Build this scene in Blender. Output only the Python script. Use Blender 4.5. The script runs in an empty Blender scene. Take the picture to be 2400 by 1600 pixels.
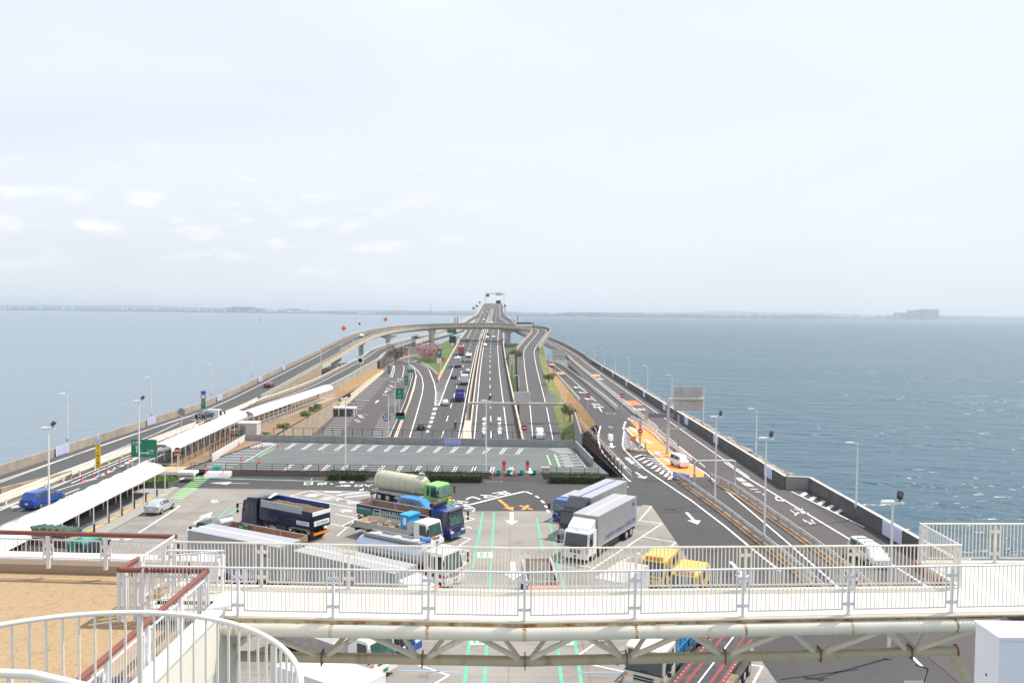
import bpy, math, random
from mathutils import Vector, Matrix
R = math.radians
rnd = random.Random(7)
S = bpy.context.scene
COL = S.collection

# ------------------------------------------------------------------ camera
F = 1937.0 / 2400.0
PITCH, ROLL, CAMZ = R(2.07), R(0.60), 33.0
cd = bpy.data.cameras.new('camera')
cam = bpy.data.objects.new('camera', cd)
COL.objects.link(cam)
cd.sensor_width = 36.0
cd.lens = 36.0 * F
cd.clip_start = 0.2
cd.clip_end = 40000
CM = Matrix.Rotation(R(90) - PITCH, 4, 'X') @ Matrix.Rotation(ROLL, 4, 'Z')
cam.matrix_world = Matrix.Translation((0, 0, CAMZ)) @ CM
S.camera = cam

# ------------------------------------------------------------------ light
SUN_EL, SUN_AZ = R(57), R(62)          # azimuth measured from +Y towards +X
sd = Vector((math.sin(SUN_AZ) * math.cos(SUN_EL), math.cos(SUN_AZ) * math.cos(SUN_EL), math.sin(SUN_EL)))
sl = bpy.data.lights.new('sun', 'SUN')
sl.energy = 4.9
sl.angle = R(0.6)
sl.color = (1.0, 0.94, 0.86)
sun = bpy.data.objects.new('sun', sl)
COL.objects.link(sun)
sun.rotation_euler = (-sd).to_track_quat('-Z', 'Y').to_euler()
sun.location = (200, 100, 300)

W = bpy.data.worlds.new("World")
S.world = W
W.use_nodes = True
nt = W.node_tree
nt.nodes.clear()
def N(t, **k):
    n = nt.nodes.new(t)
    for a, b in k.items():
        setattr(n, a, b)
    return n
L = lambda a, b: nt.links.new(a, b)
sky = N('ShaderNodeTexSky', sky_type='NISHITA')
sky.sun_disc = False
sky.sun_elevation = SUN_EL
sky.sun_rotation = SUN_AZ
sky.altitude = 30
sky.air_density = 1.0
sky.dust_density = 3.0
tc = N('ShaderNodeTexCoord')
mp = N('ShaderNodeMapping')
mp.inputs['Scale'].default_value = (1.0, 1.0, 3.2)
L(tc.outputs['Generated'], mp.inputs[0])
n1 = N('ShaderNodeTexNoise')
n1.inputs['Scale'].default_value = 1.3
n1.inputs['Detail'].default_value = 6
n1.inputs['Roughness'].default_value = 0.55
n1.inputs['Distortion'].default_value = 0.5
L(mp.outputs[0], n1.inputs['Vector'])
r1 = N('ShaderNodeValToRGB')
r1.color_ramp.elements[0].position = 0.30
r1.color_ramp.elements[0].color = (0.78, 0.78, 0.78, 1)
r1.color_ramp.elements[1].position = 0.66
r1.color_ramp.elements[1].color = (0.95, 0.95, 0.95, 1)
L(n1.outputs['Fac'], r1.inputs[0])
# small cumulus puffs low over the left horizon
mp2 = N('ShaderNodeMapping')
mp2.inputs['Scale'].default_value = (13, 13, 40)
L(tc.outputs['Generated'], mp2.inputs[0])
n2 = N('ShaderNodeTexNoise')
n2.inputs['Scale'].default_value = 1.3
n2.inputs['Detail'].default_value = 7
L(mp2.outputs[0], n2.inputs['Vector'])
r2 = N('ShaderNodeValToRGB')
r2.color_ramp.elements[0].position = 0.52
r2.color_ramp.elements[0].color = (0, 0, 0, 1)
r2.color_ramp.elements[1].position = 0.74
r2.color_ramp.elements[1].color = (1, 1, 1, 1)
L(n2.outputs['Fac'], r2.inputs[0])
sep = N('ShaderNodeSeparateXYZ')
L(tc.outputs['Generated'], sep.inputs[0])
band = N('ShaderNodeValToRGB')          # height band of the puffs (a cloud layer seen low down)
cr = band.color_ramp
cr.elements[0].position = 0.02; cr.elements[0].color = (0, 0, 0, 1)
cr.elements[1].position = 0.19; cr.elements[1].color = (0, 0, 0, 1)
e = cr.elements.new(0.07); e.color = (1, 1, 1, 1)
e = cr.elements.new(0.125); e.color = (1, 1, 1, 1)
L(sep.outputs['Z'], band.inputs[0])
mul = N('ShaderNodeMath', operation='MULTIPLY')
side = N('ShaderNodeMapRange'); side.inputs[1].default_value = 0.05; side.inputs[2].default_value = -0.25
L(sep.outputs['X'], side.inputs[0])
mul0 = N('ShaderNodeMath', operation='MULTIPLY')
L(r2.outputs[0], mul0.inputs[0]); L(side.outputs[0], mul0.inputs[1])
L(mul0.outputs[0], mul.inputs[0]); L(band.outputs[0], mul.inputs[1])
cloudcol = N('ShaderNodeValToRGB')      # overcast veil: faintly warmer near the horizon
cloudcol.color_ramp.elements[0].position = 0.0
cloudcol.color_ramp.elements[0].color = (0.85, 0.895, 0.955, 1)
cloudcol.color_ramp.elements[1].position = 0.42
cloudcol.color_ramp.elements[1].color = (0.88, 0.955, 1.09, 1)
L(sep.outputs['Z'], cloudcol.inputs[0])
sc = N('ShaderNodeVectorMath', operation='SCALE')
sc.inputs['Scale'].default_value = 10.0
L(cloudcol.outputs[0], sc.inputs[0])
mx = N('ShaderNodeMix', data_type='RGBA')
L(r1.outputs[0], mx.inputs[0])
L(sky.outputs[0], mx.inputs[6]); L(sc.outputs[0], mx.inputs[7])
mx2 = N('ShaderNodeMix', data_type='RGBA')
mm = N('ShaderNodeMath', operation='MULTIPLY'); mm.inputs[1].default_value = 0.7
L(mul.outputs[0], mm.inputs[0])
L(mm.outputs[0], mx2.inputs[0])
L(mx.outputs[2], mx2.inputs[6]); mx2.inputs[7].default_value = (10.6, 10.4, 10.1, 1)
bg = N('ShaderNodeBackground')
bg.inputs['Strength'].default_value = 0.1
L(mx2.outputs[2], bg.inputs['Color'])
out = N('ShaderNodeOutputWorld')
L(bg.outputs[0], out.inputs[0])

S.render.engine = 'CYCLES'
S.view_settings.view_transform = 'Standard'
S.view_settings.look = 'None'
S.view_settings.exposure = 0.1
S.view_settings.gamma = 1.0
S.cycles.use_denoising = True
S.cycles.max_bounces = 6
S.cycles.volume_bounces = 0
S.render.resolution_x, S.render.resolution_y = 1024, 682

# ------------------------------------------------------------------ survey: photo bearing -> place on a level
def ray(px, py):
    return (CM.to_3x3() @ Vector(((px - 1200) / 1937.0, (800 - py) / 1937.0, -1.0))).normalized()
def G(px, py, z=10.6):
    d = ray(px, py)
    t = (z - CAMZ) / d.z
    return Vector((d.x * t, d.y * t, z))
PROF = [(0, 1.1), (183, 7.5), (282, 11), (392, 15.3), (434, 17.2), (574, 23.3), (664, 27.4), (900, 36.6), (1100, 42.6),
        (1223, 44.9), (1350, 45.6), (1500, 44.2), (1800, 36), (2300, 22), (4600, 12), (9000, 10)]
def zL(y):
    for (a, za), (b, zb) in zip(PROF, PROF[1:]):
        if y <= b:
            return za + (zb - za) * (y - a) / (b - a)
    return PROF[-1][1]
def GL(px, py, dz=0.0):
    d = ray(px, py)
    lo, hi = 40.0, 1300.0
    for _ in range(40):
        m = (lo + hi) / 2
        if CAMZ + d.z * m / d.y > zL(m) + dz: lo = m
        else: hi = m
    return Vector((d.x * lo / d.y, lo, zL(lo) + dz))
def cr_spline(pts, step):
    """smooth polyline through pts (tuples of any length)"""
    P = [Vector(p) for p in pts]
    P = [P[0] * 2 - P[1]] + P + [P[-1] * 2 - P[-2]]
    out = []
    for i in range(1, len(P) - 2):
        a, b, c, d = P[i-1:i+3]
        n = max(1, int((c - b).length / step))
        for k in range(n):
            t = k / n
            out.append(0.5 * ((2*b) + (c-a)*t + (2*a-5*b+4*c-d)*t*t + (3*b-a-3*c+d)*t**3))
    out.append(P[-2])
    return out
def offs(path, o, dz=0.0):
    """offset a 3D path sideways (right positive) in plan"""
    r = []
    for i, p in enumerate(path):
        a = path[max(0, i-1)]; b = path[min(len(path)-1, i+1)]
        t = (b - a); t.z = 0; t.normalize()
        r.append(Vector((p.x + t.y * o, p.y - t.x * o, p.z + dz)))
    return r
def resample(path, step):
    out = [path[0].copy()]; acc = 0.0
    for a, b in zip(path, path[1:]):
        l = (b - a).length
        while l > 0 and acc + l >= step:
            t = (step - acc) / l
            a = a.lerp(b, t); l = (b - a).length; acc = 0.0
            out.append(a.copy())
        acc += l
    return out
def cut(path, y0, y1):
    return [p for p in path if min(y0, y1) <= p.y <= max(y0, y1)]

# ------------------------------------------------------------------ materials
def lin(c):
    return tuple(((v/255)/12.92 if v/255 <= .04045 else ((v/255+.055)/1.055)**2.4) for v in c)
MATS = {}
def mat(name, col, rough=0.6, var=0.12, scale=1.5, metal=0.0, bump=0.0, bscale=20.0, spec=0.5, dirt=None, dscale=0.4, damt=0.5,
        coat=0.0, stretch=(1, 1, 1), trans=0.0):
    """procedural surface: base colour broken by two noises, optional dirt colour in patches and fine relief"""
    if name in MATS: return MATS[name]
    m = bpy.data.materials.new(name); m.use_nodes = True
    t = m.node_tree; n = t.nodes; l = t.links.new
    b = n['Principled BSDF']
    b.inputs['Roughness'].default_value = rough
    b.inputs['Metallic'].default_value = metal
    b.inputs['Specular IOR Level'].default_value = spec
    b.inputs['Coat Weight'].default_value = coat
    b.inputs['Transmission Weight'].default_value = trans
    g = n.new('ShaderNodeNewGeometry')
    mpp = n.new('ShaderNodeMapping'); mpp.inputs['Scale'].default_value = stretch
    l(g.outputs['Position'], mpp.inputs[0])
    no = n.new('ShaderNodeTexNoise'); no.inputs['Scale'].default_value = scale; no.inputs['Detail'].default_value = 5
    l(mpp.outputs[0], no.inputs['Vector'])
    mr = n.new('ShaderNodeMapRange'); mr.inputs[1].default_value = .3; mr.inputs[2].default_value = .7
    mr.inputs[3].default_value = 1 - var; mr.inputs[4].default_value = 1 + var
    l(no.outputs['Fac'], mr.inputs[0])
    vm = n.new('ShaderNodeVectorMath'); vm.operation = 'SCALE'
    vm.inputs[0].default_value = col[:3]
    l(mr.outputs[0], vm.inputs['Scale'])
    src = vm.outputs[0]
    if dirt:
        nd = n.new('ShaderNodeTexNoise'); nd.inputs['Scale'].default_value = dscale; nd.inputs['Detail'].default_value = 8
        nd.inputs['Roughness'].default_value = .65
        l(mpp.outputs[0], nd.inputs['Vector'])
        rr = n.new('ShaderNodeMapRange'); rr.inputs[1].default_value = .48; rr.inputs[2].default_value = .68
        rr.inputs[4].default_value = damt
        l(nd.outputs['Fac'], rr.inputs[0])
        mi = n.new('ShaderNodeMix'); mi.data_type = 'RGBA'
        l(rr.outputs[0], mi.inputs[0]); l(src, mi.inputs[6]); mi.inputs[7].default_value = (*dirt[:3], 1)
        src = mi.outputs[2]
    l(src, b.inputs['Base Color'])
    if bump:
        nb = n.new('ShaderNodeTexNoise'); nb.inputs['Scale'].default_value = bscale; nb.inputs['Detail'].default_value = 4
        l(g.outputs['Position'], nb.inputs['Vector'])
        bu = n.new('ShaderNodeBump'); bu.inputs['Strength'].default_value = bump; bu.inputs['Distance'].default_value = .03
        l(nb.outputs['Fac'], bu.inputs['Height']); l(bu.outputs[0], b.inputs['Normal'])
    MATS[name] = m
    return m
ASPH = mat('asphalt', (.056, .0535, .0535), .9, .10, .25, dirt=(.073, .068, .064), dscale=.12, damt=.6, bump=.3, bscale=9)
ASPH2 = mat('asphalt_brownish', (.082, .073, .070), .9, .10, .3, dirt=(.065, .059, .057), dscale=.15, bump=.3, bscale=9)
LANE = mat('asphalt_lane_worn', (.062, .064, .064), .88, .12, .12, dirt=(.084, .086, .085), dscale=.08, damt=.7, stretch=(1, .05, 1))
CONC = mat('lot_concrete', (.285, .262, .233), .9, .10, .35, dirt=(.16, .147, .132), dscale=.20, damt=.7, bump=.2, bscale=5, stretch=(.55, 1, 1))
def add_joints(m, w, h, rot, amt, blot):
    t = m.node_tree; n = t.nodes; l = t.links.new; b = n['Principled BSDF']; src = b.inputs['Base Color'].links[0].from_socket
    g = n.new('ShaderNodeNewGeometry'); q = n.new('ShaderNodeMapping'); q.inputs['Rotation'].default_value = (0,0,rot); l(g.outputs['Position'], q.inputs[0])
    k = n.new('ShaderNodeTexBrick'); k.offset = 0; k.inputs['Scale'].default_value = 1; k.inputs['Mortar Size'].default_value = .035; k.inputs['Brick Width'].default_value = w; k.inputs['Row Height'].default_value = h
    k.inputs['Color1'].default_value = (1,1,1,1); k.inputs['Color2'].default_value = (.9,.9,.9,1); k.inputs['Mortar'].default_value = (1-amt,)*3+(1,); l(q.outputs[0], k.inputs['Vector'])
    o = n.new('ShaderNodeTexNoise'); o.inputs['Scale'].default_value = .9; o.inputs['Detail'].default_value = 7; o.inputs['Roughness'].default_value = .7; l(g.outputs['Position'], o.inputs['Vector'])
    r = n.new('ShaderNodeMapRange'); r.inputs[1].default_value = .60; r.inputs[2].default_value = .74; r.inputs[3].default_value = 1; r.inputs[4].default_value = 1-blot; l(o.outputs['Fac'], r.inputs[0])
    a = n.new('ShaderNodeVectorMath'); a.operation = 'MULTIPLY'; l(src, a.inputs[0]); l(k.outputs['Color'], a.inputs[1])
    c = n.new('ShaderNodeVectorMath'); c.operation = 'SCALE'; l(a.outputs[0], c.inputs[0]); l(r.outputs[0], c.inputs['Scale']); l(c.outputs[0], b.inputs['Base Color'])
add_joints(CONC, 5.0, 5.0, .0, .32, .42)
DECKG = mat('deck_coating_grey', (.125, .135, .135), .85, .07, .4, dirt=(.10, .107, .107), dscale=.3, damt=.5)
PAINTW = mat('road_paint_white', (.78, .78, .76), .7, .10, 3.0, dirt=(.40, .39, .37), dscale=1.6, damt=.55)
PAINTWORN = mat('road_paint_worn', (.52, .51, .49), .8, .12, 3.0, dirt=(.20, .19, .18), dscale=1.2, damt=.7)
PAINTG = mat('road_paint_green', (.11, .42, .28), .7, .12, 2.0, dirt=(.25, .40, .30), dscale=1.2, damt=.5)
PAINTLG = mat('road_paint_light_green', (.28, .62, .22), .7, .12, 2.0, dirt=(.36, .42, .28), dscale=1.0, damt=.5)
PAINTO = mat('road_paint_orange', (.92, .30, .07), .75, .08, .8, dirt=(.72, .27, .09), dscale=.5, damt=.6)
PAINTY = mat('tactile_yellow', (.80, .48, .06), .7, .1, 3.0)
PAINTB = mat('road_paint_blue', (.22, .42, .60), .8, .1, 2.0, dirt=(.28, .30, .30), damt=.7)
WALLC = mat('weathered_concrete', (.34, .30, .235), .92, .14, .35, dirt=(.19, .16, .12), dscale=.5, damt=.7, bump=.3, bscale=4)
WALLD = mat('dark_sea_wall_concrete', (.10, .098, .092), .92, .2, .5, dirt=(.20, .19, .17), dscale=.7, damt=.5, bump=.3, bscale=4)
WALLB = mat('brown_retaining_concrete', (.36, .29, .20), .92, .12, .5, dirt=(.20, .16, .11), dscale=.6, damt=.6, bump=.3)
CREAM = mat('cream_barrier_concrete', (.56, .49, .38), .85, .1, .6, dirt=(.34, .28, .20), dscale=.7, damt=.6)
PALE = mat('pale_concrete', (.55, .53, .49), .88, .08, .5, dirt=(.38, .36, .33), dscale=.6, damt=.5)
GREYC = mat('grey_concrete', (.30, .29, .275), .9, .12, .5, dirt=(.2, .19, .18), dscale=.6)
WHITE = mat('white_paint', (.80, .79, .77), .45, .04, 2.0, dirt=(.66, .62, .55), dscale=1.0, damt=.35)
WHITEP = mat('white_pole_paint', (.78, .77, .74), .45, .05, 2.0)
GALV = mat('galvanised_steel', (.48, .48, .47), .5, .12, 1.5, metal=.35, dirt=(.36, .33, .29), dscale=1.5)
SIGNBK = mat('sign_back_panel', (.56, .54, .50), .6, .1, 1.2, dirt=(.45, .40, .34), dscale=1.0)
BLACKM = mat('black_fence_paint', (.018, .018, .018), .5, .1, 3)
GREEN = mat('sign_green', (.0, .20, .105), .45, .05, 3)
SIGNW = mat('sign_white', (.82, .82, .80), .45, .04, 3)
SIGNY = mat('sign_yellow', (.85, .52, .03), .5, .04, 3)
SIGNR = mat('sign_red', (.42, .01, .02), .5, .04, 3)
SIGNB = mat('sign_blue', (.03, .12, .50), .5, .04, 3)
CONE = mat('cone_orange_red', (.75, .055, .02), .5, .06, 5)
ORAW = mat('warning_orange', (.85, .22, .03), .5, .05, 4)
BANNER = mat('banner_lilac', (.45, .50, .78), .6, .05, 2)
GRASS = mat('grass_bank', (.13, .16, .035), .95, .25, .5, dirt=(.27, .20, .07), dscale=.35, damt=.8, bump=.6, bscale=6)
GRASSB = mat('dry_brown_slope', (.31, .175, .07), .95, .22, .6, dirt=(.22, .19, .06), dscale=.3, damt=.7, bump=.6, bscale=6)
GRASSG = mat('fresh_green_grass', (.085, .135, .02), .95, .25, .8, dirt=(.06, .10, .02), dscale=.8, bump=.6, bscale=6)
EARTH = mat('bare_earth', (.26, .17, .10), .95, .25, .5, dirt=(.15, .10, .06), dscale=.5, bump=.5, bscale=5)
STONE = mat('split_stone', (.30, .255, .20), .95, .25, 2.0, dirt=(.14, .115, .085), dscale=2.5, damt=.7, bump=.5, bscale=12)
ROCK = mat('armour_concrete_rock', (.36, .30, .24), .95, .2, 1.0, dirt=(.16, .13, .10), dscale=1.2, damt=.7, bump=.4)

# ------------------------------------------------------------------ mesh builder
class MB:
    def __init__(s): s.v = []; s.f = []; s.m = []; s.mats = []; s.mi = 0; s.M = None
    def use(s, m):
        if m not in s.mats: s.mats.append(m)
        s.mi = s.mats.index(m); return s
    def add(s, vs, fs):
        o = len(s.v)
        if s.M: vs = [s.M @ Vector(v) for v in vs]
        s.v += [tuple(v) for v in vs]
        for f in fs: s.f.append(tuple(i + o for i in f)); s.m.append(s.mi)
        return s
    def box(s, c, d, rz=0.0, top=None):
        x, y, z = d[0]/2, d[1]/2, d[2]/2
        tx, ty = (x, y) if top is None else (x*top[0], y*top[1])
        vs = [(-x,-y,-z),(x,-y,-z),(x,y,-z),(-x,y,-z),(-tx,-ty,z),(tx,-ty,z),(tx,ty,z),(-tx,ty,z)]
        co, si = math.cos(rz), math.sin(rz)
        vs = [(c[0]+a*co-b*si, c[1]+a*si+b*co, c[2]+e) for a, b, e in vs]
        return s.add(vs, [(0,3,2,1),(4,5,6,7),(0,1,5,4),(1,2,6,5),(2,3,7,6),(3,0,4,7)])
    def b2(s, x0, x1, y0, y1, z0, z1): return s.box(((x0+x1)/2,(y0+y1)/2,(z0+z1)/2),(abs(x1-x0),abs(y1-y0),abs(z1-z0)))
    def cyl(s, a, b, r, n=8, r2=None, cap=True):
        a, b = Vector(a), Vector(b); r2 = r if r2 is None else r2
        d = (b-a).normalized(); u = d.orthogonal().normalized(); w = d.cross(u)
        vs = []
        for k in range(n):
            t = 2*math.pi*k/n; q = u*math.cos(t)+w*math.sin(t)
            vs += [a+q*r, b+q*r2]
        fs = [(2*k, 2*((k+1)%n), 2*((k+1)%n)+1, 2*k+1) for k in range(n)]
        if cap: fs += [tuple(2*k for k in reversed(range(n))), tuple(2*k+1 for k in range(n))]
        return s.add(vs, fs)
    def bar(s, a, b, w, h):
        a, b = Vector(a), Vector(b); d = (b-a).normalized()
        sd_ = Vector((0,0,1)).cross(d)
        sd_ = Vector((1,0,0)) if sd_.length < 1e-4 else sd_.normalized()
        up = d.cross(sd_)
        vs = []
        for p in (a, b):
            for i, j in ((-1,-1),(1,-1),(1,1),(-1,1)): vs.append(p+sd_*(i*w/2)+up*(j*h/2))
        return s.add(vs, [(0,3,2,1),(4,5,6,7),(0,1,5,4),(1,2,6,5),(2,3,7,6),(3,0,4,7)])
    def tube(s, pts, r, n=8):
        pts = [Vector(p) for p in pts]; rings = []; vs = []
        for i, p in enumerate(pts):
            d = (pts[min(i+1,len(pts)-1)]-pts[max(i-1,0)]).normalized()
            u = Vector((0,0,1)).cross(d)
            u = Vector((1,0,0)) if u.length < 1e-3 else u.normalized()
            w = d.cross(u)
            for k in range(n):
                t = 2*math.pi*k/n; vs.append(p+u*math.cos(t)*r+w*math.sin(t)*r)
        fs = []
        for i in range(len(pts)-1):
            for k in range(n): fs.append((i*n+k, i*n+(k+1)%n, (i+1)*n+(k+1)%n, (i+1)*n+k))
        fs += [tuple(reversed(range(n))), tuple((len(pts)-1)*n+k for k in range(n))]
        return s.add(vs, fs)
    def poly(s, pts): return s.add(pts, [tuple(range(len(pts)))])
    def prism(s, pts, z0, z1):
        n = len(pts)
        vs = [(p[0],p[1],z0) for p in pts]+[(p[0],p[1],z1) for p in pts]
        return s.add(vs, [tuple(reversed(range(n))), tuple(range(n,2*n))]+[(k,(k+1)%n,n+(k+1)%n,n+k) for k in range(n)])
    def sideprism(s, pts, x0, x1):
        """profile in (y,z) swept along x"""
        n = len(pts)
        vs = [(x0,p[0],p[1]) for p in pts]+[(x1,p[0],p[1]) for p in pts]
        return s.add(vs, [tuple(range(n)), tuple(reversed(range(n,2*n)))]+[(k,n+k,n+(k+1)%n,(k+1)%n) for k in range(n)])
    def sweep(s, path, sec, closed=True):
        """sec = list of (offset right, height) swept along path"""
        n = len(sec); vs = []
        for i, p in enumerate(path):
            a = path[max(0,i-1)]; b = path[min(len(path)-1,i+1)]
            t = b-a; t = Vector((t.x,t.y,0)).normalized()
            for o, h in sec: vs.append((p.x+t.y*o, p.y-t.x*o, p.z+h))
        fs = []
        m = n if closed else n-1
        for i in range(len(path)-1):
            for k in range(m): fs.append((i*n+k, i*n+(k+1)%n, (i+1)*n+(k+1)%n, (i+1)*n+k))
        if closed: fs += [tuple(reversed(range(n))), tuple((len(path)-1)*n+k for k in range(n))]
        return s.add(vs, fs)
    def strip(s, A, B):
        n = len(A)
        return s.add(list(A)+list(B), [(i, n+i, n+i+1, i+1) for i in range(n-1)])
    def build(s, name, m=None, parent=None, smooth=False, **pr):
        me = bpy.data.meshes.new(name)
        me.from_pydata(s.v, [], s.f)
        ms = s.mats or [m]
        for k in ms: me.materials.append(k)
        if s.mats and len(s.mats) > 1: me.polygons.foreach_set('material_index', s.m)
        if smooth:
            me.polygons.foreach_set('use_smooth', [True]*len(me.polygons))
            try: me.set_sharp_from_angle(angle=R(38))
            except Exception: pass
        me.update()
        o = bpy.data.objects.new(name, me); COL.objects.link(o)
        if parent: o.parent = parent
        for k, v in pr.items(): o[k] = v
        return o
def tag(o, label, cat, group=None):
    o['label'] = label; o['category'] = cat
    if group: o['group'] = group
    return o
def thing(name, label, cat, loc=(0,0,0), rz=0.0, group=None):
    o = bpy.data.objects.new(name, None); COL.objects.link(o)
    o.empty_display_size = .2
    o.location = loc; o.rotation_euler = (0,0,rz)
    return tag(o, label, cat, group)
def struct(o): o['kind'] = 'structure'; return o
def inst(name, src, parent=None, loc=(0,0,0), rz=0.0, sc=None):
    o = bpy.data.objects.new(name, src.data if hasattr(src, 'data') else src); COL.objects.link(o)
    if parent: o.parent = parent
    o.location = loc; o.rotation_euler = (0,0,rz)
    if sc: o.scale = sc
    return o
def dup(root, loc, rz=0.0, label=None, group=None):
    def rec(o, par):
        c = o.copy(); COL.objects.link(c); c.parent = par
        for ch in KIDS.get(o.name, []): rec(ch, c)
        return c
    KIDS = {}
    def walk(o):
        KIDS[o.name] = [x for x in o.children]
        for x in KIDS[o.name]: walk(x)
    walk(root)
    r = rec(root, None)
    r.location = loc; r.rotation_euler = (0,0,rz)
    if label: r['label'] = label
    if group: r['group'] = group
    return r
def text(name, body, origin, xd, yd, m, parent=None, size=1.0, ext=0.0, align='CENTER'):
    """flat lettering; xd / yd are the baseline and up directions, their length the scale"""
    c = bpy.data.curves.new(name, 'FONT'); c.body = body; c.size = size
    c.align_x = align; c.align_y = 'CENTER'; c.extrude = ext; c.resolution_u = 2
    c.materials.append(m)
    o = bpy.data.objects.new(name, c); COL.objects.link(o)
    xd, yd = Vector(xd), Vector(yd); zd = xd.cross(yd).normalized()
    Mx = Matrix.Identity(4)
    for i in range(3):
        Mx[i][0] = xd[i]; Mx[i][1] = yd[i]; Mx[i][2] = zd[i]; Mx[i][3] = origin[i]
    if parent: o.parent = parent; Mx = parent.matrix_world.inverted() @ Mx if parent.type == 'EMPTY' else Mx
    o.matrix_local = Mx
    return o
# ================================================================== SETTING
# ---- sea
def sea_material():
    m = bpy.data.materials.new('sea_water'); m.use_nodes = True
    t = m.node_tree; n = t.nodes; l = t.links.new
    b = n['Principled BSDF']
    b.inputs['Roughness'].default_value = .30
    b.inputs['IOR'].default_value = 1.33
    g = n.new('ShaderNodeNewGeometry')
    se = n.new('ShaderNodeSeparateXYZ'); l(g.outputs['Position'], se.inputs[0])
    big = n.new('ShaderNodeTexNoise'); big.inputs['Scale'].default_value = .012; big.inputs['Detail'].default_value = 5
    mb_ = n.new('ShaderNodeMapping'); mb_.inputs['Scale'].default_value = (.35, 1, 1); mb_.inputs['Rotation'].default_value = (0, 0, .35)
    l(g.outputs['Position'], mb_.inputs[0]); l(mb_.outputs[0], big.inputs['Vector'])
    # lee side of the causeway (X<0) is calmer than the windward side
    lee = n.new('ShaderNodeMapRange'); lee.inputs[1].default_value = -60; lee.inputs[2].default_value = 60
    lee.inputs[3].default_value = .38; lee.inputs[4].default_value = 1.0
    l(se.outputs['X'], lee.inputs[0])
    gust = n.new('ShaderNodeMapRange'); gust.inputs[1].default_value = .35; gust.inputs[2].default_value = .65
    gust.inputs[3].default_value = .55; gust.inputs[4].default_value = 1.25
    l(big.outputs['Fac'], gust.inputs[0])
    amp = n.new('ShaderNodeMath'); amp.operation = 'MULTIPLY'; l(lee.outputs[0], amp.inputs[0]); l(gust.outputs[0], amp.inputs[1])
    hs = None
    for scl, ang, wgt, st in ((.11, .5, 1.0, (.4, 1, 1)), (.30, .2, .42, (.45, 1, 1)), (.9, .6, .10, (.6, 1, 1))):
        mq = n.new('ShaderNodeMapping'); mq.inputs['Rotation'].default_value = (0, 0, ang); mq.inputs['Scale'].default_value = st
        l(g.outputs['Position'], mq.inputs[0])
        q = n.new('ShaderNodeTexNoise'); q.inputs['Scale'].default_value = scl; q.inputs['Detail'].default_value = 2
        q.inputs['Distortion'].default_value = .6
        l(mq.outputs[0], q.inputs['Vector'])
        w = n.new('ShaderNodeMath'); w.operation = 'MULTIPLY'; w.inputs[1].default_value = wgt
        l(q.outputs['Fac'], w.inputs[0])
        if hs is None: hs = w.outputs[0]
        else:
            a = n.new('ShaderNodeMath'); a.operation = 'ADD'; l(hs, a.inputs[0]); l(w.outputs[0], a.inputs[1]); hs = a.outputs[0]
    bu = n.new('ShaderNodeBump'); bu.inputs['Distance'].default_value = 2.7
    l(hs, bu.inputs['Height']); l(amp.outputs[0], bu.inputs['Strength']); l(bu.outputs[0], b.inputs['Normal'])
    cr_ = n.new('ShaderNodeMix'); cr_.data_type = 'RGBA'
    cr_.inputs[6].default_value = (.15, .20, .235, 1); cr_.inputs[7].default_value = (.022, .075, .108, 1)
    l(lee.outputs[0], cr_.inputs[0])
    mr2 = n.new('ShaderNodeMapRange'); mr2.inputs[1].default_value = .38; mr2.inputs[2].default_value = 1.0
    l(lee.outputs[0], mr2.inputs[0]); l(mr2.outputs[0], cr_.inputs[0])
    l(cr_.outputs[2], b.inputs['Base Color'])
    return m
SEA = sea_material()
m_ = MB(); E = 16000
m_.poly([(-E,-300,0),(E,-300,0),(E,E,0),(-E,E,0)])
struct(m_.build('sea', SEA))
# sea bed below, a metre above the bottom of the air
m_ = MB(); m_.poly([(-E,-300,-3),(E,-300,-3),(E,E,-3),(-E,E,-3)])
struct(m_.build('sea_bed', EARTH))

# ---- the artificial island: flat body with the sunken roadway cut through it
U = 10.6; UL = 11.6; DK = 11.3
def lotwall(y): return -41.2 - .031*(y-171)
isl = MB().use(ASPH)
# near plateau in front of the parking deck
isl.poly([(-60,15,U-.02),(38.3,15,U-.02),(38.3,105,U-.02),(35.6,105,U-.02),(35.6,112,U-.02),(-60,112,U-.02)])
isl.use(WALLD)
isl.poly([(38.3,15,U-.02),(38.3,15,-3),(38.3,105,-3),(38.3,105,U-.02)])
struct(isl.build('ground'))

# ---- centre lines
MAINC = cr_spline([(-5.5,45,0),(-9.1,167,0),(-13.3,311,0),(-16,434,0),(-17.5,574,0),(-18.2,664,0),(-22,900,0),(-26.5,1223,0),(-29,1400,0),(-34,1800,0),(-60,3000,0),(-140,5000,0),(-200,6500,0)], 12)
for p in MAINC: p.z = zL(p.y)
LOOP = cr_spline([(-59,60,11.6),(-60.3,110,11.6),(-61.3,150,11.6),(-62.4,185,11.7),(-64,243,14.5),(-65.4,293,17),(-67.5,345,19.6),(-66.5,385,21.6),(-61,412,23.1),(-50,430,24.3),
    (-36,437,25.1),(-20,438,25.5),(-6,437,25.5),(6,433,24.9),(13,424,24.2),(14.5,411,23.3),(12.5,392,21.6),(9,362,19.2),(6.5,335,17.2),(6,300,14.9),(6,264,12.7),(6.2,209,9.3),(6,168,6.95),(6,120,5.3),(6,60,3.2)], 4)
LEFTB = cr_spline([(-50,60,11.6),(-52.6,110,11.6),(-54,150,11.6),(-53.5,180,11.65),(-51,220,12.6),(-51.3,262,13.8),(-52.2,303,14.8),(-54.5,344,15.9),(-54.2,371,16.6),(-47,430,18.7),(-39,490,20.7),(-35,540,22.4),(-32,600,25.2),(-29.5,680,28.6)], 6)
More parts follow.
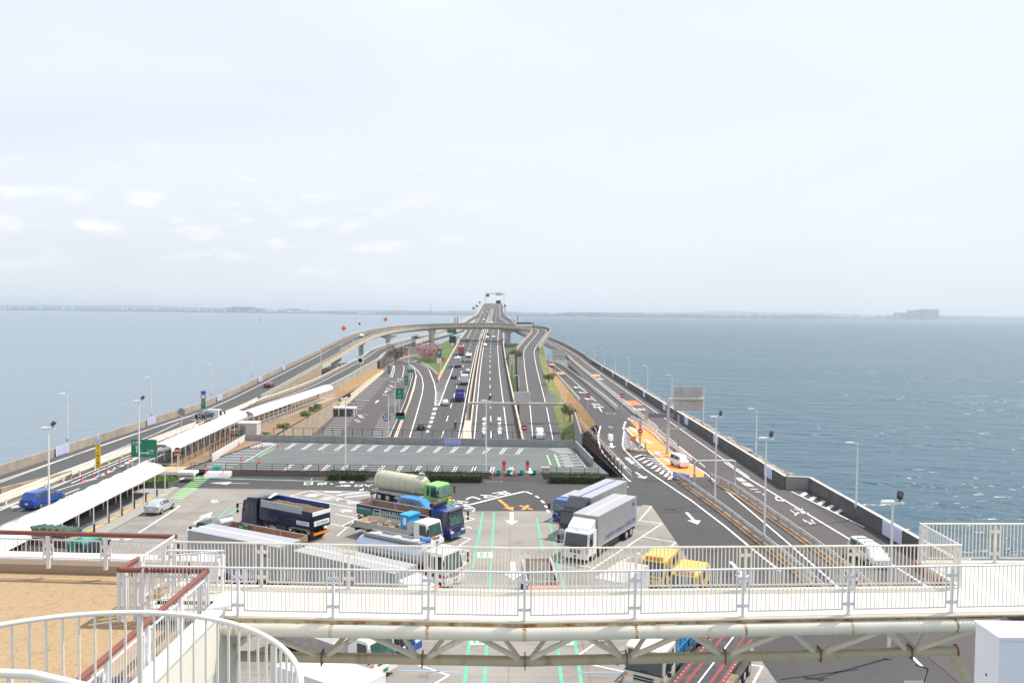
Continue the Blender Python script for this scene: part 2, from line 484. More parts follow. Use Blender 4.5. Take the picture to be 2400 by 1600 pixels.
RIGHTC = cr_spline([(31.6,30,U),(31.6,120,U),(31.6,250,U),(31.6,360,U+.05),(31,395,11.5),(28.5,430,13),(23,470,15.4),(14.5,510,18),(6,555,20.9),(0,600,24),(-5,650,26.6),(-9.5,720,29.8)], 6)
RIGHTD = cr_spline([(20.2,110,U),(20.2,150,U),(20.1,190,U),(20.1,230,10.2),(20.1,290,9.2),(19.6,345,8.4),(18,385,8.2),(14,420,8.2)], 6)

def road(name, path, w0, w1, m=ASPH, dz=0.0, kind=True):
    A = offs(path, w0, dz); B = offs(path, w1, dz)
    o = MB().strip(A, B).build(name, m)
    return struct(o)
main_road = road('main_road', MAINC, -11.6, 11.4, ASPH2)
# worn driving lanes as a sheet a few mm above
for s_ in (-1, 1):
    lo, hi = (1.7, 8.5) if s_ > 0 else (-8.5, -1.7)
    MB().strip(offs(cut(MAINC, 60, 1500), lo, .006), offs(cut(MAINC, 60, 1500), hi, .006)).build('lane_surface', LANE, main_road)
loop_a = cut(LOOP[:LOOP.index(min(LOOP, key=lambda p: (p-Vector((-61,412,23.1))).length))], 0, 420)
loop_road = road('loop_road', LOOP, -4.4, 4.2, ASPH2)
MB().strip(offs(LOOP, -2.4, .006), offs(LOOP, 1.3, .006)).build('lane_surface', LANE, loop_road)
left_road = road('left_ramp_road', LEFTB, -3.8, 3.6, ASPH2)
MB().strip(offs(LEFTB, -2.0, .006), offs(LEFTB, 1.9, .006)).build('lane_surface', LANE, left_road)
right_road = road('right_outer_road', RIGHTC, -4.0, 3.9, ASPH2, .004)
d_road = road('right_inner_road', RIGHTD, -3.2, 4.4, ASPH, .006)

# ---- sunken lower ground: car park, exit ramp, carriageways (all on the same slope)
low = MB().use(ASPH2)
ys = [100,130,150,171,202,223,250,273,300,330,360,400]
Lp = [Vector((lotwall(y), y, zL(y)-.02)) for y in ys]
Rp = [Vector((10.5, y, zL(y)-.02)) for y in ys]
low.strip(Lp, Rp)
lower_ground = struct(low.build('lower_car_park_ground'))
# retaining wall on the car park's left, with the slope of dry earth above it
ysl = [134.6,150,160,171,185,202]
rw = MB().strip([Vector((lotwall(y)+.02,y,zL(y)-.5)) for y in ysl], [Vector((lotwall(y)-.25,y,11.0)) for y in ysl])
rw.strip([Vector((lotwall(y)-.25,y,11.0)) for y in ysl], [Vector((lotwall(y)-.8,y,11.0)) for y in ysl])
tag(rw.build('retaining_wall', WALLB), 'brown stained concrete retaining wall below the long white canopy', 'wall')
yb = [204,215,230,250,273,290]
rw = MB()
lo_ = [Vector((lotwall(y)+.02,y,zL(y)-.3)) for y in yb]
h_ = [1.5,1.6,1.7,1.6,1.2,.8]
mid_ = [Vector((lotwall(y)-.4,y,zL(y)+h)) for y,h in zip(yb,h_)]
rw.strip(lo_, mid_); rw.build('low_parapet_of_slope', CREAM, lower_ground)
hi_ = [Vector((lotwall(y)-4.6,y,zL(y)+h+.9)) for y,h in zip(yb,h_)]
MB().strip(mid_, hi_).build('dry_bank', GRASSB, lower_ground)
B_r = offs(LEFTB, 3.9)
def atY(path, y):
    return min(path, key=lambda p: abs(p.y-y))
yw = list(range(204, 300, 8))
bw = MB()
ba = [Vector((lotwall(y)-4.6, y, zL(y)+1.5)) for y in yw]; bb = []
for y in yw:
    q = atY(B_r, y); bb.append(Vector((q.x, y, q.z+.55)))
ba2 = [Vector((b.x+.35, b.y, a.z-1.4)) for a, b in zip(ba, bb)]
bw.strip(ba2, bb)
tag(bw.build('ramp_retaining_wall', WALLC), 'pale weathered retaining wall holding up the left ramp beside the car park', 'wall')

# ---- left plateau under the two left roads
lp = MB().use(EARTH)
yy = [15,60,100,134,171,202,230,260,300,340,372]
zz = [11.5,11.5,11.5,11.5,11.3,11.2,11.1,11.1,11.0,10.8,10.6]
lxo = lambda y: atY(offs(LOOP[:75],-4.6),y).x if y < 345 else -66
lp.strip([Vector((lxo(y),y,z-.05)) for y,z in zip(yy,zz)], [Vector(((-45.2 if y<134 else lotwall(y)-.3),y,z-.05 if y < 210 else z+.0)) for y,z in zip(yy,zz)])
left_ground = struct(lp.build('left_embankment_ground'))
bank = MB().strip([Vector((lxo(y),y,z-.05)) for y,z in zip(yy,zz)], [Vector((lxo(y)-3,y,-3)) for y,z in zip(yy,zz)])
struct(bank.build('left_embankment_slope', ROCK))
# ground between and under the ramps further out
fg = MB()
gx = [-80,-70,-60,-50,-40,-30,-24]
fgy = [290,320,350,380,410,440,462]
vs = []; fs = []
for j, y in enumerate(fgy):
    for i, x in enumerate(gx):
        vs.append((x + (8 if y > 400 else 0)*(1 if i == 0 else 0), y, 10.6 + rnd.uniform(-.1,.1) - (9 if i == 0 else 0)))
for j in range(len(fgy)-1):
    for i in range(len(gx)-1):
        a = j*len(gx)+i; fs.append((a, a+1, a+1+len(gx), a+len(gx)))
fg.add(vs, fs)
struct(fg.build('far_left_grass_field', GRASS))
fw = MB(); fw.poly([(-80,462,10.8),(-24,462,10.8),(-24,463,-3),(-80,463,-3)]); struct(fw.build('island_end_wall', WALLD))

# embankment faces under the road edges (loop ramp and left road)
def wallface(path, o, base, m, name, parent, top=0.0, thick=.3):
    P = offs(path, o)
    w = MB()
    w.strip([Vector((p.x,p.y,base)) for p in P], [Vector((p.x,p.y,p.z+top)) for p in P])
    return w.build(name, m, parent)
wl = cut(LOOP[:60], 185, 262)
wallface(wl, 4.35, 10.6, WALLB, 'ramp_side_wall', loop_road, -.02)
wallface(cut(LOOP[:80], 100, 262), -4.45, 0, WALLC, 'outer_side_wall', loop_road, -.02)
lb = cut(LEFTB, 300, 400)
wallface(lb, 3.7, 9.5, WALLD, 'ramp_side_wall', left_road, -.05)
wallface(cut(LEFTB, 185, 300), -3.9, 10.6, GRASSB, 'bank_left', left_road, -.05)
wallface(cut(LEFTB, 185, 300), 3.7, 9.5, WALLB, 'bank_right', left_road, -.05)

# ---- right plateau
rp = MB().use(ASPH2)
yr = [112,150,190,230,290,345,372]
zr = [U-.02]*7
rp.strip([Vector((15.5 if y<190 else 24.5, y, z)) for y,z in zip(yr,zr)], [Vector((35.5,y,z)) for y,z in zip(yr,zr)])
struct(rp.build('right_embankment_ground'))
rs = MB().strip([Vector((35.7,y,9.3)) for y in [105]+yr+[400]], [Vector((40.8,y,9.0)) for y in [105]+yr+[400]]); rs.strip([Vector((40.8,y,9.0)) for y in [105]+yr+[400]], [Vector((48,y,-3)) for y in [105]+yr+[400]])
struct(rs.build('right_embankment_slope', ROCK))
# bank between the loop's down ramp and the inner right road: grass
gy = [163,170,178,190,210,240,270,300,330,360]
gb = MB()
ga, gc = [], []
for y in gy:
    a = min([p for p in LOOP[len(LOOP)//2:]], key=lambda p: abs(p.y-y)); d_ = atY(RIGHTD, y)
    ga.append(Vector((a.x+4.3, y, a.z-.3)))
    gc.append(Vector((d_.x-3.3, y, d_.z+.35)))
gm = [a.lerp(c, .5)+Vector((0,0,-.3)) for a, c in zip(ga, gc)]
gb.use(GRASS).strip(ga, gm); gb.use(GRASSB).strip(gm, gc)
right_bank = struct(gb.build('grass_bank_by_inner_road'))
# bank between main road and loop's down ramp: bright grass
gb = MB(); ga, gc = [], []
for y in [175,190,210,240,270,300,330,350,372]:
    a = atY(offs(MAINC, 11.7), y); c = min([p for p in LOOP[len(LOOP)//2:]], key=lambda p: abs(p.y-y))
    ga.append(Vector((a.x, y, zL(y)+.1))); gc.append(Vector((c.x-4.6, y, max(zL(y)+.15, c.z-.35))))
gb.strip(ga, gc)
struct(gb.build('median_grass_strip', GRASSG))
wallface([p for p in LOOP[len(LOOP)//2:] if p.y<365 and p.y>200], -4.25, 8, WALLC, 'ramp_side_wall', loop_road, -.03)
P_ = [p for p in LOOP[len(LOOP)//2:] if p.y<365 and p.y>200]
# retaining face between right outer road and the inner road
cw = MB(); cy = [200,230,260,300,345,380]
cw.strip([Vector((24.7,y,atY(RIGHTD,y).z-.2)) for y in cy], [Vector((27.4,y,U+.0)) for y in cy])
struct(cw.build('sloping_concrete_face', GREYC))
# grass wedge at the exit gore, left of the main road
wp = [GL(1031,880), GL(1052,838), GL(1070,800), GL(1078,786), GL(1000,822), GL(968,838), GL(985,845), GL(1003,862)]
wz = [p + Vector((0,0,.25)) for p in wp]
struct(MB().poly(wz).build('gore_grass', GRASSG))

# ---- parking deck in the middle distance
dk = MB().use(DECKG)
dk.b2(-43.6, 10.4, 110.7, 134.5, 10.9, DK)
parking_deck = struct(dk.build('parking_deck'))
tri = MB().use(DECKG).prism([(10.4,110.7),(13.2,110.7),(10.4,134.5)], 10.9, DK); tri.build('deck_wedge', None, parking_deck)
MB().b2(-44, 12, 112, 134.3, 4.5, 10.88).build('deck_underside', GREYC, parking_deck)
# ---- lot concrete and lane asphalt on the near plateau
lotpx = [(418,1143),(560,1145),(678,1147),(860,1152),(960,1175),(1080,1197),(1290,1197),(1420,1188),(1527,1184),(1609,1305),(1747,1493),(1850,1640)]
pts = [G(x,y,U+.004) for x,y in lotpx] + [Vector((24,20,U+.004)), Vector((-36,20,U+.004)), G(258,1245,U+.004), G(342,1199,U+.004)]
truck_lot = struct(MB().poly(pts).build('truck_parking_lot', CONC))
# concrete pavement beside the near canopy (a real kerb step)
side = [G(418,1143), G(342,1199), G(258,1245), Vector((-37.6,60,U)), Vector((-48,60,U)), Vector((-48,101,U)), G(380,1140)]
pv = MB().prism([(p.x,p.y) for p in side], U, U+.13)
SIDEW = mat('pavement_grey', (.33,.315,.29), .9, .08, .8, dirt=(.24,.225,.21), dscale=.8)
pavement = struct(pv.build('pavement', SIDEW))
MB().prism([(-47.6,62),(-43.6,62),(-43.6,99),(-47.6,99)], U+.13, U+.136).build('walkway_asphalt', ASPH2, pavement)
# ================================================================== MARKINGS
def ml(pp, w=.17, z=U+.012, m=PAINTW, parent=None, name='painted_line', low=False):
    P = [GL(x, y, .03) if low else G(x, y, z) for x, y in pp]
    b = MB(); b.strip(offs(P, -w/2), offs(P, w/2)); 
    return b.build(name, m, parent)
def mls(lst, **k):
    for pp in lst: ml(pp, **k)
def pathline(path, o, w, parent, m=PAINTW, dash=None, dz=.02, name='painted_line'):
    P = offs(path, o, dz)
    b = MB()
    if dash is None: b.strip(offs(P, -w/2), offs(P, w/2))
    else:
        on, off = dash; Q = resample(P, 2.0); i = 0
        while i + on//2 < len(Q):
            seg = Q[i:i+on//2+1]; b.strip(offs(seg, -w/2), offs(seg, w/2)); i += (on+off)//2
    return b.build(name, m, parent)
def rt(body, c, r, u, z=U+.02, m=PAINTW, parent=None, low=False, name='road_lettering', bold=0):
    """road lettering: c centre, r one em along the baseline, u one em up (photo bearings)"""
    g = (lambda x, y: GL(x, y, .05)) if low else (lambda x, y: G(x, y, z))
    o = g(*c); xd = g(c[0]+r[0], c[1]+r[1]) - o; yd = g(c[0]+u[0], c[1]+u[1]) - o
    t = text(name, body, o, xd, yd, m, None, 1.0)
    t.data.offset = .012 + bold
    if parent: t.parent = parent
    return t
def quadpx(pp, z, m, parent, name='painted_patch', low=False):
    return MB().poly([GL(x,y,.03) if low else G(x,y,z) for x,y in pp]).build(name, m, parent)
def arrow(tail, head, hw, w, z=U+.016, m=PAINTW, parent=None, low=False, hl=.32):
    g = (lambda x, y: GL(x, y, .05)) if low else (lambda x, y: G(x, y, z))
    a, b = g(*tail), g(*head); d = b-a; L_ = d.length; d.normalize(); n_ = Vector((d.y,-d.x,0))
    c = b - d*L_*hl
    M_ = MB()
    M_.poly([a-n_*w/2, a+n_*w/2, c+n_*w/2, c-n_*w/2]); M_.poly([c-n_*hw/2, c+n_*hw/2, b])
    return M_.build('painted_arrow', m, parent)

# carriageways
for s_, sg in ((-1, 'l'), (1, 'r')):
    cc = cut(MAINC, 60, 1600)
    pathline(cc, s_*1.62, .22, main_road); pathline(cut(MAINC, 60, 1600) if s_ > 0 else cut(MAINC, 245, 1600), s_*8.5, .22, main_road)
    pathline(cc, s_*5.08, .2, main_road, dash=(8, 12))
# seam lines of the bridge joint
ml([(1085,817),(1172,818)], .3, m=PAINTWORN, parent=main_road, low=True, name='expansion_joint')
for y_ in (955,977): pass
# blocky merge dashes and gore chevrons on the exit lane
for x, y, w in ((1019,957.6,10),(1016,969,10),(1013,978.6,9),(1010,988,8.5),(1006,999,8),(1002,1010,7)):
    quadpx([(x-w/2,y+2.6),(x+w/2-1,y+2.6),(x+w/2+1,y-2.6),(x-w/2+2,y-2.6)], 0, PAINTW, main_road, 'painted_block', True)
ml([(1020,950),(1021.5,918),(1017.7,896.6),(1011,880),(1006.6,867.5),(1000,860),(988.8,854.8),(976,850),(971,847.8),(976,844.5),(983.7,842.7),(999,842)], .3, low=True, parent=lower_ground)
ml([(959,1028.6),(976.8,969),(989.6,922),(992,901.7),(988.8,883),(978.6,867.5),(963,855)], .25, low=True, parent=lower_ground)
ml([(927,1028.6),(959,946),(971.7,905.5),(976,880),(968,862)], .22, low=True, parent=lower_ground)
ml([(1029,950),(1062.5,860),(1078,823)], .25, low=True, parent=main_road)
for k in range(17):
    t = k/16; y = 948 - 60*t**1.15
    xl = 1020.8 + 1.2*math.sin(t*3) - (6*max(0, t-.55)); xr = 1029.5 + 22.5*t
    xm = (xl+xr)/2
    ml([(xl,y),(xm,y+1.6),(xr,y)], .45, low=True, parent=lower_ground, name='painted_chevron', m=PAINTWORN if k > 9 else PAINTW)
# warning lettering of the oncoming lanes, read by drivers coming this way
for cx, yy_ in ((1135, 0), (1170, 0)):
    for ch, py, dx in zip('意注突追', (980,991,1001.5,1011.5), (0,-.4,-.9,-1.2)):
        rt(ch, (cx-(0 if cx<1150 else 0)+dx*(1 if cx < 1150 else -1)*1.0, py), (-9.5,0), (0,8.6), parent=main_road, low=True, bold=.03)
# outer car park stalls
def stalls(a0, b0, a1, b1, n, w=.17, m=PAINTW, parent=None):
    A0, B0, A1, B1 = [GL(*p, .03) for p in (a0, b0, a1, b1)]
    M_ = MB()
    for k in range(n):
        t = k/(n-1); a = A0.lerp(A1, t); b = B0.lerp(B1, t)
        a.z = zL(a.y)+.03; b.z = zL(b.y)+.03
        d = (b-a).normalized(); n_ = Vector((d.y,-d.x,0))*w
        M_.poly([a-n_, b-n_, b+n_, a+n_])
    return M_.build('stall_lines', m, lower_ground)
stalls((878.6,885),(911.8,885),(832,935),(867,937),16)
stalls((832,938),(865,940),(835,958),(848,958),4)
stalls((792,970),(836.5,970),(742,1030),(790,1030),12)
stalls((923,915.7),(952.6,915.7),(905,949),(931,949),9)
stalls((892.6,971),(928,971),(866,1029),(917,1029),12)
ml([(836,971.5),(864,971.5)], .3, low=True, parent=lower_ground)
for ch, (x, y) in zip('出口', ((846,976),(838,986))): rt(ch, (x,y), (10,-1), (3,-8), low=True, parent=lower_ground)
for ch, (x, y) in zip('出口', ((918,905),(911,911.5))): rt(ch, (x,y), (8,-.5), (2.5,-6), low=True, parent=lower_ground)
arrow((902,919.5),(908,914.5),1.1,.5,low=True,parent=lower_ground); arrow((880,944),(887,937.5),1.1,.5,low=True,parent=lower_ground)
ml([(915,884),(921,862),(922,855)], .2, low=True, parent=lower_ground); ml([(919,884),(924,868),(924,857)], .2, low=True, parent=lower_ground)
ml([(943,884),(947,866),(946,856)], .2, low=True, parent=lower_ground)
rt('止マレ', (938,888.5), (5,0), (0,-5), low=True, parent=lower_ground)

# ramp roads
pathline(cut(LOOP[:70], 60, 420), -2.6, .2, loop_road); 
pathline(LOOP[60:], -2.6, .18, loop_road); pathline(LOOP[60:], 1.5, .18, loop_road)
pathline(cut(LEFTB, 60, 620), .2+1.9, .18, left_road); pathline(cut(LEFTB, 60, 620), -2.2, .18, left_road)
pathline(cut(RIGHTC, 108, 600), 1.2, .18, right_road, dz=.016); pathline(cut(RIGHTC, 118, 600), -3.2, .14, right_road, dz=.016)
D = d_road
pathline(cut(RIGHTD, 215, 400), -2.2, .18, D); pathline(cut(RIGHTD, 205, 400), 1.4, .18, D)
for (px_, py_, w_, h_) in ((1345,840,7.5,2.2),(1395,879.5,11,2.6)):
    quadpx([(px_-w_,py_-h_),(px_+w_-2,py_-h_),(px_+w_+2,py_+h_),(px_-w_+3,py_+h_)], U+.02, PAINTO, right_road)
for k in range(3):
    y = 940.5+3.6*k; quadpx([(1463+k*2.5,y-1),(1492+k*6,y-1),(1496+k*6,y+1),(1465+k*2.5,y+1)], U+.02, PAINTO, right_road)
quadpx([(1303,872),(1323,872),(1326,876),(1307,876)], 10.0, PAINTO, D); quadpx([(1287,852),(1299,852),(1302,856),(1290,856)], 9.0, PAINTO, D)
rt('徐行', (1350,846), (-6,0), (5,4), z=U+.03, parent=right_road); rt('徐行', (1403,887), (-9,0), (7,5), z=U+.03, parent=right_road)
rt('木更津', (1498,958), (-10,0), (9,6), z=U+.03, parent=right_road)
# inner road lettering
for tx, c, r, u in (('注意',(1352,907),(-8,0),(5,4)),('小',(1366,912),(-8,0),(5,4)),('大型',(1364,919),(-8,0),(5,4)),('川崎',(1379,934),(-9,0),(6,5)),('方面',(1397,947),(-10,0),(6,5)),('木更津',(1402,953),(-8,0),(6,5)),('専用',(1434,970),(-13,0),(8,6))):
    rt(tx, c, r, u, parent=D, z=U+.03)

# ---- right-hand slip roads: lines, orange zone, hatching
RG = right_road
ORZ = U+.016
orange = quadpx([(1471,980),(1490,988),(1515,1003),(1535,1018),(1560,1044),(1580,1062),(1600,1077),(1651,1107),(1649,1117),(1588,1118),(1575,1108),(1534,1070),(1493,1032),(1466,1003)], ORZ, PAINTO, RG, 'orange_lane')
ml([(1471,979),(1515,1002),(1536,1018),(1560,1043),(1582,1063),(1604,1078),(1651,1106),(1700,1148),(1770,1206),(1843,1268),(1950,1362),(2090,1490),(2160,1560)], .22, parent=RG, z=U+.03)
ml([(1466,1003),(1493,1032),(1534,1070),(1575,1108),(1590,1121)], .2, parent=RG, z=U+.03)
for k, (x, y) in enumerate(((1469,983),(1466.5,989),(1464.5,994),(1463,999),(1462,1004))):
    quadpx([(x-3,y-1.6),(x+2,y-1.6),(x+1.5,y+1.6),(x-3.5,y+1.6)], U+.03, PAINTW, RG, 'painted_block')
ml([(1463,1008),(1460,1030),(1459,1042),(1463,1053),(1480,1070),(1510,1098),(1560,1132),(1620,1172),(1700,1233),(1760,1283),(1830,1338)], .24, parent=RG, z=U+.02)
ml([(1404,955),(1412,966),(1415,972),(1411,986),(1403,1014),(1402,1030),(1408,1052),(1416,1064),(1440,1090),(1470,1122),(1478,1128)], .26, parent=RG, z=U+.02)

for k in range(9):           # narrow hatch left of the orange lane
    t = k/8; y = 1012+36*t; x0 = 1461.5-1.5*t if t < .8 else 1462; x1 = 1468+26*t
    ml([(x0+1,y+1.5),(x0+(x1-x0)*.5,y-1),(x1,y+1.2)], .33, parent=RG, z=U+.02, name='painted_hatch')
for k in range(9):           # broad chevrons on the gore
    t = k/8; ax, ay = 1487+ t*82, 1070+t*52; bx, by = 1503+t*72, 1065+t*49; cx_, cy_ = 1530+t*54, 1069+t*49
    ml([(ax,ay+1),(bx,by),(cx_,cy_)], .5, parent=RG, z=U+.02, name='painted_chevron')
for k in range(34):          # hatch between the slip road and the deck fence
    t = (k/33)**1.35; xl = 1377+ t*93 ; yy_ = 975+ t*165
    xr = 1411-8*math.sin(min(1, t*2.6)*math.pi) if t < .38 else 1402+(t-.33)*112
    if xr - xl > 4: ml([(xl,yy_),(xr-4 if k % 2 else xl+(xr-xl)*.45,yy_+1.2)], .22, parent=RG, z=U+.02, m=PAINTWORN if k < 9 else PAINTW, name='painted_hatch')
for ch, y in zip('車型大', (1018,1024,1030)): rt(ch, (1431,y), (-13,0), (0,7), parent=RG, z=U+.03)
rt('小', (1431,1000), (-11,0), (0,7), parent=RG, z=U+.03, m=PAINTWORN)
arrow((1432,1038),(1435,1049),1.4,.45,parent=RG,z=U+.03)
for ch, (x, y) in zip('車型大', ((1447,1075),(1455,1084),(1463,1093))): rt(ch, (x,y), (-15,0), (6,9), parent=RG, z=U+.03)
for ch, (x, y) in zip('車通二', ((1471,1074),(1481,1082),(1497,1092))): rt(ch, (x,y), (-15,0), (7,9), parent=RG, z=U+.03)
arrow((1490,1106),(1512,1121),1.6,.3,parent=RG,z=U+.03)
for ch, (x, y) in zip('車通普', ((1479,1002),(1487,1008),(1494,1013))): rt(ch, (x,y), (-13,0), (6,6), parent=RG, z=U+.04)
rt('一', (1503,1008), (-12,0), (6,6), parent=RG, z=U+.04)
arrow((1514,1030),(1526,1039),1.3,.4,parent=RG,z=U+.04)
for ch, (x, y) in zip('車通普', ((1540,1060),(1550,1069),(1563,1078))): rt(ch, (x,y), (-15,0), (9,8), parent=RG, z=U+.04)
rt('一', (1573,1069), (-14,0), (8,7), parent=RG, z=U+.04)
for ch, (x, y) in zip('車輪二', ((1734,1122),(1751,1134),(1771,1148))): rt(ch, (x,y), (-20,0), (15,11), parent=RG, z=U+.03)
for ch, (x, y) in zip('・クイバ', ((1789,1157),(1823,1167),(1862,1200),(1898,1221))): rt(ch, (x,y), (-26,0), (24,16), parent=RG, z=U+.03)
rt('ス', (1878,1196), (-26,0), (24,16), parent=RG, z=U+.03)
arrow((1609,1200),(1635,1228),1.5,.35,parent=RG); arrow((1712,1315),(1757,1362),1.5,.35,parent=RG,z=U+.03)
ml([(1855,1151),(2026,1235)], .2, parent=RG, z=U+.03)
for k in range(5):
    x, y = 1876+k*20.5, 1159+k*10
    quadpx([(x-2,y),(x+6,y+4),(x+19,y-3.5),(x+11,y-7.5)], U+.03, PAINTW, RG, 'painted_bar')
ml([(1693,1079),(1750,1118),(1840,1172),(1960,1244),(2100,1328),(2200,1390)], .24, parent=RG, z=U+.03)
ml([(1890,1222),(1885,1220)], .2, parent=RG, z=U+.03)
ml([(1697,1127),(1800,1205),(1832,1228),(1880,1262),(1960,1332)], .06, parent=RG, z=U+.03, m=CREAM)

for a_, b_ in (((1560,1199),(1680,1196)),((1616,1361),(1760,1340)),((1480,1107),(1530,1103)),((1690,1158),(1720,1156)),((1870,1230),(1930,1226)),((1560,1062),(1597,1060)),((1440,1060),(1462,1058)),((1510,1130),(1575,1124)),((1830,1590),(2010,1566)),((1900,1330),(1980,1324))):
    ml([a_, b_], .09, parent=RG, z=U+.018, m=mat('joint_and_shadow_dark', (.022,.021,.02), .8), name='joint_and_shadow_line')  # strip nearest the camera is a lamp pole's shadow painted dark; others are joints
# ---- front road and truck lot
TL = truck_lot
ml([(398,1118),(450,1119),(560,1122),(700,1126),(870,1127),(960,1128)], .16, parent=TL)
ml([(1060,1128),(1178,1128)], .16, parent=TL, m=PAINTWORN)
ml([(500,1118.5),(700,1124)], .08, parent=TL, m=PAINTLG); ml([(732,1119),(727,1127),(775,1129)], .12, parent=TL, m=PAINTLG)
arrow((584,1132.5),(492,1131),1.5,.16,parent=TL,hl=.5)
# rotated lettering on the front road
for body, c, s_ in (('口',(723,1132),15),('出',(755,1132),14),('・',(777,1133),10)):
    rt(body, c, (-26,1), (-4,7.5), parent=TL, bold=.02)
rt('駐車', (812,1129), (-18,0), (-3,4.5), parent=TL, bold=.02); rt('場行', (805,1137), (-18,0), (-3,4.5), parent=TL, bold=.02)
rt('入口', (852,1137), (-22,0), (-3,6), parent=TL, bold=.02); rt('P', (848,1146), (-20,0), (-4,7), parent=TL, bold=.02)
rt('止マレ', (1142,1161), (-21,9), (11,9), parent=TL, bold=.02)
# the green ladder crossing
for k in range(12):
    t = k/11; x0 = 462-62*t; y0 = 1117+49*t**1.1; w_ = 33 if k < 7 else 38 - (k-7)*2
    ml([(x0,y0),(x0+w_,y0+.8)], .42, parent=TL, m=PAINTLG, name='crossing_bar')
quadpx([(357,1126),(425,1116),(430,1119),(400,1133)], U+.01, ASPH, TL, 'asphalt_patch')
ml([(406,1132),(432,1118)], .5, parent=TL)
ml([(357,1118),(385,1121.5)], .35, parent=TL); rt('停', (378,1123), (18,0), (5,-8), parent=TL)
# stall lines on the lot (bearing pairs)
mls([[(724,1149),(1078,1236)],[(679,1162),(725,1149)],[(679,1162),(832,1190)],[(832,1190),(905,1150)],[(786,1204),(832,1213)],[(832,1220),(790,1255)],[(776,1227),(822,1236)],[(800,1232),(875,1196)],
     [(727,1149),(868,1152)],[(868,1152),(960,1190)],[(1061,1170),(1100,1184)],[(1100,1184),(1113,1192),(1108,1199)],[(1056,1180),(1105,1188)],[(1052,1187),(1108,1195)],[(1112,1216),(1085,1222)],[(1112,1216),(1088,1208)],
     [(1106,1237),(1092,1233)],[(1103,1262),(1055,1290)],[(1103,1262),(1080,1257)],[(1098,1289),(1060,1311)],[(1098,1289),(1065,1284)],[(1095,1317),(1060,1340)],[(1095,1317),(1062,1312)],[(1088,1350),(1050,1380)],[(1088,1350),(1058,1345)],
     [(960,1550),(1052,1581)],[(1052,1581),(1000,1612)],[(1000,1545),(1035,1528)]], parent=TL, w=.15)
for a, b in (((760,1152),(800,1152)),((790,1160),(862,1151)),((808,1165),(866,1158))): ml([a,b], .35, parent=TL)
for k in range(4): ml([(1062+k*2,1172+k*5),(1098+k*3,1176+k*5)], .3, parent=TL)
mls([[(1384,1335),(1552,1226)],[(1552,1226),(1497,1219)],[(1497,1220),(1527,1186)],[(1505,1257),(1584,1270)],[(1584,1270),(1560,1290)],[(1527,1186),(1505,1183)],[(1300,1315),(1384,1328)],[(1297,1262),(1325,1268)],[(1297,1262),(1318,1250)],
     [(1310,1316),(1330,1303)],[(1290,1222),(1330,1234)],[(1290,1222),(1305,1197),(1318,1190)],[(1618,1337),(1665,1385)],[(1470,1380),(1420,1374)],[(1380,1555),(1464,1573)],[(1755,1556),(1787,1560)],[(1787,1560),(1765,1600)],
     [(1340,1545),(1405,1500)],[(1450,1318),(1500,1294)]], parent=TL, w=.15)
ml([(1109,1180),(1163,1166),(1230,1151)], .42, parent=TL); ml([(1060,1186),(1110,1180)], .42, parent=TL)
for a, b in (((1231,1151),(1247,1157)),((1255,1161),(1263,1166)),((1269,1172),(1275,1178)),((1278,1184),(1282,1189)),((1283,1194),(1286,1200))): ml([a,b], .32, parent=TL)
ml([(1169,1170),(1188,1185)], .4, parent=TL, m=PAINTO); arrow((1184,1183),(1203,1196),1.3,.35,m=PAINTO,parent=TL,hl=.6)
ml([(1218,1184),(1247,1193)], .4, parent=TL, m=PAINTO); ml([(1225,1194),(1238,1183)], .4, parent=TL, m=PAINTO, z=U+.016)
arrow((1199,1200),(1199,1229),1.5,.4,parent=TL); arrow((1202,1315),(1203,1358),1.6,.4,parent=TL)
for a, b, m__ in (((1132,1200),(1108,1330),PAINTG),((1158,1200),(1146,1400),PAINTG),((1258,1212),(1272,1290),PAINTG),((1286,1215),(1330,1410),PAINTG),
                ((1102,1480),(1088,1610),PAINTG),((1143,1480),(1134,1610),PAINTG),((1305,1500),(1318,1610),PAINTG),((1345,1480),(1364,1610),PAINTG)):
    ml([a,b], .24, parent=TL, m=m__)
for (x, y) in ((1120,1502),(1327,1503),(1137,1299)):
    quadpx([(x-18,y-6),(x+17,y-6),(x+18,y+7),(x-19,y+7)], U+.014, PAINTW, TL, 'footprint_sign')
    for dx in (-8, 6): arrow((x+dx,y+5),(x+dx,y-5),.7,.25,m=PAINTG,parent=TL,z=U+.022)
rt('出', (503,1174), (17,-3), (10,-9), parent=TL); rt('口', (474,1236), (22,0), (10,-9), parent=TL, bold=.02)
rt('ホ', (490,1226), (22,0), (9,-8), parent=TL, bold=.02); ml([(440,1243),(446,1236),(472,1237)], .25, parent=TL)
arrow((454,1226),(498,1199),1.3,.25,parent=TL,hl=.45)
mls([[(325,1248),(422,1185)],[(422,1185),(405,1184)],[(307,1262),(280,1264)],[(300,1264),(243,1263)]], parent=TL, w=.2)
mls([[(540,1187),(486,1234)],[(557,1192),(520,1216)],[(405,1320),(480,1262)]], parent=TL, m=PAINTG, w=.2)
mls([[(330,1210),(365,1211)],[(303,1226),(368,1226)],[(280,1242),(345,1242)],[(930,1569),(1080,1574)],[(1362,1574),(1464,1574)],[(1060,1497),(1130,1500)]], parent=TL, m=PAINTB, w=.12)
rt('専', (729,1161), (24,5), (12,-8), parent=TL); rt('型大', (776,1169), (20,4), (11,-7), parent=TL); rt('中', (824,1178), (24,5), (12,-8), parent=TL); rt('中', (809,1197), (24,5), (12,-8), parent=TL)
# oil stains
for (x, y, s_) in ((920,1590,1.0),(1240,1570,1.2),(1290,1568,.9),(690,1450,.8),(1240,1455,.9)):
    pass
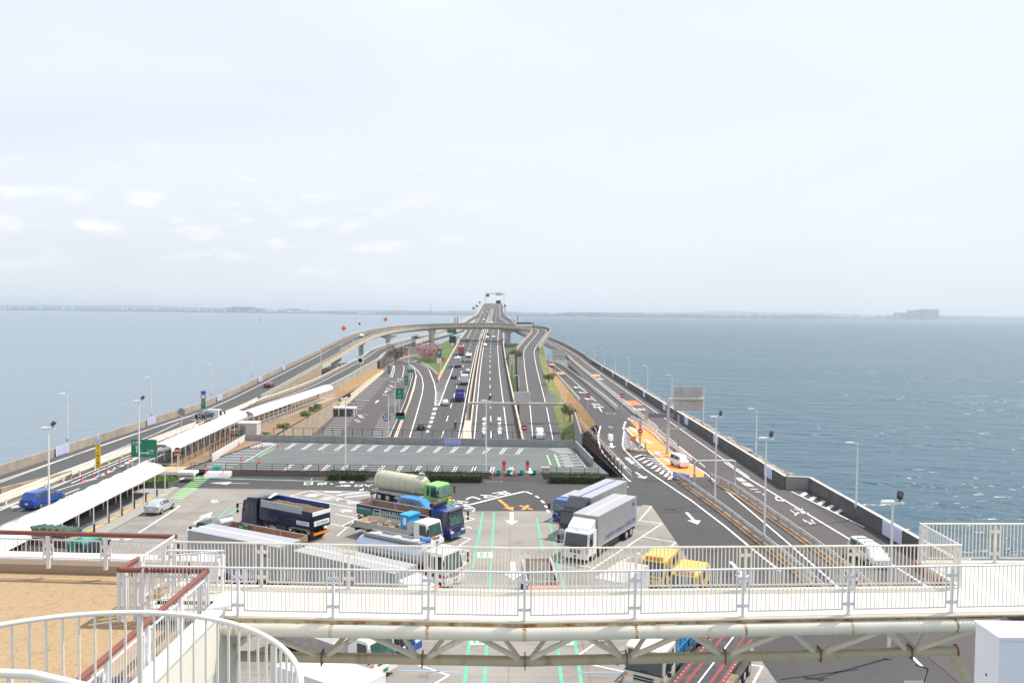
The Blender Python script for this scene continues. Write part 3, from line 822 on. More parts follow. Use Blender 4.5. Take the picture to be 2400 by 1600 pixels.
# sidewalk tactile strip
ml([(393,1157),(376,1161),(362,1160.5),(330,1179),(300,1195),(270,1211),(240,1227),(214,1241),(190,1254)], .32, z=U+.145, parent=pavement, m=PAINTY, name='tactile_strip')

# ---- deck markings
DKZ = DK+.012
def dml(pp, w=.16, m=PAINTW, name='painted_line'): return ml(pp, w, DKZ, m, parking_deck, name)
for k in range(15):           # rear row: double lines with a stop bar
    x0, y0 = 671+ k*38.6, 1037+ k*.85
    sk = 10 - k*.72
    dml([(x0+sk+9,y0+1),(x0-3,y0+15)], .13); dml([(x0+sk+15,y0+1),(x0+3,y0+15)], .13); dml([(x0-3,y0+15),(x0+3,y0+15)], .13)
    dml([(x0+sk+1,y0+1.5),(x0+sk+25,y0+1.7)], .13)
for k in range(13):           # front row, seen through the fence
    x0, y0 = 665+k*44.0, 1088+k*.5
    sk = 17-k*1.2
    dml([(x0+sk,y0),(x0-2,y0+15)], .14); dml([(x0+sk+6,y0),(x0+4,y0+15)], .14)
dml([(643,1052),(760,1055),(756,1060),(900,1062),(1286,1066)], .1, PAINTLG); dml([(643,1052),(590,1078)], .13, PAINTLG); dml([(1282,1066),(1291,1089)], .25, PAINTLG)
dml([(1300,1064),(1312,1094)], .3, PAINTLG); dml([(648,1039),(572,1083)], .14); dml([(655,1040),(590,1079)], .1, PAINTLG)
for k in range(7): dml([(540-k*9+ (k>3)*2,1055+k*6.3),(618-k*12,1056+k*6.4)], .16)
for k in range(9): dml([(575+k*7,1036.5),(592+k*9-(k*2),1049-k*.9)], .18)
for k in range(7): dml([(1284+k*4,1051+k*1.6),(1330+k*2.2,1049+k*2.1)], .16)
for k in range(5): dml([(1304+k*4,1069+k*6.6),(1362+k*4,1069+k*6.8)], .16); dml([(1312+k*3,1066+k*6.6),(1330+k*4,1066+k*6.6)], .5, PAINTWORN)
arrow((1197,1110),(1197,1096),1.4,.4,z=DKZ,parent=parking_deck); arrow((1240,1096),(1245,1109),1.4,.4,z=DKZ,parent=parking_deck)
rt('P', (1000,1062.5), (9,0), (0,-3), z=DKZ, parent=parking_deck, m=PAINTG)
# wheel stops
WS = MB().box((0,0,.06),(1.6,.12,.12)).build('wheel_stop', PALE, parking_deck); WS.location = G(496,1078,DK); WS.rotation_euler[2] = 1.4
for k in range(11):
    o = inst('wheel_stop', WS, parking_deck, G(502+k*7.6, 1075-k*3.7, DK), 1.4)
for k in range(5): inst('wheel_stop', WS, parking_deck, G(1351+k*4.8, 1067.5+k*6.7, DK), 1.6)
# left road markings near the cones
LR = left_ground
ZL_ = UL+.02
mls([[(0,1130),(120,1086),(210,1053),(300,1022),(400,989),(470,968)]], z=ZL_, w=.18, parent=LR)
mls([[(53,1150),(170,1097),(290,1047),(370,1014),(420,990)],[(167,1132),(225,1106),(300,1074),(330,1063)],[(186,1128),(215,1122),(260,1105),(300,1080),(318,1070)],[(0,1189),(130,1150),(200,1128),(227,1121)],[(40,1197),(150,1165),(235,1139)],[(145,1160),(186,1144)],[(300,1100),(345,1078)]], z=ZL_, w=.18, parent=LR)
for k in range(7): ml([(228+k*14,1116-k*6.8),(240+k*15,1113-k*7.4),(250+k*13,1106-k*6.5)], .5, ZL_, PAINTW, LR, 'painted_hatch')
rt('速度', (45,1186), (20,-3), (9,-7), z=ZL_, parent=LR)
road_patch = MB().poly([G(0,1240,UL+.004), G(0,1165,UL+.004), G(100,1130,UL+.004), G(230,1122,UL+.004), G(250,1150,UL+.004)]).build('concrete_road_patch', CONC, LR)
MB().poly([G(-40,1200,UL), G(0,1160,UL), G(100,1122,UL), G(180,1096,UL), G(300,1043,UL), G(420,992,UL), G(560,975,UL),G(380,1090,UL),G(240,1150,UL),G(100,1200,UL),G(0,1215,UL)]).build('road_asphalt', ASPH, LR)

# ================================================================== WALLS, BARRIERS, FENCES
def wall(path, o, th, h, m, name, label, cat='wall', base=0.0, cap=None, panel=None):
    b = MB(); b.sweep(path, [(o-th/2,base),(o-th/2,h),(o+th/2,h),(o+th/2,base)])
    w = b.build(name, m); tag(w, label, cat)
    if cap:
        c = MB(); c.sweep(path, [(o-th/2-.03,h+.003),(o-th/2-.03,h+.06),(o+th/2+.03,h+.06),(o+th/2+.03,h+.003)]); c.build('coping', cap, w)
    return w
def rail(path, o, name, label, m=WHITE, h=1.0, step=2.0, rails=(1.0,.7,.4), rw=.1, base=0.0, pm=None, postw=.14, flat=False):
    t = thing(name, label, 'barrier')
    P = offs(path, o, base)
    for r_ in rails:
        b = MB(); hh = rw/2
        b.sweep(P, [(-.05,h*r_-hh),(-.05,h*r_+hh),(.05,h*r_+hh),(.05,h*r_-hh)]); b.build('rail', m, t)
    src = None
    for q in resample(P, step)[:290]:
        if src is None:
            src = MB().box((0,0,h/2),(postw,postw,h)).build('post', pm or m, t); src.location = q
        else: inst('post', src, t, q)
    return t
LA = cut(LOOP[:70], 62, 300)
# outer left sea wall
wall(cut(LOOP[:62], 60, 262), -4.6, .35, 1.25, WALLC, 'sea_wall', 'long weathered beige concrete sea wall along the left outer road', base=-1.0)
i0 = max(i for i, p in enumerate(LOOP[:75]) if p.y <= 262)
iS = min(range(len(LOOP)), key=lambda i: (LOOP[i]-Vector((6.5,335,17.2))).length)
FLY = LOOP[i0:iS+1]
wall(FLY, -4.55, .3, 1.15, WALLC, 'flyover_outer_parapet', 'beige outer parapet of the curving flyover with metal rail', base=-.9)
# flyover deck body
deckb = MB(); deckb.sweep(FLY, [(-4.6,-.25),(4.5,-.25),(4.4,-.9),(2.6,-1.9),(-2.6,-1.9),(-4.5,-.9)])
fly_body = deckb.build('girder', CREAM, loop_road)
fas = MB(); fas.sweep(FLY, [(4.35,-.95),(4.62,-.95),(4.62,.35),(4.35,.35)]); fas.build('edge_beam', CREAM, loop_road)
FLYRAIL = mat('flyover_rail_paint', (.52,.46,.33), .6, .1, 1.0, dirt=(.40,.30,.18), dscale=.8)
ftr = rail(FLY, 4.5, 'flyover_railing', 'cream open railing on the inner edge of the curving flyover', FLYRAIL, 1.25, 1.6, (1.0,.72,.48,.24), .07, .0)
rail(FLY[len(FLY)//3:], -4.55, 'flyover_top_rail', 'thin rail on top of the flyover outer parapet', WHITE, .45, 6.0, (1.0,), .08, 1.15)
# piers
def pier(x, y, zb, zt, w, cap, label, rz=0):
    t = thing('flyover_pier', label, 'pier', (x,y,zb), rz, 'concrete piers carrying the curving flyover')
    MB().cyl((0,0,-2),(0,0,zt-zb-1.2),w/2,20).build('column', PALE, t, True)
    MB().sideprism([(-1.3,-.01),(1.3,-.01),(1.3,1.2),(-1.3,1.2)], -cap/2, cap/2)
    b = MB(); H = zt-zb
    b.add([(-w/2,-1.1,H-1.9),(w/2,-1.1,H-1.9),(cap/2,-1.1,H-.7),(cap/2,-1.1,H),(-cap/2,-1.1,H),(-cap/2,-1.1,H-.7),
           (-w/2,1.1,H-1.9),(w/2,1.1,H-1.9),(cap/2,1.1,H-.7),(cap/2,1.1,H),(-cap/2,1.1,H),(-cap/2,1.1,H-.7)],
          [(0,1,2,3,4,5),(11,10,9,8,7,6),(0,6,7,1),(1,7,8,2),(2,8,9,3),(3,9,10,4),(4,10,11,5),(5,11,6,0)])
    b.build('cap', PALE, t)
def fz(y, k): return min(FLY[:len(FLY)//2], key=lambda p: abs(p.y-y)).z
for (px_, zb, i_, w, cp, lab) in ((772,10.6,300,2.6,5,'stout round pier nearest the left roads'),(842,10.6,352,3.0,5,'round pier beside the left ramp, second from the left'),):
    q = min(FLY, key=lambda p: abs(p.y-i_)); q2 = q
    pier(q2.x+1.0, q2.y, zb, q2.z-1.9, w, cp, lab)
pier(-60.5,403,10.6,20.9,2.2,8,'tall pier with wide hammerhead cap where the flyover bends', .5)
pier(-68,372,4,19.2,2.2,4,'slim pier standing by the water behind the ramp')
pier(-42,433,10.2,22.9,2.7,4,'tall rectangular looking pier on the grass left of the highway')
pier(-2.2,437,2,23.4,2.8,8,'pier right of the highway under the flyover')
pier(11,432,2,22.6,2.2,4,'pier below the hairpin end of the flyover')

# left inner wall beside outer road (white guard rails and steel beam)
GW = mat('barrier_white_weathered', (.74,.71,.64), .6, .1, 1.2, dirt=(.52,.44,.32), dscale=.9, damt=.5)
nearA = cut(LOOP[:70], 62, 190)
rail(nearA, 4.3, 'double_guardrail', 'broad white double guardrail between the two left roads', GW, .85, 4, (1.0,.62), .26)
wall(nearA, 4.75, .5, .35, CREAM, 'median_kerb', 'low cream kerb under the guardrail between the left roads', 'kerb', base=-.3)
rail(nearA, 5.4, 'inner_guardrail', 'thin white guardrail with short posts facing the inner left road', GW, .8, 4, (1.0,), .22)
rail(cut(LOOP[:80], 190, 262), 4.3, 'ramp_inner_railing', 'cream lattice railing on top of the left ramp wall', GW, 1.0, 1.0, (1.0,.25), .09)
rail(cut(LEFTB, 180, 420), -3.6, 'left_ramp_guardrail', 'white guardrail on the seaward side of the left ramp', GW, .9, 2, (1.0,), .28)
rail(cut(LEFTB, 200, 400), 3.55, 'left_ramp_railing', 'cream slotted railing above the car park retaining wall', GW, 1.0, 1.2, (1.0,.2), .12)
# viaducts beyond
for path, a, b_, lab in ((cut(LEFTB, 395, 680), -3.7, 3.7, 'left'), (cut(RIGHTC, 400, 700), -3.9, 3.9, 'right')):
    v = MB(); v.sweep(path, [(a,-.03),(b_,-.03),(b_*.8,-2.4),(a*.8,-2.4)]); v.build('viaduct_girder', PALE, left_road if lab == 'left' else right_road)
    wall(path, a-.05, .3, 1.1, PALE, 'viaduct_parapet', 'pale parapet on the outer side of the %s viaduct' % ('left' if lab=='left' else 'right'), base=-1.0)
    wall(path[:int(len(path)*.8)], b_+.05, .3, 1.1, PALE, 'viaduct_parapet', 'pale parapet on the inner side of the %s viaduct' % ('left' if lab=='left' else 'right'), base=-1.0)
# piers of the viaducts and the long bridge
bp = MB().use(PALE)
for p in resample(cut(MAINC, 470, 2400), 60):
    bp.box((p.x, p.y, (p.z-3)/2-1), (9, 4, p.z-1))
bp.build('bridge_pier_line', PALE, main_road)
mb2 = MB(); mb2.sweep(cut(MAINC, 418, 6400), [(-11.8,-.05),(11.6,-.05),(9,-3.2),(-9,-3.2)]); mb2.build('bridge_girder', PALE, main_road)
MB().b2(-30,5,417,419,3,17).build('bridge_abutment', GREYC, main_road)
# widened deck where the ramps join
yj = [500,540,580,620,660,700,745]
wd = MB()
for s_, oo in ((-1,(17,18,17.5,16,14.3,13,11.7)),(1,(14,19.5,19,17.5,15,13,11.5))):
    cpts = [atY(MAINC, y) for y in yj]
    A = [Vector((c.x+s_*11, y, zL(y)-.03)) for c, y in zip(cpts, yj)]; B = [Vector((c.x+s_*o, y, zL(y)-.02)) for c, y, o in zip(cpts, yj, oo)]
    wd.strip(A, B)
    par = cr_spline([(b.x,b.y,b.z) for b in B[1:]], 10)
    wall(par, 0, .35, 1.3, PALE, 'bridge_parapet', 'pale parapet of the widened bridge on its %s side' % ('left' if s_<0 else 'right'), base=-1.2)
wd.build('widened_deck', ASPH2, main_road)
for s_ in (-1, 1):
    wall(cut(MAINC, 740, 2000), s_*11.6, .35, 1.2, PALE, 'bridge_parapet', 'pale parapet of the long bridge on its far %s side' % ('left' if s_<0 else 'right'), base=-1.5)
wall(cut(MAINC, 262, 520), -11.5, .35, 1.05, CREAM, 'roadside_barrier', 'cream concrete barrier on the left edge of the highway')
wall(cut(MAINC, 60, 560), 11.35, .35, 1.05, GREYC, 'roadside_barrier', 'concrete barrier on the right edge of the highway', cap=CREAM)
# central reservation
for s_, lab in ((-1,'left'),(1,'right')):
    wall(cut(MAINC, 60, 1600), s_*.62, .32, 1.0, CREAM, 'median_barrier', 'cream concrete barrier of the central reservation, %s wall' % lab)
nose = [GL(1076,1034,.9), GL(1106,1034,.9), GL(1103,985,.9), GL(1090,985,.9)]
ns = MB(); ns.add([tuple(p) for p in nose]+[(p.x,p.y,p.z-1.2) for p in nose],[(0,1,2,3),(0,4,5,1),(3,7,4,0),(1,5,6,2)]); tag(ns.build('median_nose', CREAM), 'cream widening nose of the central reservation near the parking deck', 'barrier')
# right outer sea wall with its jog
rw_pts = [G(2330,1420), G(2140,1312), G(1990,1228), G(1900,1150)]
RWP = cr_spline([(38.3,30,U),(38.3,105,U)], 4)
wall(RWP, 0, .4, 1.6, WALLD, 'sea_wall', 'dark concrete sea wall nearest the camera on the right', base=-2, cap=PALE)
wall([Vector((38.3,105.2,U)), Vector((35.4,105.6,U))], 0, .4, 1.6, GREYC, 'sea_wall', 'short grey cross wall at the step of the right sea wall', base=-2, cap=PALE)
RW2 = [Vector((35.4,y,U)) for y in (105.5,120,160,200,250,300,345,365)]
wall(RW2, 0, .4, 1.6, WALLD, 'sea_wall', 'long dark concrete sea wall along the right outer road', base=-2, cap=PALE)
RW3 = cut(RIGHTC, 360, 660)
wall(RW3, 3.9, .35, 1.3, WALLC, 'sea_wall', 'pale far parapet of the right outer road towards the bridge', base=-1.2)
# rails between right roads
rail(cut(RIGHTC, 150, 400), -4.0, 'slip_road_railing', 'white open railing between the outer and inner right roads', GW, 1.05, 2.2, (1.0,.6,.25), .08)
wall(cut(RIGHTC, 175, 400), -4.35, .3, .5, PALE, 'slip_road_kerb_wall', 'low pale wall under the white railing of the right outer road', base=-.6)
rail(cut(RIGHTD, 190, 400), 4.2, 'inner_road_barrier', 'long barrier of white blocks with dark gaps on the inner right road', GW, .95, 1.6, (1.0,), .26, pm=GW, postw=.5)
rail(cut(RIGHTD, 205, 380), -3.0, 'inner_road_railing', 'white railing between the grass slope and the inner road', GW, 1.0, 2.0, (1.0,.5), .08)
def railpx(pp, z, *a, **k):
    P = cr_spline([tuple(G(x,y,z)) for x,y in pp], 3)
    return rail(P, 0, *a, **k)
railpx([(1478,985),(1500,994),(1530,1015),(1560,1040),(1590,1062),(1622,1086)], U, 'striped_guardrail', 'white guardrail beside the orange lane with rusty foot', GW, .9, 2.4, (1.0,.55), .2)
railpx([(1580,1119),(1606,1135),(1650,1166),(1700,1203),(1760,1250),(1830,1305),(1900,1365),(1960,1420)], U, 'guardrail', 'steel guardrail with rusty foot between the lot lane and the slip road', GALV, .85, 3.2, (1.0,.72), .14)
railpx([(1665,1123),(1720,1150),(1790,1198),(1850,1240),(1920,1290),(2010,1362),(2100,1440)], U, 'guardrail', 'steel guardrail between the slip road and the outer right road', GALV, .85, 3.2, (1.0,.72), .14)
for pp, lab in (([(1590,1128),(1650,1171),(1700,1208),(1760,1256),(1830,1312),(1900,1372)], 'rusty earth strip under the near guardrail'), ([(1672,1130),(1720,1157),(1790,1204),(1850,1246),(1920,1297),(2010,1369),(2100,1450)], 'brown kerb strip under the outer guardrail')):
    P = cr_spline([tuple(G(x,y,U+.0)) for x,y in pp], 3)
    b = MB(); b.sweep(P, [(-.55,0),(-.5,.14),(.35,.14),(.4,0)]); b.build('median_strip', mat('rusty_strip', (.26,.17,.10), .95, .3, .8, dirt=(.08,.07,.06), dscale=.9, damt=.9), right_road)
# P lot right railing and ramp kerb
P = [GL(*q) for q in ((912,1036),(930,994),(947.5,954),(956,928),(963,905.5),(968,880),(962,862))]
P = cr_spline([tuple(p) for p in P], 3)
rail(P, 0, 'car_park_fence', 'white railing between the lower car park and the exit ramp', WHITE, 1.1, 1.8, (1.0,.55), .08, pm=BLACKM)
wall(P, .9, .25, .7, CREAM, 'ramp_kerb_wall', 'cream low wall between the exit ramp and the lower car park')
P = cr_spline([tuple(GL(*q)) for q in ((1029,884),(1018,874),(1007,864),(996,857),(985,852))], 2)
rail(P, 0, 'gore_railing', 'curved white railing round the grass of the exit gore', GW, .95, 1.2, (1.0,.3), .12)
P = cr_spline([tuple(GL(*q)) for q in ((935,843),(955,837),(985,833.5),(1020,832))], 3)
wall(P, 0, .3, .7, CREAM, 'field_kerb_wall', 'cream low wall in front of the far grass field')
P = cr_spline([tuple(GL(*q)) for q in ((905,842),(925,846),(945,849),(958,852))], 2)
rail(P, 0, 'ramp_end_barrier', 'striped rail across the upper end of the lower car park', GW, 1.0, 1.0, (1.0,.4), .14)

# deck perimeter: rear wall panels with black fence, side walls, front rail
def panels(a, b, n, h, th, m, name, label, gap=.03, zb=DK):
    t = thing(name, label, 'wall', (a.x,a.y,zb)); d = (b-a)/n; rz = math.atan2(d.y,d.x); L_ = Vector((d.x,d.y,0)).length
    src = MB().box((L_/2,0,h/2),(L_-gap,th,h)).build('panel', m, t)
    src.rotation_euler[2] = rz
    for k in range(1, n): inst('panel', src, t, d*k, rz)
    return t
PANG = mat('precast_panel_grey', (.30,.305,.295), .85, .1, .7, dirt=(.20,.205,.20), dscale=.9)
a, b = G(574,1034,DK), G(1346,1048,DK)
panels(a, b, 22, 1.15, .16, PANG, 'deck_rear_wall', 'row of grey precast panels along the rear of the parking deck')
def fence(a, b, n, h, z0, label, rails=(1.0,.05), bars=0, m=BLACKM, name='deck_fence', pw=.06):
    t = thing(name, label, 'fence', (a.x,a.y,z0)); d = (b-a)/n; d = Vector((d.x,d.y,0)); rz = math.atan2(d.y,d.x); D_ = d*n
    for r_ in rails: MB().bar((0,0,h*r_),(D_.x,D_.y,h*r_),.05,.05).build('rail', m, t)
    src = MB().box((0,0,h/2),(pw,pw,h)).build('post', m, t)
    for k in range(1, n+1): inst('post', src, t, d*k)
    if bars:
        s2 = MB().box((0,0,h/2),(.02,.02,h)).build('bar', m, t); s2.location = d*(.5/bars)
        for k in range(1, min(290, n*bars)): inst('bar', s2, t, d*((k+.5)/bars))
    return t
an, bn = G(640,1034,DK)+Vector((0,.35,0)), G(1345,1048,DK)+Vector((0,.35,0))
fence(an, bn, 30, 1.25, DK+1.0, 'black rail fence on top of the deck rear wall', (1.0,), 0, pw=.08)
a, b = G(516,1109,DK), G(1143,1118,DK)
a.y = b.y = 110.9
fence(G(529,1105,DK+.1), G(1147,1113,DK+.1), 17, 1.15, DK+.1, 'black four rail fence along the front of the deck, left part', (1.0,.75,.5,.25), name='deck_front_fence')
fence(G(1271,1115,DK+.1), G(1403,1116,DK+.1), 4, 1.15, DK+.1, 'black four rail fence along the front of the deck, right part', (1.0,.75,.5,.25), name='deck_front_fence')
fence(G(447,1104,DK), G(482,1105,DK), 1, 1.15, DK, 'short black gate fence at the left end of the deck front', (1.0,.75,.5,.25), name='deck_front_fence')
WALLBR = mat('brown_kerb_wall', (.20,.155,.12), .9, .1, 1)
fw_ = MB().b2(G(529,1105,DK).x, G(800,1109,DK).x, 110.45, 110.72, U-.1, DK+.1); tag(fw_.build('deck_front_kerb', WALLBR), 'brown kerb wall below the deck front fence, left part', 'kerb')
fw_ = MB().b2(G(800,1109,DK).x+.02, G(1150,1113,DK).x, 110.45, 110.72, U-.1, DK+.1); tag(fw_.build('deck_front_kerb', WALLBR), 'brown kerb wall hidden behind the clipped hedges', 'kerb')
fw_ = MB().b2(G(1271,1115,DK).x, G(1403,1116,DK).x, 110.45, 110.72, U-.1, DK+.1); tag(fw_.build('deck_front_kerb', WALLBR), 'brown kerb wall right of the deck entrance', 'kerb')
MB().poly([(G(1152,1115,DK).x,110.7,DK),(G(1270,1115,DK).x,110.7,DK),(G(1275,1120,U).x,108.6,U-.01),(G(1150,1120,U).x,108.6,U-.01)]).build('entrance_ramp', ASPH, parking_deck)
a, b = G(497,1082,DK), G(574,1034,DK)
WPAN = mat('white_precast', (.62,.61,.58), .8, .06, 1, dirt=(.45,.44,.41), damt=.4)
panels(a, b, 13, 1.1, .16, WPAN, 'deck_left_wall', 'white panel wall along the left side of the parking deck')
fence(a+Vector((-.3,0,0)), b+Vector((-.3,0,0)), 13, 1.5, DK+.7, 'dark slatted fence above the white panel wall', (1.0,.1), 3, name='deck_side_fence')
a, b = G(1348,1049,DK), G(1389,1093,DK)
panels(b, a, 8, 1.2, .2, PANG, 'deck_right_wall', 'grey panel wall along the right side of the parking deck')
BRW = mat('rusty_brown_fence', (.11,.065,.04), .8, .25, 1.2, dirt=(.30,.22,.15), dscale=1.5)
a2, b2_ = Vector((15.0,111,U)), Vector((12.2,146,U))
fence(a2, b2_, 14, 2.0, U, 'rusty brown panel fence on the right edge of the deck', (1.0,.5,.05), 6, m=BRW, name='panel_fence', pw=.15)
fence(a2+Vector((1.3,0,0)), b2_+Vector((1.6,20,0)), 18, 1.0, U, 'white railing beside the hatched strip', (1.0,.5), 0, m=GW, name='hatch_fence', pw=.1)
slab = MB().add([(11.4,134.8,U-2),(11.65,134.8,U-2),(11.65,134.8,U+2.6),(11.4,134.8,U+2.6),(13.6,180,U-2),(13.85,180,U-2),(13.85,180,U+1.1),(13.6,180,U+1.1)],[(0,1,2,3),(7,6,5,4),(0,4,5,1),(1,5,6,2),(2,6,7,3),(3,7,4,0)]); tag(slab.build('sound_wall', GREYC), 'tall grey tapering screen wall at the end of the grass slope', 'wall')

# hedges
def leafmass(name, x0, x1, y0, y1, z0, z1, m, label, n=900, seed=1, s=.13):
    rr = random.Random(seed); b = MB()
    b.b2(x0+.1,x1-.1,y0+.1,y1-.1,z0,z1-.1)
    for _ in range(n):
        f = rr.random()
        x, y, z = rr.uniform(x0,x1), rr.uniform(y0,y1), rr.uniform(z0,z1)
        if f < .45: z = z1 + rr.uniform(-.08,.06)
        elif f < .8: y = y0 + rr.uniform(-.05,.08)
        else: x = (x0 if f < .9 else x1) + rr.uniform(-.06,.06)
        u = Vector((rr.uniform(-1,1),rr.uniform(-1,1),rr.uniform(-.6,1))).normalized(); w = u.orthogonal().normalized(); c = Vector((x,y,z))
        b.add([c-u*s, c+w*s*.6, c+u*s, c-w*s*.6], [(0,1,2,3)])
    return tag(b.build(name, m), label, 'hedge')
HEDGE = mat('hedge_leaves', (.035,.055,.014), .8, .45, 4.0, dirt=(.07,.10,.02), dscale=2.5)
HEDGE2 = mat('hedge_leaves_bright', (.09,.15,.02), .8, .4, 4.0, dirt=(.04,.07,.015), dscale=2.5)
def hx(px_): return G(px_,1118,U).x
leafmass('hedge', hx(777), hx(806), 107.6, 109.9, U, U+.95, HEDGE, 'small dark clipped hedge left of the lamp post', 500, 1)
leafmass('hedge', hx(812), hx(866), 107.6, 109.9, U, U+.95, HEDGE, 'dark clipped hedge right of the lamp post', 900, 2)
leafmass('hedge', hx(972), hx(1131), 107.4, 109.8, U, U+.95, HEDGE, 'long dark clipped hedge behind the tanker truck', 2200, 3)
leafmass('hedge', hx(1288), hx(1403), 107.4, 109.8, U, U+.95, HEDGE, 'dark clipped hedge right of the deck entrance', 1700, 4)
# planters on the pavement
def planter(pts, z0, h, label, seed):
    t = thing('planter', label, 'planter', (0,0,0)); 
    MB().prism(pts, z0, z0+h).build('planter_box', mat('planter_dark', (.10,.10,.10), .8, .1, 2), t)
    cx_ = sum(p[0] for p in pts)/len(pts); cy_ = sum(p[1] for p in pts)/len(pts); rr = random.Random(seed); b = MB()
    b.prism([(p[0]*.96+cx_*.04, p[1]*.96+cy_*.04) for p in pts], z0+h, z0+h+.22)
    xs = [p[0] for p in pts]; ysx = [p[1] for p in pts]
    for _ in range(1500):
        w = [rr.random()**.6 for _ in pts]; s_ = sum(w); x = sum(p[0]*a for p, a in zip(pts, w))/s_; y = sum(p[1]*a for p, a in zip(pts, w))/s_
        i = rr.randrange(len(pts)); j = (i+1) % len(pts); t_ = rr.random()
        ex, ey = pts[i][0]*(1-t_)+pts[j][0]*t_, pts[i][1]*(1-t_)+pts[j][1]*t_; k_ = rr.random()**.5
        x, y = x*(1-k_)+ex*k_, y*(1-k_)+ey*k_
        c = Vector((x,y,z0+h+.22+rr.uniform(-.1,.1))); u = Vector((rr.uniform(-1,1),rr.uniform(-1,1),rr.uniform(-.3,.8))).normalized(); w_ = u.orthogonal().normalized()
        b.add([c-u*.13, c+w_*.08, c+u*.13, c-w_*.08], [(0,1,2,3)])
    b.build('shrubs', HEDGE2, t)
planter([(G(335,1142,U).x,101.5),(G(403,1142,U).x,101.5),(G(418,1138,U).x,103.6),(G(400,1133,U).x,105),(G(335,1133,U).x,105)], U+.13, .6, 'planter of clipped green shrubs at the end of the near canopy', 5)
planter([(-47.2,70),(-46.1,70),(-46.1,99),(-47.2,99)], U+.13, .8, 'long dark planter with green shrubs behind the near canopy', 6)

# stone retaining wall below the left road: vertical split stones
sw = thing('stone_wall', 'rough split stone retaining wall below the blue car', 'wall', (-48.6,0,0))
MB().b2(-.25,.25,58,104,9.6,11.85).build('wall_core', STONE, sw)
stones = [MB().box((0,0,0),(.16,.9*w_,1.0*h_),top=(.7,.92)).build('stone', STONE, sw) for w_, h_ in ((.5,1),(.38,.9),(.62,1.05))]
for s_ in stones: s_.location = (.28, 60, 11.0)
k = 0; yv = 60.5
while yv < 104 and k < 280:
    src = rnd.choice(stones)
    o = inst('stone', src, sw, (.27+rnd.uniform(-.04,.05), yv, 11.1+rnd.uniform(-.08,.08))); o.rotation_euler = (rnd.uniform(-.05,.05), rnd.uniform(-.1,.1), rnd.uniform(-.08,.08))
    o2 = inst('stone', rnd.choice(stones), sw, (.27+rnd.uniform(-.04,.05), yv+.2, 10.1+rnd.uniform(-.08,.08)))
    yv += .42; k += 2
cap_ = MB().b2(-.35,.35,58,104,11.85,12.0).build('coping', WALLC, sw)
w_ = [G(0,1163,UL), G(90,1140,UL), G(166,1120,UL)]
wall(cr_spline([tuple(p) for p in w_], 2), 0, .35, .95, WALLB, 'road_divider_wall', 'brown concrete wall end between the left roads', base=-.2)

# armour rocks at the foot of the right sea wall
def rock(seed, s):
    rr = random.Random(seed); b = MB(); n = 7
    rings = [(0,0,-.5,.55),(0,0,-.1,.95),(0,0,.3,.8),(0,0,.55,.4)]
    vs = []
    for (x,y,z,r_) in rings:
        for k in range(n):
            a_ = 2*math.pi*k/n; q = r_*rr.uniform(.8,1.2); vs.append((q*math.cos(a_)*s, q*math.sin(a_)*s, (z+rr.uniform(-.08,.08))*s))
    fs = []
    for i in range(3):
        for k in range(n): fs.append((i*n+k,i*n+(k+1)%n,(i+1)*n+(k+1)%n,(i+1)*n+k))
    fs += [tuple(reversed(range(n))), tuple(range(3*n,4*n))]
    return b.add(vs, fs)
rk = [rock(i, 1.0).build('armour_rock', ROCK) for i in range(4)]
for r_ in rk: r_.location = (38.5, 331+rk.index(r_)*2, 9.6); r_.scale = (1.1,1.1,1)
k = 0; yy_ = 107
ROCKG = 'armour stones piled outside the right sea wall'
allr = list(rk)
while yy_ < 330 and k < 285:
    for lay in range(2):
        src = rnd.choice(rk); s_ = rnd.uniform(.8,1.35)
        o = inst('armour_rock', src, None, (37.4+lay*1.9+rnd.uniform(-.3,.5), yy_+rnd.uniform(-.4,.4), 9.9-lay*.2+rnd.uniform(-.3,.3)), rnd.uniform(0,6), (s_,s_*rnd.uniform(.8,1.2),s_*.9)); allr.append(o); k += 1
    yy_ += 1.75
for o in allr: tag(o, 'weathered brown armour stone outside the right sea wall', 'rock', ROCKG)
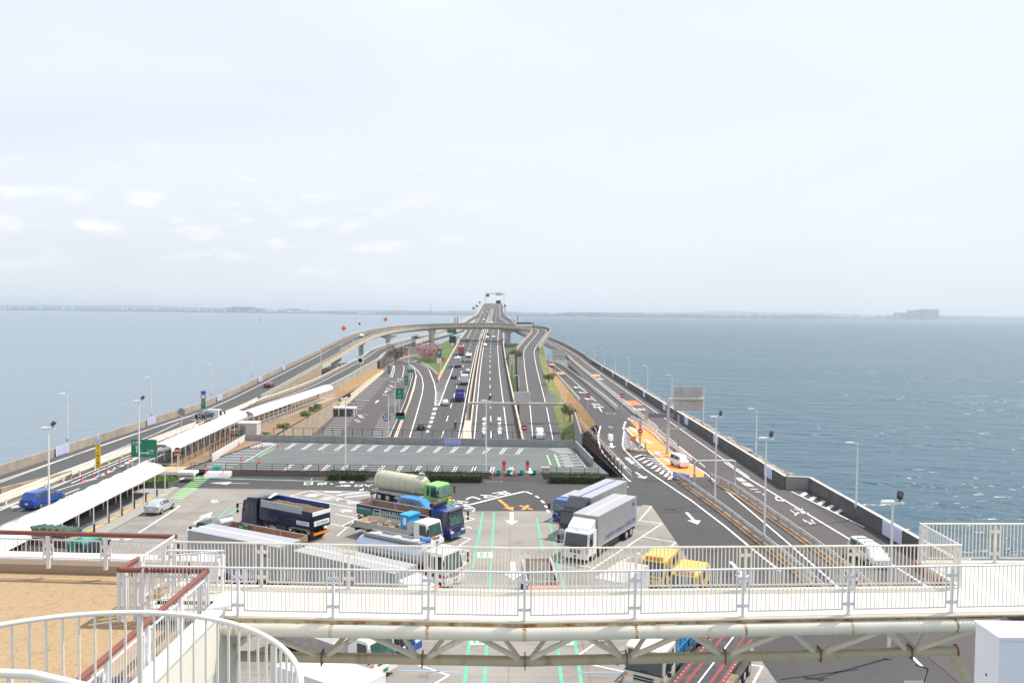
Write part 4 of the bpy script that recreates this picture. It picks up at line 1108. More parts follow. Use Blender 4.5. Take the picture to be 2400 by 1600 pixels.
# ================================================================== CANOPIES, LAMPS, SIGNS
ORD = ('first','second','third','fourth','fifth','sixth','seventh','eighth','ninth','tenth','eleventh','twelfth')
CANV = mat('canopy_membrane', (.70, .695, .67), .55, .03, .7)
def canopy(p0, p1, n, wdt, h, rise, label, z_post, side=1, posts=True, bulge=.42):
    """barrel membrane in n bays from p0 to p1 (its right eave line), bays swell between arches"""
    t = thing('walkway_canopy', label, 'canopy', (p0.x,p0.y,z_post))
    d = Vector((p1.x-p0.x,p1.y-p0.y,p1.z-p0.z)); ax = Vector((d.x,d.y,0)).normalized(); lf = Vector((-ax.y,ax.x,0))
    NA = 14; sub = 8
    for b_ in range(n):
        M_ = MB(); rows = []
        for k in range(sub+1):
            u = (b_+k/sub)/n; s_ = math.sin(math.pi*k/sub)
            base = d*u
            row = []
            for a_ in range(NA+1):
                th = math.pi*a_/NA
                off = lf*(wdt/2*(1-math.cos(th))); up = math.sin(th)**.8*(rise+bulge*s_)
                row.append(base+off+Vector((0,0,h+up)))
            rows.append(row)
        vs = [v for r_ in rows for v in r_]; fs = []
        for k in range(sub):
            for a_ in range(NA): fs.append((k*(NA+1)+a_, (k+1)*(NA+1)+a_, (k+1)*(NA+1)+a_+1, k*(NA+1)+a_+1))
        M_.add(vs, fs); M_.build('membrane_bay', CANV, t, True)
    for k in range(n+1):
        base = d*(k/n)
        M_ = MB(); M_.tube([base+lf*(wdt/2*(1-math.cos(math.pi*a_/10)))+Vector((0,0,h-.03+math.sin(math.pi*a_/10)**.8*rise)) for a_ in range(11)], .05, 6); M_.build('arch', WHITE, t)
        if posts:
            for q in (lf*.05, lf*(wdt-.05)):
                M_ = MB().cyl(base+q, base+q+Vector((0,0,h)), .06, 8); M_.build('post', WHITEP, t)
    MB().bar(Vector((0,0,h)), d+Vector((0,0,h)), .1, .12).build('eave_beam', WHITE, t)
    MB().bar(lf*wdt+Vector((0,0,h)), lf*wdt+d+Vector((0,0,h)), .1, .12).build('eave_beam', WHITE, t)
    return t
canopy(Vector((-42.0,99.6,U+.13)), Vector((-41.0,60.6,U-.2)), 13, -3.1, 2.62, .8, 'scalloped white membrane canopy over the near pavement', U+.13)
canopy(Vector((-45.4,110.2,U+.6)), Vector((-47.3,147.5,U+.6)), 14, 3.0, 2.6, 1.0, 'long white vaulted canopy beside the parking deck', U+.6, bulge=.1)
canopy(Vector((-46.6,149,U+.5)), Vector((-43.9,203,U+.5)), 20, 2.9, 2.5, .9, 'farther white vaulted canopy above the brown retaining wall', U+.5, bulge=.05)
# walkway under the far canopies with wooden looking slatted side
fb = MB().prism([(-45.2,109.5),(-47.1,148),(-46.4,149),(-43.6,204),(-47.2,204),(-50.6,149),(-49.6,109.5)], U, U+.6)
tag(fb.build('raised_walkway', mat('tan_paving', (.50,.36,.22), .85, .12, 1.5)), 'tan raised walkway under the far white canopies', 'walkway')
fence(Vector((-46.4,149.3,0)), Vector((-43.6,203.7,0)), 20, 1.1, U+.6, 'cream slatted railing along the far canopy walkway', (1.0,.06), 5, m=WHITE, name='walkway_railing')
fence(Vector((-45.2,111,0)), Vector((-47.1,147.5,0)), 14, 1.1, U+.6, 'pale railing under the canopy beside the deck', (1.0,.06), 5, m=BRW, name='walkway_railing')
st = thing('platform', 'white steel platform at the end of the far canopy', 'platform', (-45.2,106.8,U))
MB().b2(-4.4,4.3,-.9,.9,.9,1.25).build('deck_plate', WHITE, st)
for x in (-4,-2,0,2,4): MB().cyl((x,0,0),(x,0,.9),.12,8,.25).build('leg', WHITEP, st)
MB().b2(-4.3,2.2,-.85,2.6,1.25,1.29).build('tan_floor', mat('tan_paving', (.5,.36,.22)), st)
for x in (-4.2,-2.1,0,2.1): MB().cyl((x,-.8,1.25),(x,-.8,2.3),.03,6).build('rail_post', WHITE, st)
MB().bar((-4.2,-.8,2.3),(2.1,-.8,2.3),.05,.05).build('handrail', WHITE, st)
sp = thing('steps', 'small white stepped ramp up to the deck entrance', 'steps', G(503,1121,U))
for k in range(3): MB().b2(-1.6,1.6,k*.4,3.0,.2*k+.02,.2*k+.2).build('step', WHITE, sp)

LAMPHEAD = mat('lamp_head_white', (.80,.80,.80), .35, .02, 2)
DARK = mat('dark_fitting', (.03,.03,.035), .5, .1, 3)
def lamp(x, y, z, h, label, ang=0.0, group='street lamps along the roads', kind='single'):
    t = thing('street_lamp', label, 'lamp', (x,y,z), ang, group)
    MB().cyl((0,0,0),(0,0,h),.11,10,.07).build('pole', WHITEP, t, True)
    MB().cyl((0,0,0),(0,0,.35),.2,8).build('base', GALV, t)
    if kind == 'single':
        MB().bar((0,0,h-.05),(.7,0,h+.05),.07,.07).build('arm', WHITEP, t)
        MB().box((.85,0,h+.08),(.9,.34,.14),top=(.8,.7)).build('lamp_head', LAMPHEAD, t)
    elif kind == 'double':
        MB().bar((-.6,0,h),(.6,0,h+.0),.07,.07).build('arm', WHITEP, t)
        for s_ in (-1,1): MB().box((s_*.8,0,h+.06),(.8,.32,.13),top=(.8,.7)).build('lamp_head', LAMPHEAD, t)
    else:
        MB().bar((-.75,0,h),(.75,0,h),.1,.12).build('crossbar', WHITEP, t)
        MB().box((-.3,0,h+.12),(.9,.35,.13),top=(.8,.7)).build('lamp_head', LAMPHEAD, t)
        f = MB(); f.cyl((.45,0,h+.1),(.45,0,h+.4),.05,6); f.cyl((.40,-.1,h+.38),(.56,.15,h+.66),.19,10,.21); f.build('floodlight', DARK, t)
    return t
for i, (px_, yl) in enumerate(((155,126),(353,157.6),(494,191.7),(590,224.8),(665,259.9))):
    x = (px_-1200)/1937*yl; zb = min(LOOP[:70], key=lambda p: abs(p.y-yl)).z
    lamp(x, yl, zb+.9, 7.2, 'slim lamp behind the left sea wall, %s from the camera side' % ('first','second','third','fourth','fifth')[i], math.pi, 'lamps along the left sea wall')
for i, yl in enumerate((90.1,121.4,155,186,219.4,254,287.8,322.8,361.7,395,428,462)):
    x = (38.0 if i == 0 else 36.2 if yl < 370 else 36.2-(yl-370)*.06); zb = U+1.3 if yl < 370 else U+1.3+(yl-370)*.04
    lamp(x, yl, zb, 7.1, '%s slim lamp along the right sea wall, counted from the footbridge' % ORD[i], math.pi, 'lamps along the right sea wall')
for x, y, lab in ((-46.3,82.3,'tall floodlight pole behind the near white canopy'),(-48.4,107,'tall floodlight pole in front of the green road sign'),
                  (-22.6,112.3,'tall pole between two clipped hedges in front of the deck'),(-3.4,112,'tall pole by the deck entrance'),
                  (24.2,97,'tall pole in the guardrail strip near the kei van'),(25,80.5,'tall pole with floodlight in the second guardrail strip'),(24.9,53.4,'tall floodlight pole nearest the footbridge')):
    lamp(x, y, U, 10.2, lab, 0, 'tall floodlight poles', 'flood')
for q, lab, k in (((1064.3+0,0),'',''),): pass
def lampG(px, py, h, lab, kind='single', low=True):
    p = GL(px, py) if low else G(px, py)
    lamp(p.x, p.y, p.z, h, lab, math.pi if kind == 'single' else 0, 'small lamps among the ramps', kind)
for a in ((926,973,8,'double headed lamp in the lower car park, upper','double'),(910,1030,9,'lamp among the right stalls of the lower car park'),(1032,879,7,'lamp beside the blossom tree'),(958,866,8,'twin lamp at the head of the exit ramp','double'),
          (946,850,8,'lamp in front of the far grass field'),(936,848,8,'lamp beside the hammerhead pier'),(1216,920,5,'small lamp on the median grass'),(961,892,6,'thin lamp next to the traffic signs','double')):
    lampG(*a[:4], **({'kind':a[4]} if len(a) > 4 else {}))
for (px_, py_, zz_, lab) in ((752,892,12,'lamp between the two left ramps, nearest'),(801,871,12.5,'lamp between the two left ramps, middle'),(833,858,13,'lamp between the two left ramps, farthest')):
    p = G(px_,py_,zz_); lamp(p.x,p.y,zz_,9,lab,math.pi,'small lamps among the ramps')
p = G(1315,944,U); lamp(p.x,p.y,U-.6,8,'lamp on the dry slope by the inner road',math.pi,'small lamps among the ramps')

# ---- banners on the sea walls
def banner(c, w, h, rz, label, m=BANNER, bg_=SIGNW, nl=5, tilt=0):
    t = thing('wall_banner', label, 'banner', c, rz, 'striped banners on the walls')
    MB().box((0,0,h/2),(w,.05,h)).build('sheet', bg_, t)
    for k in range(nl): MB().box((0,-.03,h*(k+.5)/nl),(w*.94,.02,h*.10)).build('text_band', m, t)
    return t
B2 = mat('banner_blue_line', (.20,.20,.55), .6, .05, 2)
for i, (px_, py_) in enumerate(((157,1070),(352,998),(493,946),(589,902),(652,868))):
    yv = (117.5,150,187,221,247)[i]; q = min(LOOP[:70], key=lambda p: abs(p.y-yv))
    banner((q.x-4.25,q.y,q.z+.1), 3.6, 1.35, R(91.5), '%s white banner with violet lines on the left sea wall, counted from the near end' % ORD[i], B2)
for i, yv in enumerate((81.5,112,141,165,189,218,252,286,322)):
    banner((38.0 if yv < 88 else 35.1,yv,U+.15), 3.4 if i else 4.2, 1.45, R(90), '%s lilac striped banner on the right sea wall, counted from the near end' % ORD[i], B2, mat('banner_sheet_pale', (.60,.64,.80), .6, .04, 2))
c = G(1061,1044,DK); banner((c.x,c.y-.12,DK+.1), 2.6, .95, 0, 'pale blue banner on the deck rear wall', B2, BANNER, 4)

# ---- signs
def plate(t, w, h, z, m, y=0, name='plate', x=0): return MB().box((x,y,z),(w,.06,h)).build(name, m, t)
def stext(t, s, size, x, z, m=SIGNW, y=-.045): 
    o = text('lettering', s, (0,0,0), (1,0,0), (0,0,1), m, None, size); o.parent = t; o.matrix_local = Matrix(((1,0,0,x),(0,0,-1,y),(0,1,0,z),(0,0,0,1))); return o
def sign(loc, parts, label, h=3.0, rz=0.0, name='road_sign', cat='sign', posts=(0,), pm=WHITEP, pr=.05):
    t = thing(name, label, cat, loc, rz)
    for x in posts: MB().cyl((x,0.06,0),(x,.06,h),pr,8).build('post', pm, t)
    for kind, a in parts:
        if kind == 'rect': plate(t, a[0], a[1], a[2], a[3], 0, 'plate', a[4] if len(a) > 4 else 0)
        elif kind == 'disc': MB().cyl((0,.02,a[1]),(0,-.03-(.01*(a[3] if len(a)>3 else 0)),a[1]),a[0],20).build('disc', a[2], t)
        elif kind == 'dia':
            MB().box((0,0,0),(a[0],.05,a[0])).build('diamond', a[2], t).matrix_local = Matrix.Translation((0,0,a[1])) @ Matrix.Rotation(R(45),4,'Y')
        elif kind == 'txt': stext(t, *a)
        elif kind == 'bar': MB().box((a[3] if len(a) > 3 else 0,-.06,a[2]),(a[0],.02,a[1])).build('bar_mark', SIGNW, t)
    return t
def noentry(loc, label, h=2.6, under=True, r=.42):
    p = [('disc',(r+.03,h,SIGNW)),('disc',(r,h,SIGNR,1)),('bar',(r*1.4,r*.34,h))]
    t = sign(loc, p, label, h+.3, group_ if False else 0.0)
    if under:
        plate(t, r*2, r*.45, h-r*1.4, SIGNY); stext(t, '進入禁止', r*.42, 0, h-r*1.4, BLACKM)
    return t
group_ = None
p = G(340,1100,U+.4)
t = sign(Vector((-49.3,110,U)), [('rect',(3.4,2.4,3.6,GREEN,.2)),('txt',('木更津',.42,-.75,4.35)),('txt',('Kisarazu',.2,-.75,4.02)),('txt',('川崎',.42,1.1,3.25)),('txt',('Kawasaki',.22,1.1,2.9))], 'large green direction sign with white arrows in front of the canopy', 3.2, posts=(-1.4,1.6))
MB().box((.15,-.05,3.0),(1.0,.02,.12)).build('arrow_mark', SIGNW, t); MB().add([(.65,-.06,2.82),(.65,-.06,3.18),(.95,-.06,3.0)],[(0,1,2)]).build('arrow_mark', SIGNW, t)
MB().box((-.75,-.05,3.35),(.12,.02,.7)).build('arrow_mark', SIGNW, t); MB().add([(-.95,-.06,3.65),(-.55,-.06,3.65),(-.75,-.06,3.95)],[(0,1,2)]).build('arrow_mark', SIGNW, t)
t = sign(Vector((-52.0,103.5,UL)), [('rect',(.62,3.1,2.7,SIGNY)),('rect',(.62,.55,4.6,BANNER))], 'tall yellow sign with black vertical lettering beside the cones', 5.6)
for k, ch in enumerate('カード挿入確認'): stext(t, ch, .38, 0, 4.0-k*.43, BLACKM)
noentry(Vector((-43.6,107.5,U+.2)), 'red no entry sign with orange plate in front of the raised walkway', 3.6)
# signs on the left road
q = min(LOOP[:70], key=lambda p: abs(p.y-150))
sign(Vector((q.x+5.2,150,q.z)), [('rect',(.9,.6,6.1,SIGNB)),('disc',(.5,5.3,SIGNR)),('disc',(.36,5.3,SIGNW,1)),('rect',(.75,1.7,4.0,GREEN)),('txt',('出',.4,0,4.5)),('txt',('口',.4,0,4.0)),('txt',('6',.4,0,5.3,B2,-.07))], 'signpost with blue plate, red ring disc and green exit plate', 6.2)
sign(Vector((q.x+5.2,140,q.z)), [('disc',(.62,3.8,GREYC))], 'grey back of a round traffic mirror on a thin post', 4.0)
# P sign on gore, warning diamonds, reds
p = GL(1029,884)
t = sign(p, [('rect',(1.5,3.0,8.0,GREEN)),('rect',(1.5,1.6,5.6,SIGNW)),('txt',('P',1.6,0,8.1)),('txt',('↖',1.0,0,5.6,GREEN))], 'tall green parking sign with white P on the gore', 9.4, posts=(-.2,.2), pm=ORAW, pr=.09)
MB().cyl((0,0,0),(0,0,1.2),1.0,14,.9).build('crash_cushion', mat('cushion_orange', (.80,.36,.20), .7), t)
sign(GL(1037,862), [('disc',(.8,3.2,CONE))], 'red round reflector sign near the parking sign', 3.2)
q = FLY[22]
for yv, lab in ((352,'orange diamond warning sign above the rising flyover'),(415,'orange diamond warning sign on the flyover where it bends')):
    q = min(FLY[:len(FLY)//2], key=lambda p: abs(p.y-yv)); P_ = Vector((q.x-4.6,q.y,q.z+.8))
    sign(P_, [('dia',(1.7,4.2,ORAW)),('rect',(.5,.15,4.2,BLACKM))], lab, 3.2)
q = min(FLY[:len(FLY)//2], key=lambda p: abs(p.y-385)); sign(Vector((q.x-4.6,q.y,q.z+.8)), [('disc',(.5,4.2,DARK))], 'small dark round sign back on the flyover parapet', 4.2)
q = GL(951,846); sign(q, [('dia',(1.5,3.0,ORAW))], 'orange diamond sign at the head of the exit ramp', 3)
sign(GL(929,852), [('rect',(.7,2.0,3.2,SIGNB)),('disc',(.55,4.8,SIGNR))], 'red disc and blue plate at the pier foot', 5)
sign(Vector((atY(LEFTB,262).x+3.2,262,13.6)), [('rect',(2.0,2.4,3.6,SIGNW)),('rect',(1.2,1.2,3.4,SIGNB))], 'white board with blue symbol on the left ramp', 4)
for (px_, py_, w_, h_, zz_, lab) in ((952,930,.95,2.6,4.6,'slim green vertical sign at the exit ramp, upper'),(936,973,2.0,2.6,5.2,'green sign board in the lower car park'),(911,892,.8,2.6,3.6,'small green sign at the top of the lower car park')):
    t = sign(GL(px_,py_), [('rect',(w_,h_,zz_,GREEN)),('txt',('P',.8,0,zz_+.3)),('txt',('出口',.45 if w_ > 1 else .3,0,zz_-.6))], lab, zz_+h_/2)
sign(GL(938,991), [('rect',(2.1,1.6,1.6,GREEN)),('rect',(1.8,.7,2.0,SIGNW))], 'low green and white sign on the car park fence', 1.6)
sign(GL(962,905), [('rect',(2.0,.8,4.6,GREEN))], 'small green plate on an arm above the ramp', 4.6)
p = GL(906,1029); sign(p, [('disc',(.75,4.4,DARK)),('disc',(.6,4.4,BANNER,1)),('txt',('9',.7,0,4.4,DARK,-.07))], 'round dark rimmed speed sign behind the deck fence', 4.4)
noentry(GL(1228,1045), 'red no entry sign between the highway and the ramp', 3.6, False, .62)
noentry(Vector((17.6,189,U)), 'red no entry sign at the end of the inner road railing', 3.4, False, .55)
noentry(Vector((25.6,190,U)), 'red no entry sign beside the rumble stripes', 3.3, False, .55)
# far green boards
t = sign(Vector((-33,452,17)), [('rect',(5,4.2,6,GREEN)),('txt',('出口',1.3,0,6.2))], 'green direction board left of the highway beyond the flyover', 5, pr=.12)
t = sign(Vector((-28.8,400,15)), [('rect',(3.2,3.4,4.2,DARK)),('rect',(1.5,1.4,2.0,SIGNW))], 'black variable message box beside the highway', 4, pr=.1)
q = GL(1225,800)
sign(Vector((8,441,25)), [('rect',(7,1.6,1.7,GREEN)),('txt',('木更津',.9,0,1.7))], 'long green board on the flyover near the bus', 1)
sign(GL(1206,829), [('disc',(.01,1,GALV))], 'thin marker post on the median grass', 3)
t = sign(GL(1199,893), [('rect',(1.9,3.4,7.0,SIGNBK))], 'blank grey back of a board on two legs on the median grass', 5.4, posts=(-.6,.6), pm=WHITEP, pr=.1)

# ---- gantry across the carriageways
gt = thing('sign_gantry', 'white steel gantry with sign backs across the highway', 'gantry', (0,0,0))
ga, gb_ = GL(1096,992), GL(1326,988)
yg = 187; zt_ = 33-(947-731)*yg/1937; xa, xb = (1097-1200)/1937*yg, (1326-1200)/1937*yg
GANT = mat('gantry_weathered', (.50,.46,.38), .6, .15, .8, dirt=(.34,.28,.20), dscale=.8)
MB().tube([(xa,yg,zL(yg)),(xa,yg,zt_-.5),(xa+.15,yg,zt_-.1),(xa+.6,yg,zt_),(xb,yg,zt_),], .28, 10).build('beam', GANT, gt, True)
MB().cyl((xb,yg,zL(yg)),(xb,yg,zt_+.3),.25,10).build('post', GANT, gt)
for px_ in (1144,1182,1275): MB().box(((px_-1200)/1937*yg,yg,zt_-.45),(1.7,.5,.6)).build('luminaire', GANT, gt)
for (x0,x1,y0,y1) in ((1206,1246,919,942),(1281,1305,923,941)): 
    MB().box((((x0+x1)/2-1200)/1937*yg,yg-.2,33-((y0+y1)/2-731)*yg/1937),((x1-x0)/1937*yg,.3,(y1-y0)/1937*yg)).build('sign_back', SIGNBK, gt)
for x0 in (1281,1303,1311): MB().cyl(((x0-1200)/1937*yg,yg,zt_),((x0-1200)/1937*yg,yg,zt_+2.9),.08,6).build('frame_post', GANT, gt)
MB().bar(((1281-1200)/1937*yg,yg,zt_+2.9),((1311-1200)/1937*yg,yg,zt_+2.9),.14,.14).build('frame_bar', GANT, gt)
# sign back at the ramp end (lower right of gantry)
def signback(c, w, h, rows, label, post_x, z0, arm=None, m=SIGNBK, pr=.2, topbend=True):
    t = thing('sign_back_board', label, 'sign', (c[0],c[1],z0))
    H = c[2]-z0
    MB().box((0,0,H),(w,.1,h)).build('board', m, t)
    for k in range(rows): MB().box((0,-.1,H-h/2+h*(k+.5)/rows),(w,.1,.1)).build('rib', GALV, t)
    for x in (-w*.25, w*.25): MB().box((x,-.16,H),(.12,.08,h)).build('stiffener', GALV, t)
    if post_x is not None:
        MB().tube([(post_x,0,0),(post_x,0,H-.8),(post_x+.25*(1 if post_x<0 else -1),0,H-.2),(post_x+1.0*(1 if post_x<0 else -1),0,H),(0,-.25,H),(w/2*(1 if post_x<0 else -1),-.25,H)], pr, 10).build('bent_post', PALE, t, True)
    return t
signback(((1307-1200)/1937*186,186,33-(1008-731)*186/1937), 3.6, 3.6, 6, 'ribbed back of a board standing behind the deck rear wall', None, 8)
yv = 131; signback(((1616-1200)/1937*yv,yv,33-(934-734)*yv/1937), 4.6, 3.9, 9, 'large ribbed grey sign back on a thick bent white post', ((1569-1616)/1937*yv), U, pr=.28)
yv = 295; signback(((1310-1200)/1937*yv,yv,33-(831-731)*yv/1937), 4.7, 3.9, 5, 'ribbed grey sign back on a bent post above the far slip road', ((1286-1310)/1937*yv), 9.2, pr=.2)

# ---- height gauge and barrier arm with no entry sign on the orange lane
p = G(1497,1056,U)
t = thing('toll_island', 'small kerbed island with post, red no entry sign and striped arm beside the orange lane', 'traffic island', p)
MB().cyl((0,0,0),(0,0,.22),1.5,18).build('kerb', WALLB, t); 
MB().box((.2,.1,5.05/2),(.3,.3,5.05)).build('post', mat('mast_grey', (.38,.36,.36), .6), t)
t2 = noentry(p+Vector((.15,-.25,.3)), 'red no entry sign with yellow plate on the grey mast', 2.95, True, .42)
MB().bar((.3,0,3.5),(8.1,1.8,3.5),.07,.07).build('arm', SIGNW, t)
for k in range(5): MB().bar((.9+k*.8,.14+k*.185,3.5),(1.2+k*.8,.2+k*.185,3.5),.085,.085).build('arm_stripe', CONE, t)
MB().box((-1.25,-.1,.9),(.5,.3,1.0)).build('cabinet', SIGNW, t); MB().box((-.95,-.2,2.05),(.85,.1,.7)).build('orange_board', ORAW, t)
MB().cyl((-1.0,-.1,.2),(-1.0,-.1,1.8),.06,6).build('board_post', WALLBR, t); MB().box((1.0,-.3,.75),(.2,.2,1.1)).build('bollard', WALLBR, t)
MB().tube([(-.3,-.5,.25),(.1,-.6,1.0),(.9,-.4,1.0),(1.3,-.2,.3)],.07,8).build('guard_hoop', SIGNW, t)
p2 = G(1589,1050,U)
t = thing('gate_post', 'grey square mast on the far side of the orange lane', 'post', p2); MB().box((0,0,2.75),(.28,.28,5.5)).build('mast', mat('mast_grey', (.38,.36,.36), .6), t)
t = thing('led_board', 'long violet grey electronic board on a post frame over the slip road', 'sign', p2+Vector((-2.7,1.0,0)))
MB().box((0,0,5.3),(4.3,.25,.7)).build('display', mat('led_panel', (.20,.18,.24), .5, .15, 6), t)
for k in range(5): MB().box((-1.8+k*.9,0,5.74),(.12,.12,.18)).build('lug', DARK, t)
MB().box((-2.5,-.1,5.1),(.6,.1,1.1)).build('end_frame', CREAM, t)
# portal frame
pa, pb = G(1627,1137,U), G(1722,1136,U)
t = thing('height_portal', 'white rusty height limit portal over the slip road', 'gantry', (pa.x,pa.y,U)); d = pb-pa
PW = mat('portal_white_rusty', (.62,.60,.55), .6, .1, 1.0, dirt=(.40,.20,.07), dscale=1.0, damt=.6)
MB().tube([(0,0,0),(0,0,2.7),(.1,0,3.0),(.45,.0,3.2),(d.x-.3,d.y,3.2),(d.x,d.y,3.1),(d.x,d.y,0)],.14,10).build('frame', PW, t, True)
MB().box((0,-.1,1.1),(.34,.25,.9)).build('box', PALE, t)
for k in range(6): MB().cyl((.9+k*.55,d.y*k/7,3.2),(.9+k*.55,d.y*k/7,4.0),.02,5).build('baluster', GALV, t)
MB().bar((.8,0,4.0),(3.8,d.y*.8,4.0),.04,.04).build('handrail', GALV, t)
banner(G(1596,1124,U)+Vector((0,0,.15)), 2.9, .8, R(-52), 'blue striped banner on the near guardrail', B2, BANNER, 3)

# delineators and cones
def delin(p, label, g, h=.75):
    t = thing('delineator_post', label, 'bollard', p, 0, g)
    MB().cyl((0,0,0),(0,0,.05),.16,10).build('foot', CONE, t); MB().cyl((0,0,.05),(0,0,h),.045,8).build('tube', CONE, t)
    for z in (.45,.6): MB().cyl((0,0,h*z/.75),(0,0,h*z/.75+.06),.049,8).build('band', SIGNW, t)
    return t
ddef = delin(G(1063,1128), 'red flexible post with white bands in front of the long hedge', 'red posts in front of the deck')
for i, (x, y) in enumerate(((1089,1128),(1118,1128),(1148,1127),(1175,1127),(1175,1118),(1177,1108),(1154,1106),(1206,1106),(1209,1110),(1262,1106),(443,1115),(453,1113),(522,1106),(525,1103),(482,1108),(486,1104))):
    dup(ddef, G(x,y,U if y > 1120 else DK), 0, ('%s red banded post in front of the long hedge, counted from the tanker' % ORD[i+1]) if i < 4 else ('%s red banded post at the right deck entrance, clockwise from the hedge' % ORD[i-4]) if i < 10 else ('%s red banded post at the left deck entrance, from the platform' % ORD[i-10]))
ddef['label'] = 'first red banded post in front of the long hedge, counted from the tanker'
for i, (x, y) in enumerate(((1508,1070),(1518,1080),(1530,1091),(1541,1101),(1557,1111),(1572,1124))):
    dup(ddef, G(x,y), 0, '%s slender red post on the white chevrons, counted from the toll island' % ORD[i], 'red posts on the chevron gore')
def cone(p, label, g):
    t = thing('traffic_cone', label, 'traffic cone', p, 0, g)
    MB().box((0,0,.02),(.4,.4,.04)).build('foot', CONE, t); MB().cyl((0,0,.04),(0,0,.72),.15,10,.03).build('body', CONE, t); MB().cyl((0,0,.3),(0,0,.42),.105,10,.08).build('band', SIGNW, t)
    return t
c0 = cone(G(191,1128,UL), 'orange red traffic cone on the hatched line of the left road', 'cones on the left road')
for i, (x, y) in enumerate(((216,1119),(250,1103),(280,1089),(307,1077),(240,1136),(257,1129),(278,1120))):
    dup(c0, G(x,y,UL), 0, 'traffic cone %s the painted hatching of the left road' % ('on' if i < 4 else 'below'))
c1 = cone(G(614,1050,DK), 'orange cone on the deck near its left rear hatching', 'cones on the parking deck')
for x, y, l_ in ((651,1048,'orange cone at the right tip of the deck hatching'),(566,1079,'orange cone on the white stall line of the deck'),(607,1085,'orange cone behind the front fence of the deck'),(560,1045,'dark cone in the rear left corner of the deck')):
    dup(c1, G(x,y,DK), 0, l_)
TEAL = mat('teal_plastic', (.0,.33,.26), .5)
b0 = tag(MB().cyl((0,0,0),(0,0,.5),.28,12).build('teal_barrel', TEAL), 'teal weight drum at the deck entrance', 'drum', 'teal drums at the deck entrances'); b0.location = G(504,1100,DK)
for i, (x, y) in enumerate(((515,1100),(1169,1109),(1193,1109),(1223,1109),(1253,1109))):
    o = inst('teal_barrel', b0, None, G(x,y,DK)); tag(o, 'teal weight drum at the %s entrance of the deck' % ('left' if i == 0 else 'right'), 'drum', 'teal drums at the deck entrances')
b0['label'] = 'teal weight drum at the left entrance of the deck'
for x, lab in ((1181,'red no entry board left of the deck entrance arrow'),(1236,'red no entry board right of the deck entrance arrow')):
    p = G(x,1106,DK); t = sign(p, [('rect',(.42,1.1,.75,CONE)),('disc',(.28,1.45,SIGNW)),('disc',(.24,1.45,SIGNR,1)),('bar',(.3,.08,1.45)),('txt',('出口',.18,0,.8)),('txt',('専用',.18,0,.5))], lab, 1.2)
# bollards along the pavement
bd = thing('bollard', 'black bollard standing on the pavement edge', 'bollard', G(368,1163,U+.13), 0, 'black bollards on the near pavement'); MB().cyl((0,0,0),(0,0,.85),.09,12).build('tube', DARK, bd)
for i, (x, y) in enumerate(((342,1176),(315,1191),(286,1208),(255,1225),(221,1247))):
    dup(bd, G(x,y,U+.13), 0, '%s black bollard on the near pavement, counted from the planter' % ORD[i+1])
bd['label'] = 'black bollard on the near pavement, closest to the planter'
# utility box, machine room
t = thing('lift_housing', 'pale lift housing beside the end of the deck canopy', 'kiosk', (-46.5,140,U+.6)); MB().b2(0,3.2,0,2.2,0,2.3).build('body', PALE, t); MB().b2(-.1,3.3,-.1,2.3,2.3,2.45).build('roof', WHITE, t); MB().b2(.4,1.3,-.03,0,.0,2.0).build('door', GREYC, t)
t = thing('electrical_cabinet', 'grey cabinet at the left end of the right hedge', 'cabinet', G(1279,1118,U)); MB().b2(-.5,.5,-.3,.3,0,1.3).build('body', SIGNBK, t); MB().b2(-.55,.55,-.35,.35,1.3,1.38).build('lid', WHITE, t)
# stair platform near lower car park
t = thing('stair_platform', 'small white platform on legs beside the lower car park wall', 'platform', (-40.2,196,0)); zz_ = zL(196)
MB().b2(-3,3.2,-1.5,1.5,9.6,9.9).build('floor', WHITE, t)
for x, y in ((-.6,-1.3),(3,-1.3),(3,1.3)): MB().cyl((x,y,zz_-.2),(x,y,9.6),.15,8).build('leg', WHITEP, t)
for x in (-3,0,3): MB().cyl((x,-1.4,9.9),(x,-1.4,11),.05,6).build('rail_post', WHITE, t)
MB().bar((-3,-1.4,11),(3.1,-1.4,11),.07,.07).build('handrail', WHITE, t)
MB().b2(-2.2,2.2,1.6,2.4,zz_,9.6).build('dark_wall', GREYC, t)

# ---- trees and bushes
def tree(x, y, z, r, h, m, label, name='tree', n=900, seed=3, cat='tree', leaf=.28):
    t = thing(name, label, cat, (x,y,z)); rr = random.Random(seed)
    b = MB(); b.tube([(0,0,0),(.1,0,h*.3),(0,.1,h*.55)], .16, 6)
    for k in range(6):
        a_ = k*1.05; b.tube([(0,0,h*.35),(math.cos(a_)*r*.4,math.sin(a_)*r*.4,h*.6),(math.cos(a_)*r*.75,math.sin(a_)*r*.75,h*.75)],.06,5)
    b.build('trunk', EARTH, t)
    c = MB(); clumps = [(rr.uniform(-.7,.7)*r, rr.uniform(-.7,.7)*r, h*rr.uniform(.5,.85), rr.uniform(.3,.55)*r) for _ in range(13)]
    for _ in range(n):
        cx, cy, cz, cr2 = rr.choice(clumps); v = Vector((rr.gauss(0,1),rr.gauss(0,1),rr.gauss(0,1))).normalized()*cr2*rr.uniform(.6,1.05)
        p = Vector((cx,cy,cz))+v*1.0; p.z = max(p.z, h*.25); u = Vector((rr.uniform(-1,1),rr.uniform(-1,1),rr.uniform(-1,1))).normalized(); w = u.orthogonal().normalized()
        c.add([p-u*leaf,p+w*leaf*.7,p+u*leaf,p-w*leaf*.7],[(0,1,2,3)])
    c.build('crown', m, t); return t
BLOS = mat('blossom_pink', (.42,.24,.23), .9, .3, 2, dirt=(.22,.14,.12), dscale=1.5)
BUSH = mat('bush_olive', (.16,.13,.05), .9, .35, 2, dirt=(.07,.07,.03), dscale=1.5)
